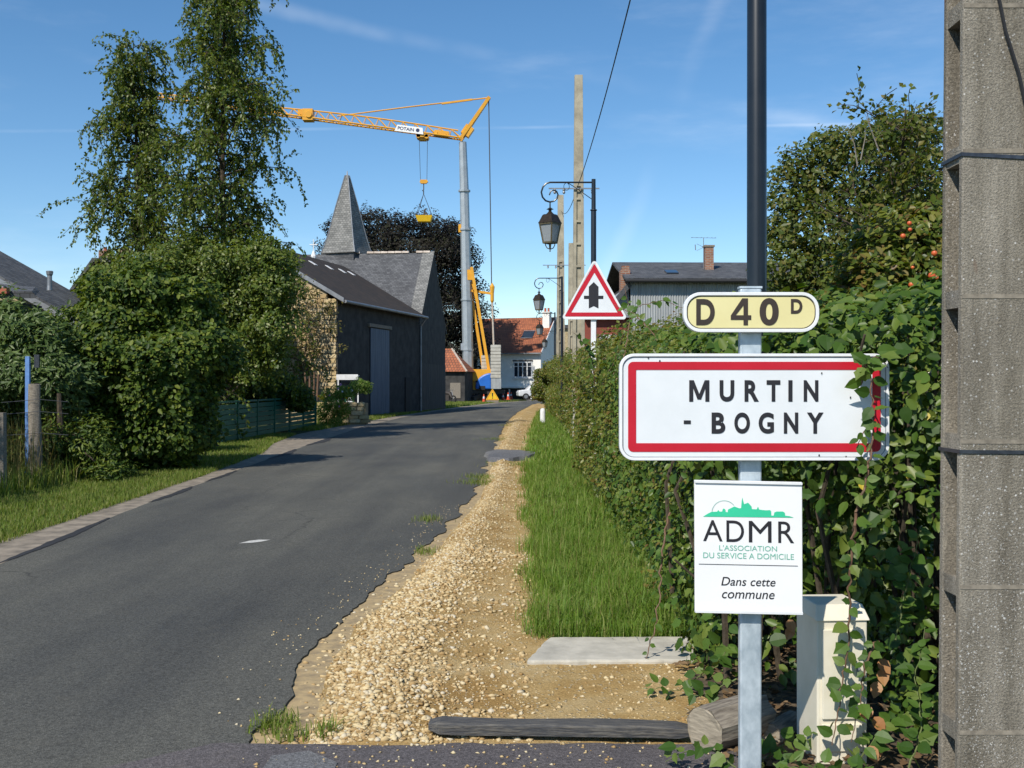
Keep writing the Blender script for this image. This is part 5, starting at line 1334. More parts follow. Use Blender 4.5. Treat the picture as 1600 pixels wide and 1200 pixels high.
k40 = 40 / F; z40 = lambda py: EYE + (600 - py) * k40
b = MB(); b.slab([(S(-62, 40), 0), (S(160, 40), 0), (S(160, 40), z40(415)), (S(-22, 40), z40(415)), (S(-62, 40), z40(470))], 0, 6); b.build("wall", M['dark_render'], bh)
b = MB(); th_ = 0.14; pr_ = [(S(-68, 40), z40(476)), (S(-20, 40), z40(410)), (S(165, 40), z40(412)), (S(165, 40), z40(412) + th_), (S(-22, 40), z40(410) + th_), (S(-72, 40), z40(474))]
b.slab(pr_, -0.25, 6.3); b.build("roof", M['slate'], bh)
for cx, nm in ((-14, 0), (14, 1)):
    b = MB(); b.box((S(cx, 40), 0.6, z40(404)), (S(17, 40), 0.4, S(30, 40))); c_ = uv_planar(b.build("chimney", M['brick'], bh))
    b = MB(); b.lathe([(0.075, z40(391)), (0.065, z40(384)), (0.075, z40(383))], 10, (S(cx - 1, 40), 0.6, 0)); b.build("chimney_pot", M['pot'], c_)

# ------------------------------------------------------------------ green slat fence
fa, fb = G(336, 696), G(493, 667)
fence = thing("slat_fence", "dark green slatted garden fence between the birch and the flower bed", "fence", (fa.x, fa.y, 0), -math.atan2(fb.x - fa.x, fb.y - fa.y))
FL = (Vector(fb) - Vector(fa)).length; fh = 1.05; NPAN = 6
slat = MB(); pl = FL / NPAN; slat.box((0, pl / 2, 0), (0.025, pl - 0.10, 0.118)); slat_me = slat.mesh("slat", M['green_metal'])
pst = MB(); pst.box((0, 0, (fh + 0.06) / 2), (0.07, 0.08, fh + 0.06)); pst_me = pst.mesh("post", M['green_metal'])
for k in range(NPAN + 1):
    o = bpy.data.objects.new("post", pst_me); link(o, fence); o.location = (0, k * pl, 0)
for k in range(NPAN):
    for j in range(7):
        o = bpy.data.objects.new("slat", slat_me); link(o, fence); o.location = (0, k * pl, 0.12 + j * 0.138)
    o = MB(); o.box((0, k * pl + pl / 2, fh + 0.03), (0.05, pl - 0.09, 0.05)); o.build("top_rail", M['green_metal'], fence)
# gate post with pale panel and letter board by the flower bed
gp = thing("garden_gate_post", "narrow green gate post with pale mesh beside the flower bed", "gate", (G(546, 660).x, G(546, 660).y, 0))
Yg = G(546, 660).y
b = MB(); b.box((-0.16, 0, 0.55), (0.05, 0.05, 1.1)); b.box((0.16, 0, 0.55), (0.05, 0.05, 1.1)); b.box((0, 0, 1.08), (0.37, 0.05, 0.05)); b.box((0, 0, 0.1), (0.37, 0.05, 0.05)); b.build("frame", M['green_metal'], gp)
for j in range(6):
    b = MB(); b.box((0, 0.005, 0.22 + j * 0.15), (0.27, 0.02, 0.10)); b.build("slat", M['rim_white'], gp)
wl_ = thing("garden_wall", "low dry stone garden wall in front of the barn gable", "wall", (G(478, 664).x, 41.5, 0), math.radians(-10))
rs = random.Random(4); b0 = MB(); b0.box((0.7, 0.2, 0.42), (3.2, 0.24, 0.82)); b0.build("wall_core", M['mortar'], wl_)
z = 0.08
while z < 0.8:
    h = rs.uniform(0.13, 0.2); x = -0.9
    while x < 2.2:
        w = rs.uniform(0.22, 0.5); o = bpy.data.objects.new("stone", rs.choice(bmesh_stones)); link(o, wl_)
        o.location = (x + w / 2, 0.06 + rs.uniform(-0.02, 0.01), z + h / 2); o.scale = (w / 0.4 * 0.95, 1.4, h / 0.17 * 0.92); x += w
    z += h
lb = W(544, 587, 44); b = MB(); b.box((0, 0, 0), (0.85, 0.5, 0.03)); b.box((-0.4, 0, -lb.z / 2), (0.05, 0.05, lb.z)); b.box((0.4, 0, -lb.z / 2), (0.05, 0.05, lb.z)); b.box((0, -0.26, -0.06), (0.87, 0.03, 0.22))
o = b.build("white_table", M['white_frame']); o.location = lb; tag(o, "white garden table top showing above the flowers by the barn", "table")
for k, px in enumerate((478, 484, 490, 495)):
    q = W(px, 0, 43); b = MB(); b.tube([(0, 0, 0.9), (0.03 * (k - 1), 0, EYE + (600 - 582 - k % 2 * 3) * 43 / F)], [0.05, 0.04], 6)
    o = b.build("wooden_stake", M['stem']); o.location = (q.x, q.y, 0)
    tag(o, "reddish wooden stake above the garden wall, " + ("first from the left", "second from the left", "third from the left", "rightmost")[k], "stake", "stakes behind the garden wall")

# posts at the far left of the verge
bp = thing("blue_post", "tall narrow blue painted post beside a grey wooden post", "post", (W(43.5, 0, 16.6).x, 16.6, 0))
b = MB(); b.box((0, 0, 0.98), (0.066, 0.05, 1.98)); b.build("shaft", M['blue_paint'], bp, bevel=0.004)
b = MB(); b.box((0.115, 0.06, 1.90), (0.075, 0.04, 0.20)); b.build("backboard", M['steel_strap'], bp)
wp = thing("wooden_post", "weathered split grey wooden fence post beside the blue post", "post", (W(54, 0, 16.4).x, 16.4, 0))
b = MB(); b.tube([(0, 0, 0), (0.01, 0, 0.6), (-0.01, 0.01, 1.2), (0.0, 0, 1.55)], [0.105, 0.10, 0.092, 0.085], 9); b.v = [(x + random.uniform(-.008, .008), y, z) for x, y, z in b.v]; b.build("shaft", M['wood_grey'], wp, smooth=True)
for z in (0.8, 1.12, 1.30):
    b = MB(); b.tube([(-0.5, 0.0, z - 0.03), (-0.1, -0.115, z), (0.1, -0.112, z + 0.02), (0.5, 0.02, z - 0.02)], 0.004, 4); b.build("wire", M['rope'], wp)
w2 = thing("wooden_post", "dark wooden fence post at the left edge in dry grass", "post", (W(2, 0, 15.2).x, 15.2, 0))
b = MB(); b.tube([(0, 0, 0), (0, 0, 1.15)], [0.08, 0.07], 8); b.build("shaft", M['wood_grey'], w2)

# white marker posts in the right hedge
mk = thing("marker_post", "short white marker post at the foot of the hedge far along the gravel", "post", (G(848, 664).x, G(848, 664).y, 0))
b = MB(); b.lathe([(0.10, 0), (0.10, 0.52), (0.085, 0.60), (0.03, 0.63)], 10); b.build("shaft", M['rim_white'], mk)
mk = thing("fence_post", "pale thin fence post showing through the hedge leaves", "post", (G(893, 690).x + 0.05, G(893, 690).y - 0.3, 0))
b = MB(); b.tube([(0, 0, 0), (0.02, 0, 1.15)], [0.045, 0.04], 8); b.build("shaft", M['slab'], mk)

# ------------------------------------------------------------------ tower crane and building site
YK = 96.0; kk = YK / F
cr = thing("tower_crane", "yellow self erecting tower crane with grey mast and raised lattice jib", "crane", ((730 - 800) * kk, YK, 0))
C = lambda px, py, dy=0.0: Vector(((px - 730) * kk, dy, EYE + (600 - py) * kk))
b = MB(); b.tube([C(732, 606), C(730, 500), C(725.5, 300), C(723, 222)], [0.47, 0.47, 0.40, 0.33], 8); mast = b.build("mast", M['crane_grey'], cr, smooth=False)
b = MB()
for py, px in ((548, 731), (470, 729.3), (360, 727), (300, 725.5)): b.tube([C(px, py), C(px, py - 3)], 0.53, 8)
b.build("mast_joint", M['crane_grey'], mast)
b = MB(); b.box(C(724.5, 542), (0.5, 0.5, 0.6)); b.build("mast_bracket", M['crane_grey'], mast)
b = MB(); b.box(C(719.5, 357), (0.35, 0.35, 0.7)); b.build("mast_bracket", M['crane_yellow'], mast)
b = MB(); b.tube([C(733, 594), C(736, 601), C(742, 606)], [0.45, 0.40, 0.28], 8); b.build("mast_foot", M['crane_grey'], cr)
# head strut, tie bars and ropes
b = MB(); b.bar(C(719, 219, -0.35), C(764.5, 152, -0.1), 0.28); b.bar(C(719, 219, 0.35), C(764.5, 152, 0.1), 0.28)
for t in (0.3, 0.55, 0.8): p_ = C(719, 219).lerp(C(764.5, 152), t); b.bar(p_ + Vector((0, -0.3 * (1 - t) - .08, 0)), p_ + Vector((0, 0.3 * (1 - t) + .08, 0)), 0.12)
b.build("head_strut", M['crane_yellow'], cr)
b = MB(); b.box(C(730.5, 205), (0.8, 0.7, 0.9), Matrix.Rotation(0.6, 3, 'Y')); b.build("head_bracket", M['crane_yellow'], cr)
b = MB(); b.tube([C(762, 153), C(700, 160), C(640, 167), C(527, 181.5)], 0.06, 6); b.bar(C(738, 155.5), C(690, 162), 0.16); b.build("tie_bar", M['crane_yellow'], cr)
b = MB(); b.tube([C(763.5, 155), C(768, 445)], 0.05, 5); b.build("stay_rope", M['rope'], cr)
# jib
J0b, J0t = (721, 217), (716, 204)
J1b, J1t = (222, 150), (222, 142.5)
jl = lambda p0, p1, t: (p0[0] + (p1[0] - p0[0]) * t, p0[1] + (p1[1] - p0[1]) * t)
jib = MB()
def jp(t, top, side=0.0):
    if top:
        a = jl(J0t, J1t, t); a = (a[0], a[1] - (3.5 * math.sin(math.pi * min(1, t * 1.6)) if t < 0.625 else 0)); return C(a[0], a[1], 0)
    a = jl(J0b, J1b, t); return C(a[0], a[1], side)
for s_ in (-0.45, 0.45):
    jib.tube([jp(t, False, s_) for t in np.linspace(0, 1, 9)], 0.075, 6)
jib.tube([jp(t, True) for t in np.linspace(0.0, 1, 13)], 0.07, 6)
jib = jib.build("jib", M['crane_yellow'], cr)
NB = 26
for k in range(NB):
    t0, t1 = k / NB, (k + 1) / NB; tm = t0 + 0.55 / NB
    for s_ in (-0.45, 0.45):
        b = MB(); b.tube([jp(t0, False, s_), jp(tm, True)], 0.045, 5); b.build("lattice_bar", M['crane_yellow'], jib)
        b = MB(); b.tube([jp(t1, False, s_), jp(tm, True)], 0.030, 4); b.build("lattice_bar", M['crane_yellow'], jib)
    b = MB(); b.tube([jp(t0, False, -0.45), jp(t1, False, 0.45)], 0.03, 4); b.build("lattice_bar", M['crane_yellow'], jib)
b = MB(); b.box(C(482, 180.5), (0.9, 1.0, 1.0)); b.box(C(474, 176.5), (0.9, 0.5, 0.4)); b.tube([C(484, 181, -0.5), C(484, 181, -0.62)], 0.28, 10); b.build("jib_winch", M['crane_yellow'], cr)
b = MB(); b.box(C(690, 209), (1.3, 0.6, 0.45), Matrix.Rotation(0.13, 3, 'Y')); b.build("jib_motor", M['crane_yellow'], cr)
# name board on the jib
q0, q1 = C(618, 202.2, -0.62), C(663, 208.0, -0.62); dv = (q1 - q0); ang = math.atan2(dv.z, dv.x)
b = MB(); hgt = 0.62
ux = dv.normalized(); uz = Vector((-ux.z, 0, ux.x))
cor = [q0 - uz * hgt * 0.42, q1 - uz * hgt * 0.42 - ux * 0.0, q1 + uz * hgt * 0.5 - ux * 0.15, q0 + uz * hgt * 0.5 + ux * 0.2]
b.add([tuple(c) for c in cor] + [tuple(c + Vector((0, 0.05, 0))) for c in cor], [(0, 1, 2, 3), (7, 6, 5, 4), (0, 4, 5, 1), (1, 5, 6, 2), (2, 6, 7, 3), (3, 7, 4, 0)])
nb = b.build("name_board", M['notice_white'], jib)
t = MB(); glyph("POTAIN", 0, 1, 0, 1, 0, t, bold=0.03); Lb = dv.length
t.v = [tuple(q0 + ux * (Lb * (0.10 + 0.56 * u)) + uz * (hgt * (-0.20 + 0.48 * v)) + Vector((0, -0.006, 0))) for u, _, v in t.v]
m_ = t.build("lettering", pmat('dark_blue_print', (0.02, 0.03, 0.10), None, 4, 0.5), nb)
e = MB(); c0 = q0 + ux * Lb * 0.79 + uz * hgt * 0.06 + Vector((0, -0.006, 0))
e.add([tuple(c0 + ux * (0.17 * math.cos(a)) + uz * (0.17 * math.sin(a))) for a in np.arange(0, 6.2, 0.52)], [tuple(range(12))])
e.build("emblem_print", m_.data.materials[0], nb)
# trolley, hook, ropes
b = MB(); b.box(C(660.5, 213.5), (1.0, 1.0, 0.28)); b.tube([C(654, 214, -0.5), C(654, 214, 0.5)], 0.2, 8); b.tube([C(667, 215, -0.5), C(667, 215, 0.5)], 0.2, 8); b.box(C(661, 218), (0.6, 0.5, 0.25)); b.build("trolley", M['crane_yellow'], cr)
b = MB()
for x0, x1 in ((655, 657), (668, 667)): b.tube([C(x0, 216), C(x1, 282)], 0.020, 4)
b.build("hoist_rope", M['rope'], cr)
b = MB(); b.slab([(C(656, 0).x, C(0, 285).z), (C(658, 0).x, C(0, 287).z), (C(666, 0).x, C(0, 287).z), (C(669, 0).x, C(0, 284).z), (C(667, 0).x, C(0, 281).z), (C(657, 0).x, C(0, 281).z)], -0.15, 0.15); hk = b.build("hook_block", M['crane_yellow'], cr)
b = MB(); b.tube([C(662, 287), C(662, 296), C(661, 299), C(660, 297)], 0.045, 5); b.build("hook", M['crane_dark'], hk)
# lower stays and base
b = MB(); b.bar(C(737, 418, -0.4), C(766, 590, -0.5), 0.25); b.build("back_strut", M['crane_yellow'], cr)
b = MB(); b.bar(C(733, 436, 0.4), C(757, 590, 0.5), 0.25); b.build("back_strut", M['crane_yellow'], cr)
b = MB(); b.box(C(733, 430), (0.7, 0.8, 0.9)); b.bar(C(735, 454), C(770, 459), 0.20); b.bar(C(745, 470), C(738, 440), 0.2); b.lathe([(0.03, C(0, 442).z), (0.22, C(0, 448).z), (0.16, C(0, 458).z), (0.16, C(0, 470).z), (0.06, C(0, 474).z)], 8, C(769, 0).xy.to_3d()); b.build("stay_bracket", M['crane_yellow'], cr)
b = MB(); b.tube([C(769, 470), C(771.5, 541)], 0.085, 6); b.build("stay_rod", M['ridge_tile'], cr)
b = MB(); b.box(C(748, 586), (2.2, 2.0, 1.0)); b.box(C(738, 588), (0.5, 1.4, 1.2)); b.box(C(738, 606), (1.2, 1.6, 0.9)); b.build("slewing_frame", M['crane_yellow'], cr)
b = MB(); pr = [(C(743.5, 608).x, C(0, 608).z)]
for k in range(9):
    a = math.pi - k * math.pi / 16; pr.append((C(768, 0).x + (C(743.5, 0).x - C(768, 0).x) * -math.cos(a), C(0, 605).z + S(22, YK) * math.sin(a)))
pr += [(C(768, 0).x, C(0, 608).z)]
b.slab(pr[::-1], -1.15, 0.6); b.build("engine_cover", M['crane_blue'], cr, bevel=0.12)
b = MB(); b.box((C(754, 0).x, -1.15, C(0, 606).z), (0.5, 0.1, 0.35)); b.build("cover_vent", M['dark'], cr)
for col, (x0, x1, dy) in enumerate(((767, 783, -0.9), (752, 765, 0.75))):
    nblk = 10 if col == 0 else 7
    for k in range(nblk):
        zc = C(0, 588.5 - k * 5.15).z; b = MB(); b.box((C((x0 + x1) / 2, 0).x, dy, zc), ((x1 - x0) * kk * (1 - 0.01 * (k % 3)), 1.2, 0.265)); b.build("ballast_block", M['ballast'], cr, bevel=0.03)
b = MB(); b.box((C(775.5, 0).x, -0.9, C(0, 599).z), (15.5 * kk, 1.1, 0.95)); b.build("ballast_box", M['corrugated'], cr)
b = MB(); b.box((C(757, 0).x, 0, C(0, 612).z), (3.6, 1.8, 0.35))
for x in (740, 774):
    for y in (-1.8, 1.8): b.bar((C(757, 0).x, 0, 0.75), (C(x, 0).x, y, 0.28), 0.3); b.box((C(x, 0).x, y, 0.10), (0.7, 0.7, 0.20))
b.build("chassis", M['crane_dark'], cr)
# load hanging from the hook
sk = thing("concrete_skip", "yellow skip tray hanging on chains from the crane hook", "skip", (W(663, 0, YK).x, YK, EYE + (600 - 347) * kk))
w_, h_ = 13 * kk, 9.5 * kk
b = MB(); b.add([(-w_ * 0.75, -0.45, 0), (w_ * 0.75, -0.45, 0), (w_ * 0.75, 0.45, 0), (-w_ * 0.75, 0.45, 0), (-w_, -0.6, h_), (w_, -0.6, h_), (w_, 0.6, h_), (-w_, 0.6, h_)], [(3, 2, 1, 0), (0, 1, 5, 4), (1, 2, 6, 5), (2, 3, 7, 6), (3, 0, 4, 7), (4, 5, 6, 7)]); b.build("tray", M['warn_yellow'], sk)
b = MB(); ap = Vector((-0.06, 0, (347 - 303) * kk))
for x, y in ((-w_ * 0.95, -0.55), (w_ * 0.95, -0.55), (w_ * 0.95, 0.55), (-w_ * 0.95, 0.55)): b.tube([(x, y, h_), ap], 0.022, 4)
b.tube([ap, ap + Vector((0, 0, 5 * kk))], 0.05, 5); b.build("sling", M['rope'], sk)
b = MB(); b.tube([(0, 0, h_), (0.02, 0, h_ + 0.5), (0.15, 0, h_ + 0.62)], 0.09, 6); b.bar((-0.3, 0.1, h_ + 0.03), (0.25, -0.1, h_ + 0.25), 0.12); b.build("loaded_tools", M['crane_dark'], sk)

# traffic cones
def cone_parts(root):
    b = MB(); b.lathe([(0.115, 0.03), (0.09, 0.18), (0.075, 0.27)], 12); b.build("lower_cone", M['cone_orange'], root, smooth=True)
    b = MB(); b.lathe([(0.075, 0.27), (0.052, 0.41)], 12); b.build("white_band", M['white_frame'], root, smooth=True)
    b = MB(); b.lathe([(0.052, 0.41), (0.04, 0.50), (0.026, 0.56)], 12); b.build("tip", M['cone_orange'], root, smooth=True)
    b = MB(); b.box((0, 0, 0.015), (0.34, 0.34, 0.03)); b.build("base", M['cone_orange'], root)
cone_spots = [(722, 627, "traffic cone in front of the pallet box at the left of the site"), (756, 629, "orange and white traffic cone just left of the yellow warning triangle"), (786, 627, "nearest traffic cone to the right of the yellow warning triangle"),
              (794, 625, "left one of the two close traffic cones before the house"), (798.6, 624, "right one of the two close traffic cones before the house"), (781.5, 622, "traffic cone half hidden behind the right edge of the warning triangle")]
c0 = None
for px, py, lab in cone_spots:
    g = G(px, py); s_ = 1.25
    if c0 is None:
        c0 = thing("traffic_cone", lab, "traffic cone", (g.x, g.y, 0), 0, "traffic cones around the building site"); c0.scale = (s_, s_, s_); cone_parts(c0); o = c0
    else:
        o = copy_tree(c0); o["label"] = lab
    o.location = (g.x, g.y, 0.036 if px > 770 else 0.0)
# warning triangle on the road
g = G(769.5, 629.5); ws = thing("warning_triangle", "yellow warning triangle with black exclamation mark standing on the roadside", "road sign", (g.x, g.y, 0.0))
kt = g.y / F
b = MB(); b.slab(rtri((0, 22.5 * kt), (-11 * kt, 4 * kt), (11 * kt, 4 * kt), 0.06), 0, 0.03); pl_ = b.build("plate", M['warn_yellow'], ws)
e = MB(); e.ring(rtri((0, 20.8 * kt), (-9.4 * kt, 5 * kt), (9.4 * kt, 5 * kt), 0.03), rtri((0, 19.4 * kt), (-8.5 * kt, 5.6 * kt), (8.5 * kt, 5.6 * kt), 0.02), -0.004, 0.001); e.build("black_border", M['cone_orange'], pl_)
e = MB(); e.slab([(-0.035, 9.6 * kt), (0.035, 9.6 * kt), (0.06, 15.6 * kt), (-0.06, 15.6 * kt)], -0.005, 0.001); e.slab([(-0.045, 6.8 * kt), (0.045, 6.8 * kt), (0.045, 8.4 * kt), (-0.045, 8.4 * kt)], -0.005, 0.001); e.build("exclamation_print", M['sign_ink'], pl_)
b = MB(); b.bar((-0.4, 0.1, 0.23), (-0.45, 0.35, 0.0), 0.05); b.bar((0.4, 0.1, 0.23), (0.45, 0.35, 0.0), 0.05); b.box((0, 0.06, 0.13), (1.0, 0.12, 0.2)); b.build("stand", M['wood_grey'], ws)
# pallets, timber, barrels
g = W(724, 0, 97); pb = thing("pallet_box", "pale slatted pallet box on the grass by the crane", "crate", (g.x, 97, 0))
for k in range(5):
    b = MB(); b.box((0, -0.42, 0.1 + k * 0.14), (1.1, 0.03, 0.11)); b.build("slat", M['ballast'], pb)
b = MB(); b.box((0, 0, 0.38), (1.02, 0.78, 0.72)); b.build("contents", M['wood_grey'], pb)
b = MB(); b.box((0, 0, 0.76), (1.1, 0.84, 0.05)); b.build("lid", M['rim_white'], pb)
g = W(748, 0, 95.5); tp = thing("timber_stack", "low stack of brown timbers in front of the crane base", "timber", (g.x, 95.5, 0), 0.1)
for k in range(3):
    for j in range(4 - k):
        b = MB(); b.box((0, -0.3 + j * 0.2 + 0.1 * k, 0.10 + 0.17 * k), (1.5 - 0.1 * ((k + j) % 3), 0.17, 0.15)); b.build("timber", M['stem'], tp)
g = W(708.5, 0, 99); ym = thing("plate_compactor", "small yellow machine on the gravel left of the pallet box", "machine", (g.x, 99, 0))
b = MB(); b.box((0, 0, 0.45), (0.55, 0.5, 0.5)); b.lathe([(0.2, 0.7), (0.2, 0.95), (0.1, 1.0)], 10); b.build("body", M['warn_yellow'], ym, bevel=0.05)
b = MB(); b.box((0, 0, 0.1), (0.7, 0.6, 0.2)); b.tube([(0.2, 0, 0.5), (0.5, 0, 1.05), (0.6, 0, 1.05)], 0.03, 5); b.build("base", M['crane_dark'], ym)
g = W(737, 0, 98); dk = thing("steel_drum", "dark steel drum beside the pallet box", "barrel", (g.x, 98, 0))
b = MB(); b.lathe([(0.29, 0), (0.30, 0.02), (0.285, 0.3), (0.30, 0.32), (0.285, 0.34), (0.285, 0.6), (0.30, 0.62), (0.285, 0.85), (0.30, 0.88)], 14); b.build("drum", M['crane_dark'], dk, smooth=True)
g = W(695.5, 0, 90); mc = thing("motorbike", "dark parked motorbike at the corner of the church", "motorbike", (g.x + 0.2, 90, 0), 0.9)
for y in (-0.65, 0.65):
    b = MB(); b.tube([(0.0, y + 0.26 * math.cos(a), 0.31 + 0.26 * math.sin(a)) for a in np.linspace(0, 6.283, 17)], 0.06, 6, caps=False); b.build("wheel", M['tyre'], mc)
b = MB(); b.tube([(0, -0.5, 0.4), (0, -0.3, 0.75), (0, 0.2, 0.85), (0, 0.55, 0.72)], [0.08, 0.16, 0.17, 0.08], 8); b.box((0, 0, 0.45), (0.25, 0.5, 0.4)); b.build("body", M['crane_dark'], mc, smooth=True)
b = MB(); b.tube([(0, -0.65, 0.32), (0, -0.45, 1.0)], 0.03, 6); b.tube([(-0.32, -0.4, 1.05), (0.32, -0.4, 1.05)], 0.02, 6); b.build("fork_and_handlebar", M['zinc'], mc)

# worker bending over by the mast
def skin_person(name, label, loc, rotz, joints, edges, radii, mats):
    root = thing(name, label, "person", loc, rotz)
    me = bpy.data.meshes.new("body"); me.from_pydata(joints, edges, []); o = bpy.data.objects.new("body", me); link(o, root)
    s = o.modifiers.new("skin", 'SKIN'); s.use_smooth_shade = True
    sv = me.skin_vertices
    if not sv:
        import bmesh
        bm = bmesh.new(); bm.from_mesh(me); bm.verts.layers.skin.verify(); bm.to_mesh(me); bm.free(); sv = me.skin_vertices
    for i, r in enumerate(radii): sv[0].data[i].radius = (r, r)
    sv[0].data[0].use_root = True
    o.modifiers.new("sub", 'SUBSURF').levels = 2; o.modifiers["sub"].render_levels = 2
    me.materials.append(mats[0])
    return root, o
J = [(0, 0, 0.95), (0, 0.06, 1.15), (0, -0.10, 1.40), (0, -0.20, 1.52), (0, -0.26, 1.62),
     (-0.20, -0.10, 1.38), (-0.27, -0.20, 1.10), (-0.22, -0.38, 0.95), (0.20, -0.10, 1.38), (0.27, -0.22, 1.10), (0.22, -0.40, 0.98),
     (-0.10, 0.0, 0.92), (-0.13, -0.05, 0.50), (-0.14, 0.02, 0.08), (-0.14, -0.12, 0.04), (0.10, 0.0, 0.92), (0.14, 0.04, 0.50), (0.15, 0.12, 0.08), (0.15, -0.02, 0.04)]
E = [(0, 1), (1, 2), (2, 3), (3, 4), (2, 5), (5, 6), (6, 7), (2, 8), (8, 9), (9, 10), (0, 11), (11, 12), (12, 13), (13, 14), (0, 15), (15, 16), (16, 17), (17, 18)]
Rr = [0.15, 0.15, 0.16, 0.07, 0.06, 0.075, 0.055, 0.042, 0.075, 0.055, 0.042, 0.10, 0.075, 0.05, 0.045, 0.10, 0.075, 0.05, 0.045]
g = W(726.5, 0, 94.5)
wk, body = skin_person("person", "worker in yellow vest and dark trousers standing at the foot of the crane mast", (g.x, 94.5, 0), 0.3, J, E, Rr, [M['cloth_dark']])
b = MB(); b.lathe([(0.175, 0.98), (0.19, 1.15), (0.20, 1.32), (0.13, 1.44)], 12, (0, -0.02, 0)); b.v = [(x, y - max(0, z - 1.1) * 0.25 + 0.03, z) for x, y, z in b.v]; b.build("vest", M['vest'], wk, smooth=True)
b = MB(); hc = Vector((0, -0.28, 1.70)); b.lathe([(0.03, -0.12), (0.065, -0.09), (0.082, -0.02), (0.085, 0.04), (0.06, 0.10), (0.02, 0.12)], 12, hc); b.lathe([(0.01, -0.02), (0.018, 0.0), (0.01, 0.02)], 6, hc + Vector((0, -0.09, -0.01))); b.build("head", M['skin'], wk, smooth=True)
b = MB(); b.lathe([(0.115, 0.045), (0.095, 0.05), (0.09, 0.09), (0.055, 0.135), (0.01, 0.145)], 12, hc); b.build("helmet", M['white_frame'], wk, smooth=True)

# white car partly hidden by the hedge end
g = W(840, 0, 108); car = thing("parked_car", "white car parked before the house, half hidden by the hedge", "car", (g.x, 108, 0), math.radians(8))
prof = [(-2.0, 0.35), (-2.05, 0.7), (-1.95, 0.92), (-1.2, 1.0), (-0.75, 1.42), (0.75, 1.46), (1.45, 1.05), (2.0, 0.95), (2.05, 0.6), (2.0, 0.35)]
b = MB(); b.slab(prof[::-1][::-1], -0.82, 0.82); b.v = [(x, y * (0.86 if z > 1.1 else 1.0), z) for x, y, z in b.v]; b.f = [f[::-1] for f in b.f]; b.build("body", M['car_white'], car, bevel=0.08)
for s_ in (-1, 1):
    b = MB(); b.add([(x, s_ * y, z) for x, y, z in ((-1.05, 0.815, 1.03), (-0.66, 0.722, 1.36), (0.66, 0.722, 1.39), (1.2, 0.815, 1.06))], [(0, 1, 2, 3)]); b.build("side_window", M['glass'], car)
for x in (-1.3, 1.3):
    for s_ in (-1, 1):
        b = MB(); b.tube([(x, s_ * 0.70, 0.32), (x, s_ * 0.86, 0.32)], 0.32, 14); w_ = b.build("wheel", M['tyre'], car)
        b = MB(); b.tube([(x, s_ * 0.861, 0.32), (x, s_ * 0.868, 0.32)], 0.19, 12); b.build("rim", M['zinc'], w_)
b = MB(); b.box((-2.04, -0.55, 0.72), (0.05, 0.28, 0.14)); b.build("headlight", M['frosted'], car)
b = MB(); b.box((-2.04, 0.55, 0.72), (0.05, 0.28, 0.14)); b.build("headlight", M['frosted'], car)
# ------------------------------------------------------------------ vegetation
V3 = lambda p: np.array(p, float)
# two birches behind the left shrubs
def birch(label, px, Y, H, seed, prof, n_limb, lean=(0, 0), z0=0.12):
    r = np.random.default_rng(seed); x = (px - 800) * Y / F
    root = thing("birch_tree", label, "tree", (x, Y, 0), 0, "birch trees behind the shrubs")
    paths, LP, LD = grow(r, H, 0.13, lean=lean, n_limb=n_limb, z0=z0, z1=0.985, length=prof, elev=0.72, curl=-1.15, subs=18, sub_len=1.0, sub_droop=1.05, leaf_gap=0.033, wob=0.05)
    wood(paths, "trunk", M['bark'], root)
    n = len(LP); D = LD + r.normal(size=(n, 3)) * 0.8 + np.array((0, 0, -0.5)); N = r.normal(size=(n, 3)) + np.array((-0.25, -0.35, 0.35))
    leaves("crown", LP, D, N, 0.075 + 0.055 * r.random(n), L4, M['birch_leaf'], root)
    return n
nl = birch("tall birch tree with drooping branches, the taller of the two", 350, 31, 15.0, 3, lambda t: 0.85 + 1.45 * (1 - t) ** 0.8, 112)
nl2 = birch("shorter slender birch tree standing left of the tall one", 228, 31.5, 11.6, 9, lambda t: 0.55 + 1.45 * (1 - t) ** 0.8, 54, lean=(-0.35, 0), z0=0.36)
print("birch leaves", nl, nl2)

# copper beech behind the church
r = np.random.default_rng(21)
bee = thing("copper_beech", "big dark purple leaved beech tree behind the church", "tree", ((645 - 800) * 106 / F, 106, 0))
blobs = []
for px, py, rad in ((572, 352, 30), (590, 380, 42), (545, 372, 22), (615, 362, 26), (640, 372, 34), (672, 366, 26), (648, 395, 50), (695, 385, 34), (712, 375, 22), (690, 410, 48), (640, 430, 60), (590, 430, 50), (708, 440, 42), (712, 490, 42), (680, 480, 60), (718, 535, 40), (690, 560, 50), (640, 520, 60), (738, 590, 25), (530, 400, 30), (520, 356, 14), (704, 352, 12)):
    Yb = 106 + r.uniform(-3, 3); q = W(px, py, Yb); rr = rad * 106 / F
    blobs.append(((q.x - bee.location.x, Yb - 106, q.z), (rr, rr * 1.1, rr * 0.92)))
bush("crown", r, blobs, 150000, 0.21, L4, M['beech_leaf'], bee, zmin=0.3, bumps=0.34, shell=(0.45, 1.15))
b = MB(); b.tube([(0, 0, 0), (0.1, 0, 2), (0, 0, 5), (0.3, 0, 9)], [0.6, 0.5, 0.42, 0.2], 9)
for bl in blobs[::2]: b.tube([(0, 0, 4 + 0.2 * bl[0][2]), tuple(V3(bl[0]) * 0.5 + np.array((0, 0, 2.5))), bl[0]], [0.2, 0.12, 0.05], 5)
b.build("trunk", M['bark'], bee, smooth=True)
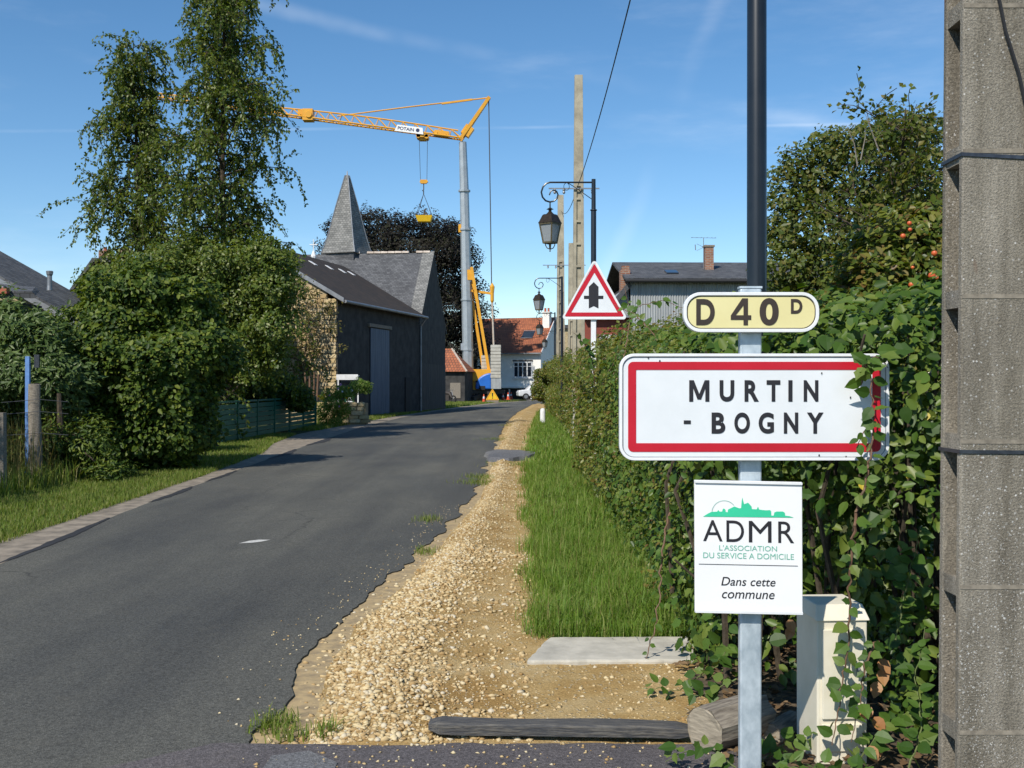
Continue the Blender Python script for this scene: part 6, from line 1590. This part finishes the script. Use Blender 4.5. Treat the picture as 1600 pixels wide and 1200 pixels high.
# green trees behind the crane and the house
def simple_tree(name, label, cat, px, Y, blist, n, size, mat, seed, tmpl=L4, trunk_h=3.0, tr=0.18, group=None, zmin=0.05, bumps=0.2, shell=(0.55, 1.08), jit=0.6):
    r = np.random.default_rng(seed); x0 = (px - 800) * Y / F
    root = thing(name, label, cat, (x0, Y, 0), 0, group); bl = []
    for bx_, by_, rad in blist:
        Yb = Y + r.uniform(-jit, jit); q = W(bx_, by_, Yb); rr = rad * Y / F
        bl.append(((q.x - x0, Yb - Y, q.z), (rr, rr * 1.15, rr * 0.95)))
    bush("crown", r, bl, n, size, tmpl, mat, root, zmin=zmin, bumps=bumps, shell=shell)
    b = MB(); b.tube([(0, 0, 0), (0.05, 0, trunk_h * 0.5), (0, 0.05, trunk_h)], [tr, tr * 0.8, tr * 0.5], 7)
    for q, rr in bl: b.tube([(0, 0, trunk_h * 0.55), (q[0] * 0.5, q[1] * 0.5, max(0.2, (trunk_h * 0.6 + q[2]) / 2)), q], [tr * 0.5, tr * 0.3, tr * 0.12], 5)
    b.build("trunk", M['bark'], root, smooth=True)
    return root
simple_tree("tree", "dark green tree behind the crane base", "tree", 752, 122, [(750, 590, 30), (765, 560, 24), (742, 560, 22), (722, 592, 26), (700, 596, 22)], 9000, 0.35, M['laurel_leaf'], 31)

# far roadside hedge on the right: clipped, running to the house
r = np.random.default_rng(41)
hd = thing("roadside_hedge", "long leafy hedge running along the right side of the road", "hedge", (2.2, 20, 0))
bl = []
for y in np.arange(12.5, 70, 0.62):
    f = float(hedge_face(y)); top = 2.15 + 0.35 * min(1, max(0, (y - 12) / 25)) + r.normal() * 0.10
    if y > 50: top += 0.25
    rad = 0.50 + 0.10 * r.random()
    for z in (0.42, 1.05, top - rad * 0.85):
        bl.append(((f + rad * 0.95 + r.normal() * 0.06 - 2.2, y - 20, z), (rad, rad, rad * 0.95)))
    if r.random() < 0.8: bl.append(((f + 1.3 + r.normal() * 0.15 - 2.2, y - 20, top - 0.45 + r.normal() * 0.12), (0.6, 0.6, 0.55)))
near_b = [x for x in bl if x[0][1] + 20 < 26]; far_b = [x for x in bl if x[0][1] + 20 >= 26]
bush("foliage", r, near_b, 120000, 0.062, L4, M['hedge_leaf'], hd, shell=(0.62, 1.08), cull=0.8)
bush("foliage", r, far_b, 90000, 0.085, L4, M['hedge_leaf'], hd, shell=(0.7, 1.08), cull=0.8)
b = MB()
for y in np.arange(12.5, 70, 0.8):
    f = float(hedge_face(y)); b.tube([(f + 0.6 - 2.2, y - 20, 0), (f + 0.55 - 2.2 + r.normal() * .1, y - 20 + r.normal() * .1, 1.0), (f + 0.6 - 2.2 + r.normal() * .2, y - 20, 1.9)], [0.04, 0.03, 0.012], 5)
b.build("stems", M['bark'], hd)
# hedge end rising near the house
simple_tree("shrub", "rounded shrub ending the hedge near the white house", "shrub", 858, 66, [(850, 590, 15), (862, 582, 16), (845, 612, 14), (876, 590, 16)], 9000, 0.13, M['hedge_leaf'], 43, trunk_h=1.2, tr=0.08)

# near ivy and bramble hedge behind the signs
r = np.random.default_rng(47)
iv = thing("ivy_hedge", "overgrown ivy and bramble hedge behind the town sign", "hedge", (1.8, 7.0, 0))
cen = [(1.60, 12.3, 2.05), (1.56, 11.5, 2.0), (1.55, 10.7, 2.0), (1.52, 10.0, 1.95), (1.50, 9.3, 1.95), (1.48, 8.6, 1.9), (1.46, 8.0, 1.9), (1.44, 7.4, 1.85), (1.46, 6.9, 1.85), (1.52, 6.5, 1.8), (1.75, 6.35, 1.85), (2.0, 6.25, 1.85), (2.25, 6.0, 1.95), (2.45, 5.75, 2.05), (2.62, 5.45, 2.1), (2.85, 5.2, 2.1), (3.15, 5.1, 2.2), (2.2, 5.35, 0.75), (2.35, 5.05, 1.0), (2.5, 5.0, 1.5), (2.05, 5.55, 1.35), (1.42, 6.05, 0.62), (1.25, 5.55, 1.86), (1.55, 5.40, 1.88), (1.85, 5.30, 1.92), (2.15, 5.20, 1.95), (2.15, 5.08, 1.25), (2.30, 4.85, 0.72), (2.12, 4.98, 0.70)]
bl = []
for x, y, top in cen:
    rad = 0.46 + 0.05 * r.random()
    zs_ = [top - rad * 0.9] if (x, y) in ((2.2, 5.35), (2.35, 5.05), (2.5, 5.0), (2.05, 5.55), (1.42, 6.05), (1.25, 5.55), (1.55, 5.40), (1.85, 5.30), (2.15, 5.20), (2.15, 5.08), (2.30, 4.85), (2.12, 4.98)) else [0.30, 0.85, top - rad * 0.9]
    for z in zs_:
        bl.append(((x - 1.8 + r.normal() * 0.05, y - 7 + r.normal() * 0.05, z), (rad * (0.88 if z < 0.5 else 1.0), rad, rad)))
    if len(zs_) > 1: bl.append(((x + 0.55 - 1.8, y + 0.35 - 7, top - 0.35 + r.normal() * 0.1), (0.55, 0.55, 0.5)))
P, Nn = blob_points(r, bl, 150000, shell=(0.62, 1.08), cull=0.82)
D, N = leaf_orient(r, Nn, up=0.25, jitter=0.7, droop=0.45)
s_ = np.where(P[:, 1] < -0.6, 0.052, 0.047) * (0.55 + 0.85 * r.random(len(P)))
big = r.random(len(P)) < 0.10; s_[big] *= 1.5
leaves("foliage", P, D, N, s_, L6, M['ivy_leaf'], iv)
Ph, Nh = blob_points(r, [x for x in bl if x[0][1] > -0.2], 40000, shell=(0.8, 1.1), cull=0.85)
D, N = leaf_orient(r, Nh); leaves("small_leaf_foliage", Ph, D, N, 0.034 * (0.6 + 0.8 * r.random(len(Ph))), L4, M['hedge_leaf'], iv)
b = MB()
for x, y, top in cen:
    for k in range(3):
        q0 = V3((x - 1.8 + r.normal() * .15, y - 7 + r.normal() * .1, 0)); q1 = q0 + V3((r.normal() * .15, r.normal() * .12 - 0.08, top * 0.5)); q2 = q1 + V3((r.normal() * .2, r.normal() * .15, top * 0.42))
        b.tube([q0, q1, q2], [0.018, 0.012, 0.006], 5)
b.build("stems", M['bark'], iv, smooth=True)
# single large leaves on the face of the hedge
def ivy_mesh(name, mat, lobes=True):
    pts = [(0, 0), (0.16, 0.34), (0.34, 0.30), (0.52, 0.40), (0.70, 0.20), (1.0, 0.0), (0.70, -0.20), (0.52, -0.40), (0.34, -0.30), (0.16, -0.34)] if lobes else \
          [(0, 0), (0.12, 0.24), (0.35, 0.36), (0.62, 0.29), (0.84, 0.13), (1.0, 0.0), (0.84, -0.13), (0.62, -0.29), (0.35, -0.36), (0.12, -0.24)]
    b = MB(); vs = [(x, y, 0.14 * abs(y) - 0.10 * x * x) for x, y in pts] + [(0.45, 0, -0.02)]
    b.add(vs, [(k, (k + 1) % 10, 10) for k in range(10)]); return b.mesh(name, mat)
leaf_a, leaf_b = ivy_mesh("leaf", M['ivy_single']), ivy_mesh("leaf", M['ivy_single'], False)
leaf_dead, leaf_yel = ivy_mesh("leaf", M['dead_leaf'], False), ivy_mesh("leaf", M['yellow_leaf'], False)
def put_leaf(parent, me, p, nrm, dirv, size):
    n = Vector(nrm).normalized(); d = Vector(dirv); d = (d - n * d.dot(n))
    if d.length < 1e-4: d = n.orthogonal()
    d.normalize(); c = n.cross(d)
    o = bpy.data.objects.new("leaf", me); link(o, parent)
    o.matrix_local = Matrix.Translation(p) @ Matrix((d, c, n)).transposed().to_4x4() @ Matrix.Scale(size, 4)
    return o
Pl, Nl = blob_points(r, bl, 9000, shell=(1.02, 1.10), cull=1.0, bumps=0.14)
wp_ = Pl + np.array((1.8, 7.0, 0)); px = 800 + F * wp_[:, 0] / wp_[:, 1]; py = 600 - F * (wp_[:, 2] - EYE) / wp_[:, 1]
vis = (px > 930) & (px < 1465) & (py > 420) & (py < 1180) & ((Nl * (-wp_ + np.array((0, 0, EYE)))).sum(1) > 0.2)
idx = np.nonzero(vis)[0]; idx = idx[np.argsort(wp_[idx, 1] + 1.5 * r.random(len(idx)))][:270]
for i in idx:
    nn = Vector(Nl[i]) + Vector((-0.15, -0.35, 0.45)) + Vector(r.normal(size=3)) * 0.35
    put_leaf(iv, leaf_a if r.random() < 0.5 else leaf_b, Pl[i], nn, Vector(r.normal(size=3)) + Vector((0, 0, -0.9)), 0.062 + 0.045 * r.random())
for px_, py_, Yv, me in ((1232, 968, 5.2, leaf_dead), (1060, 1030, 6.0, leaf_dead), (1374, 1030, 4.4, leaf_dead), (1372, 1065, 4.38, leaf_dead), (1362, 1105, 4.3, leaf_dead), (1370, 1160, 4.26, leaf_dead), (1378, 1045, 4.4, leaf_dead), (1366, 1120, 4.3, leaf_dead), (1358, 1165, 4.24, leaf_dead), (1345, 752, 4.9, leaf_yel), (1450, 645, 4.8, leaf_yel), (1418, 735, 4.8, leaf_yel), (1238, 980, 5.2, leaf_dead)):
    q = W(px_, py_, Yv) - Vector((1.8, 7.0, 0)); put_leaf(iv, me, q, Vector((-0.2, -0.8, 0.4)), Vector((r.normal() * .5, 0, -1)), 0.070 if me is leaf_dead else 0.042)

# long bramble shoots sticking out of the hedge
def vine(name, label, cat, pts, rad, n_leaf, size, meshes, seed, smat, face=(-0.2, -0.7, 0.5), alt=0.035, group=None):
    r = np.random.default_rng(seed); p0 = Vector(pts[0]); root = thing(name, label, cat, p0, 0, group)
    fine = []
    for i in range(len(pts) - 1):
        for k in range(6): fine.append(Vector(pts[i]).lerp(Vector(pts[i + 1]), k / 6) - p0 + Vector(r.normal(size=3)) * rad * 0.8)
    fine.append(Vector(pts[-1]) - p0)
    b = MB(); m = len(fine); b.tube(fine, [rad * (1 - 0.7 * i / m) for i in range(m)], 6); b.build("stem", smat, root, smooth=True)
    for k in range(n_leaf):
        i = min(m - 2, int((0.08 + 0.92 * k / n_leaf) * (m - 1)))
        t = (fine[i + 1] - fine[i]).normalized(); s_ = 1 if k % 2 else -1
        sd = t.cross(Vector(face)).normalized() * s_
        d = sd + t * 0.4 + Vector(r.normal(size=3)) * 0.35 + Vector((0, 0, -0.25))
        put_leaf(root, meshes[int(r.integers(len(meshes)))], fine[i] + sd * 0.004 + Vector(face) * alt * r.random(), Vector(face) + Vector(r.normal(size=3)) * 0.4, d, size * (0.6 + 0.7 * r.random()))
    return root
WP = lambda lst: [W(a, c, y) for a, c, y in lst]
# the vine that climbs over the right end of the town plate
vine("climbing_vine", "leafy vine climbing over the right end of the red framed plate", "vine", WP([(1338, 800, 4.02), (1348, 770, 3.99), (1358, 735, 3.98), (1364, 690, 3.975), (1364, 640, 3.975), (1362, 590, 3.975), (1358, 560, 3.98)]), 0.0055, 24, 0.050, [leaf_a, leaf_b], 5, M['stem'], alt=0.045)
vine("climbing_vine", "thin vine twig with a few small leaves on the white of the town plate", "vine", WP([(1364, 660, 4.0), (1352, 672, 3.99), (1343, 690, 3.985), (1338, 700, 3.985)]), 0.003, 7, 0.034, [leaf_b], 6, M['stem'])
vine("climbing_vine", "vine cluster with broad leaves at the top right corner of the town plate", "vine", WP([(1346, 600, 4.0), (1350, 575, 3.98), (1362, 560, 3.97), (1376, 556, 3.98), (1388, 575, 4.0)]), 0.004, 13, 0.058, [leaf_a, leaf_b], 8, M['stem'])
vine("climbing_vine", "long vine hanging down over the cream meter cabinet", "vine", WP([(1338, 800, 4.2), (1332, 860, 4.24), (1326, 930, 4.27), (1326, 1000, 4.29), (1318, 1060, 4.29), (1306, 1120, 4.28), (1300, 1165, 4.24)]), 0.006, 22, 0.060, [leaf_a, leaf_b], 12, M['stem'])
vine("climbing_vine", "second vine with lobed leaves right of the cabinet door", "vine", WP([(1372, 1000, 4.36), (1352, 1040, 4.30), (1345, 1090, 4.28), (1330, 1160, 4.24)]), 0.005, 16, 0.058, [leaf_a], 14, M['stem'])
for k, (lst, n, sz) in enumerate(((((975, 560, 11), (985, 500, 11.2), (1000, 478, 11.2), (1035, 470, 11.1), (1068, 482, 11)), 16, 0.075), (((1040, 560, 10), (1020, 520, 10.3), (990, 490, 10.6), (960, 476, 11)), 16, 0.075), (((930, 600, 13), (925, 560, 12.8), (910, 535, 12.5), (896, 520, 12.4)), 14, 0.085), (((955, 580, 12.2), (968, 540, 12), (985, 500, 11.8), (976, 450, 11.8)), 15, 0.07), (((1045, 800, 6.4), (1035, 860, 6.2), (1030, 930, 6.1), (1020, 1000, 6.0), (1005, 1040, 5.95)), 15, 0.05))):
    vine("bramble_shoot", ("arching bramble shoot crossing in front of the corrugated hall", "bramble shoot leaning left below the triangular sign's right corner", "bramble shoot rising from the hedge left under the triangle", "bramble shoot reaching up beside the triangular sign's right corner", "trailing bramble shoot hanging to the concrete slab's right end")[k], "bramble", WP(lst), 0.007, n, sz, [leaf_a, leaf_b], 20 + k, M['stem'], group="bramble shoots from the right hedge")
# bramble patch around the post foot
for k, (lst, n) in enumerate(((((1190, 1190, 4.35), (1230, 1160, 4.4), (1290, 1150, 4.4), (1350, 1160, 4.4)), 26), (((1150, 1200, 4.2), (1110, 1170, 4.25), (1070, 1175, 4.3), (1040, 1190, 4.25)), 14), (((1330, 1200, 4.2), (1370, 1150, 4.3), (1410, 1120, 4.4), (1455, 1090, 4.4)), 30), (((1420, 1200, 4.1), (1440, 1140, 4.2), (1430, 1060, 4.35), (1445, 980, 4.4)), 30), (((1140, 1010, 5.4), (1120, 1040, 5.3), (1060, 1080, 5.3), (1000, 1075, 5.35)), 22), (((1210, 1195, 4.2), (1240, 1200, 4.1), (1300, 1205, 4.1), (1380, 1210, 4.0)), 26), (((1150, 1060, 4.9), (1120, 1075, 4.9), (1100, 1085, 4.95), (1075, 1090, 5.0)), 14), (((1400, 1000, 4.5), (1410, 940, 4.55), (1425, 880, 4.6), (1440, 820, 4.6)), 28))):
    vine("bramble_runner", ("bramble runner between the sign post and the cabinet foot", "bramble runner trailing over the log's sawn end", "bramble runner between the cabinet and the concrete pole", "bramble runner climbing beside the concrete pole's foot", "bramble runner creeping over the gravel left of the sign post", "bramble runner low in front of the cabinet", "short bramble runner just behind the log", "bramble runner high beside the concrete pole")[k], "bramble", WP(lst), 0.004, n, 0.062, [leaf_a, leaf_b], 60 + k, M['green_stem'], face=(-0.15, -0.55, 0.75), alt=0.05, group="bramble runners around the sign post")

# fruit tree and orange-fruited shrub on the right
r = np.random.default_rng(55); Yt = 15.0
ft = thing("fruit_tree", "leafy fruit tree rising above the hedge at the right", "tree", ((1405 - 800) * Yt / F, Yt, 0))
paths, LP, LD = grow(r, 5.35, 0.11, n_limb=30, z0=0.18, z1=0.98, length=lambda t: 0.35 + 1.75 * (1 - t) ** 0.75, elev=0.5, curl=-0.25, subs=13, sub_len=0.50, sub_droop=0.15, leaf_gap=0.036, wob=0.2)
wood(paths, "trunk", M['bark'], ft)
n = len(LP); leaves("crown", LP + r.normal(size=(n, 3)) * 0.03, LD + r.normal(size=(n, 3)) * 0.9 + np.array((0, 0, -0.25)), r.normal(size=(n, 3)) * 0.8 + np.array((-0.3, -0.4, 0.6)), 0.062 + 0.055 * r.random(n), L4, M['apple_leaf'], ft)
print("fruit tree leaves", n)
simple_tree("tree", "leafy tree behind the fruit tree, hiding the hall's end", "tree", 1240, 19, [(1235, 300, 38), (1290, 290, 40), (1215, 360, 30), (1262, 360, 44), (1330, 340, 40), (1225, 420, 34), (1290, 420, 44), (1350, 420, 44), (1300, 240, 26), (1420, 400, 60), (1440, 300, 50), (1240, 470, 36), (1400, 470, 60), (1310, 490, 50), (1245, 258, 28), (1290, 228, 28), (1345, 225, 34), (1395, 205, 36), (1440, 215, 40), (1380, 300, 50)], 32000, 0.085, M['apple_leaf'], 57, trunk_h=3.0, tr=0.12, shell=(0.3, 1.15), bumps=0.3)
fs_ = simple_tree("fruit_shrub", "shrub with small orange fruits left of the concrete pole", "shrub", 1420, 8.0, [(1400, 420, 70), (1440, 380, 60), (1350, 470, 60), (1450, 470, 70), (1300, 500, 50), (1390, 520, 70), (1240, 520, 36)], 26000, 0.055, M['hedge_leaf'], 59, trunk_h=1.6, tr=0.05, shell=(0.35, 1.12), bumps=0.3, tmpl=L6, jit=0.25)
for px_, py_, s_ in ((1421, 349, 4), (1422, 359, 3.5), (1411, 369, 4.5), (1460, 396, 5), (1456, 431, 6), (1463, 434, 4), (1424, 445, 5), (1426, 418, 3)):
    q = W(px_, py_, 7.35) - fs_.location; rr = s_ * 7.35 / F
    b = MB(); b.lathe([(rr * 0.3, -rr * 0.9), (rr * 0.9, -rr * 0.4), (rr, 0.1 * rr), (rr * 0.75, rr * 0.7), (rr * 0.15, rr * 0.9)], 8, q); b.build("fruit", M['fruit'], fs_, smooth=True)
# bare dead twigs over the crown
b = MB()
for lst in (((1340, 260), (1335, 225), (1322, 195)), ((1345, 250), (1352, 215), (1352, 200)), ((1375, 240), (1362, 205), (1352, 178))):
    b.tube([W(a, c, 14.6) - ft.location for a, c in lst], [0.012, 0.007, 0.003], 4)
b.build("dead_twig", M['wood_grey'], ft)

# left shrubs
def shrub(name, label, px, Y, blist, n, size, mat, seed, tmpl=L6, group="garden shrubs on the left", **kw):
    return simple_tree(name, label, "shrub", px, Y, blist, n, size, mat, seed, tmpl=tmpl, trunk_h=1.4, tr=0.07, group=group, **kw)
shrub("laurel_shrub", "large dense dark green shrub right of the blue post", 205, 20.0, [(160, 520, 55), (220, 490, 55), (270, 520, 52), (130, 580, 55), (190, 570, 70), (250, 580, 65), (300, 575, 45), (140, 650, 60), (200, 650, 75), (255, 655, 60), (180, 700, 55), (235, 700, 50), (318, 540, 38), (130, 690, 45), (285, 625, 48), (100, 600, 45), (95, 660, 45), (92, 565, 30), (175, 475, 40), (230, 455, 36), (290, 480, 40), (275, 690, 38), (340, 560, 30)], 95000, 0.095, M['laurel_leaf'], 71, shell=(0.45, 1.2), bumps=0.28)
shrub("privet_shrub", "pale green upright leaved shrub at the left edge behind the blue post", 30, 18.5, [(-20, 530, 55), (20, 520, 42), (52, 530, 40), (85, 555, 34), (0, 580, 60), (60, 580, 50), (110, 565, 26), (90, 600, 45), (-30, 640, 70), (40, 640, 55)], 30000, 0.12, M['privet_leaf'], 73, tmpl=LN, shell=(0.45, 1.25), bumps=0.3)
shrub("garden_shrub", "bushy shrub under the birches above the dark fence end", 330, 29.5, [(200, 450, 45), (250, 430, 42), (300, 450, 50), (180, 480, 40), (160, 480, 32), (340, 480, 50), (360, 530, 46), (310, 520, 50), (390, 470, 45), (420, 510, 36), (400, 555, 36), (350, 575, 40), (430, 440, 36), (425, 555, 20), (230, 480, 50), (270, 490, 50), (435, 480, 24), (185, 445, 26), (380, 420, 40), (330, 420, 40), (440, 415, 22), (300, 400, 30), (410, 400, 28)], 84000, 0.095, M['birch_leaf'], 75, shell=(0.4, 1.22), bumps=0.36, tmpl=L4)
shrub("garden_shrub", "dark shrub in deep shade behind the start of the green fence", 310, 24.5, [(300, 640, 34), (312, 670, 26), (285, 690, 30)], 14000, 0.10, M['laurel_leaf'], 77)
shrub("garden_shrub", "dark shrub behind the middle of the green fence", 420, 35, [(390, 610, 26), (420, 605, 28), (450, 610, 24), (470, 625, 18), (365, 620, 26)], 12000, 0.11, M['laurel_leaf'], 79)
# unseen hedge foliage added left of the view to shade the posts and verge
r = np.random.default_rng(88); pv = bpy.data.objects["privet_shrub"]
ext = [((x - pv.location.x, y - pv.location.y, z), (0.75, 0.75, 0.7)) for x, y in ((-9.6, 15.2), (-9.3, 14.2), (-9.1, 13.2), (-8.8, 12.2), (-8.6, 11.2), (-9.9, 16.2)) for z in (0.6, 1.5, 2.35, 3.1)]
bush("unseen_shade_foliage", r, ext, 18000, 0.12, LN, M['privet_leaf'], pv)
shrub("undergrowth_shrub", "low dark undergrowth at the foot of the hedge beside the left verge", 90, 17.2, [(-30, 732, 26), (10, 738, 20), (40, 740, 18), (70, 735, 24), (98, 728, 28), (130, 722, 30), (165, 735, 20), (112, 700, 30), (80, 690, 24), (140, 690, 30), (20, 715, 22), (195, 738, 16)], 11000, 0.085, M['laurel_leaf'], 91, tmpl=LN, shell=(0.1, 1.3), bumps=0.45)
# climber on the barn gable
simple_tree("wall_climber", "brownish climbing plant straggling up the sunlit barn gable", "climber", 470, 47.4, [(472, 490, 20), (492, 500, 14), (515, 480, 13), (470, 530, 22), (492, 545, 14), (466, 570, 20), (524, 512, 11), (535, 545, 9), (460, 450, 22), (488, 460, 14)], 1700, 0.12, M['brown_leaf'], 81, trunk_h=2.6, tr=0.06, shell=(0.1, 1.15), jit=0.3, bumps=0.35)
# flower bed
fbed = simple_tree("flower_bed", "garden flowers with yellow and pink blooms beside the fence end", "flowers", 520, 40, [(505, 640, 11), (520, 630, 13), (535, 640, 12), (512, 618, 9), (530, 612, 10), (545, 615, 10), (505, 655, 9), (525, 655, 10), (560, 602, 11), (572, 604, 9)], 9000, 0.085, M['grass'], 83, trunk_h=0.6, tr=0.02, tmpl=LN, jit=0.25, shell=(0.3, 1.15))
r = np.random.default_rng(84)
for px_, py_, m_, s_ in ((503, 622, 'petal_yellow', 5), (498, 619, 'petal_yellow', 2.5), (507, 617, 'petal_yellow', 2.5), (532, 601, 'petal_pink', 3), (528, 607, 'petal_pink', 2.4), (535, 612, 'rim_white', 2), (515, 618, 'petal_pink', 2), (545, 606, 'petal_yellow', 2), (550, 610, 'rim_white', 2.2), (524, 596, 'petal_yellow', 2), (530, 635, 'petal_pink', 2), (541, 622, 'petal_yellow', 1.8)):
    q = W(px_, py_, 39.6) - fbed.location; rr = s_ * 39.6 / F; b = MB(); ring = []
    for k in range(16):
        a = 2 * math.pi * k / 16; f_ = 1.0 if k % 2 else 0.55; ring.append(q + Vector((rr * f_ * math.cos(a), -0.02 * (k % 2), rr * f_ * math.sin(a))))
    b.add([tuple(v) for v in ring] + [tuple(q + Vector((0, -0.03, 0)))], [(k, (k + 1) % 16, 16) for k in range(16)]); b.build("blossom", M[m_], fbed)
# tall dry grass around the posts
n = 1100; x = -8.5 + 1.5 * r.random(n); y = 15.4 + 3.0 * r.random(n); rng = r
tag(blades("dry_grass", np.stack([x, y, np.zeros(n)], 1), 0.35 + 0.95 * r.random(n) ** 1.4, np.full(n, 0.010), M['dry_grass'], 0.35), "tall dry straw coloured grass around the wooden posts", "grass", kind="stuff")
n = 3200; x = -7.7 + 1.0 * r.random(n); y = 14.5 + 6.0 * r.random(n)
tag(blades("tall_weeds", np.stack([x, y, np.zeros(n)], 1), 0.18 + 0.35 * r.random(n), np.full(n, 0.012), M['verge_grass'], 0.6), "rough weeds growing along the foot of the left shrubs", "weeds", kind="stuff")

# fallen leaves and twigs under the near hedge
r = np.random.default_rng(95); n = 1500
x = 0.85 + 1.3 * r.random(n); y = 4.25 + 2.0 * r.random(n); k = (x > 0.95 - 0.1 * np.sin(y * 9)); x, y = x[k], y[k]; n = len(x)
N = r.normal(size=(n, 3)) * 0.35 + np.array((0, 0, 1)); D = np.stack([np.cos(r.random(n) * 6.28), np.sin(r.random(n) * 6.28), np.zeros(n)], 1)
M['litter'] = leaf_mat('leaf_litter', [(0.10, 0.065, 0.035), (0.17, 0.11, 0.06), (0.24, 0.16, 0.085), (0.13, 0.075, 0.04)], 0.15, 0.7, 0.15)
o = leaves("leaf_litter", np.stack([x, y, 0.045 + 0.02 * r.random(n)], 1), D, N, 0.02 + 0.035 * r.random(n), L6, M['litter'])
tag(o, "dry brown leaf litter on the soil under the near hedge", "leaf litter", kind="stuff")
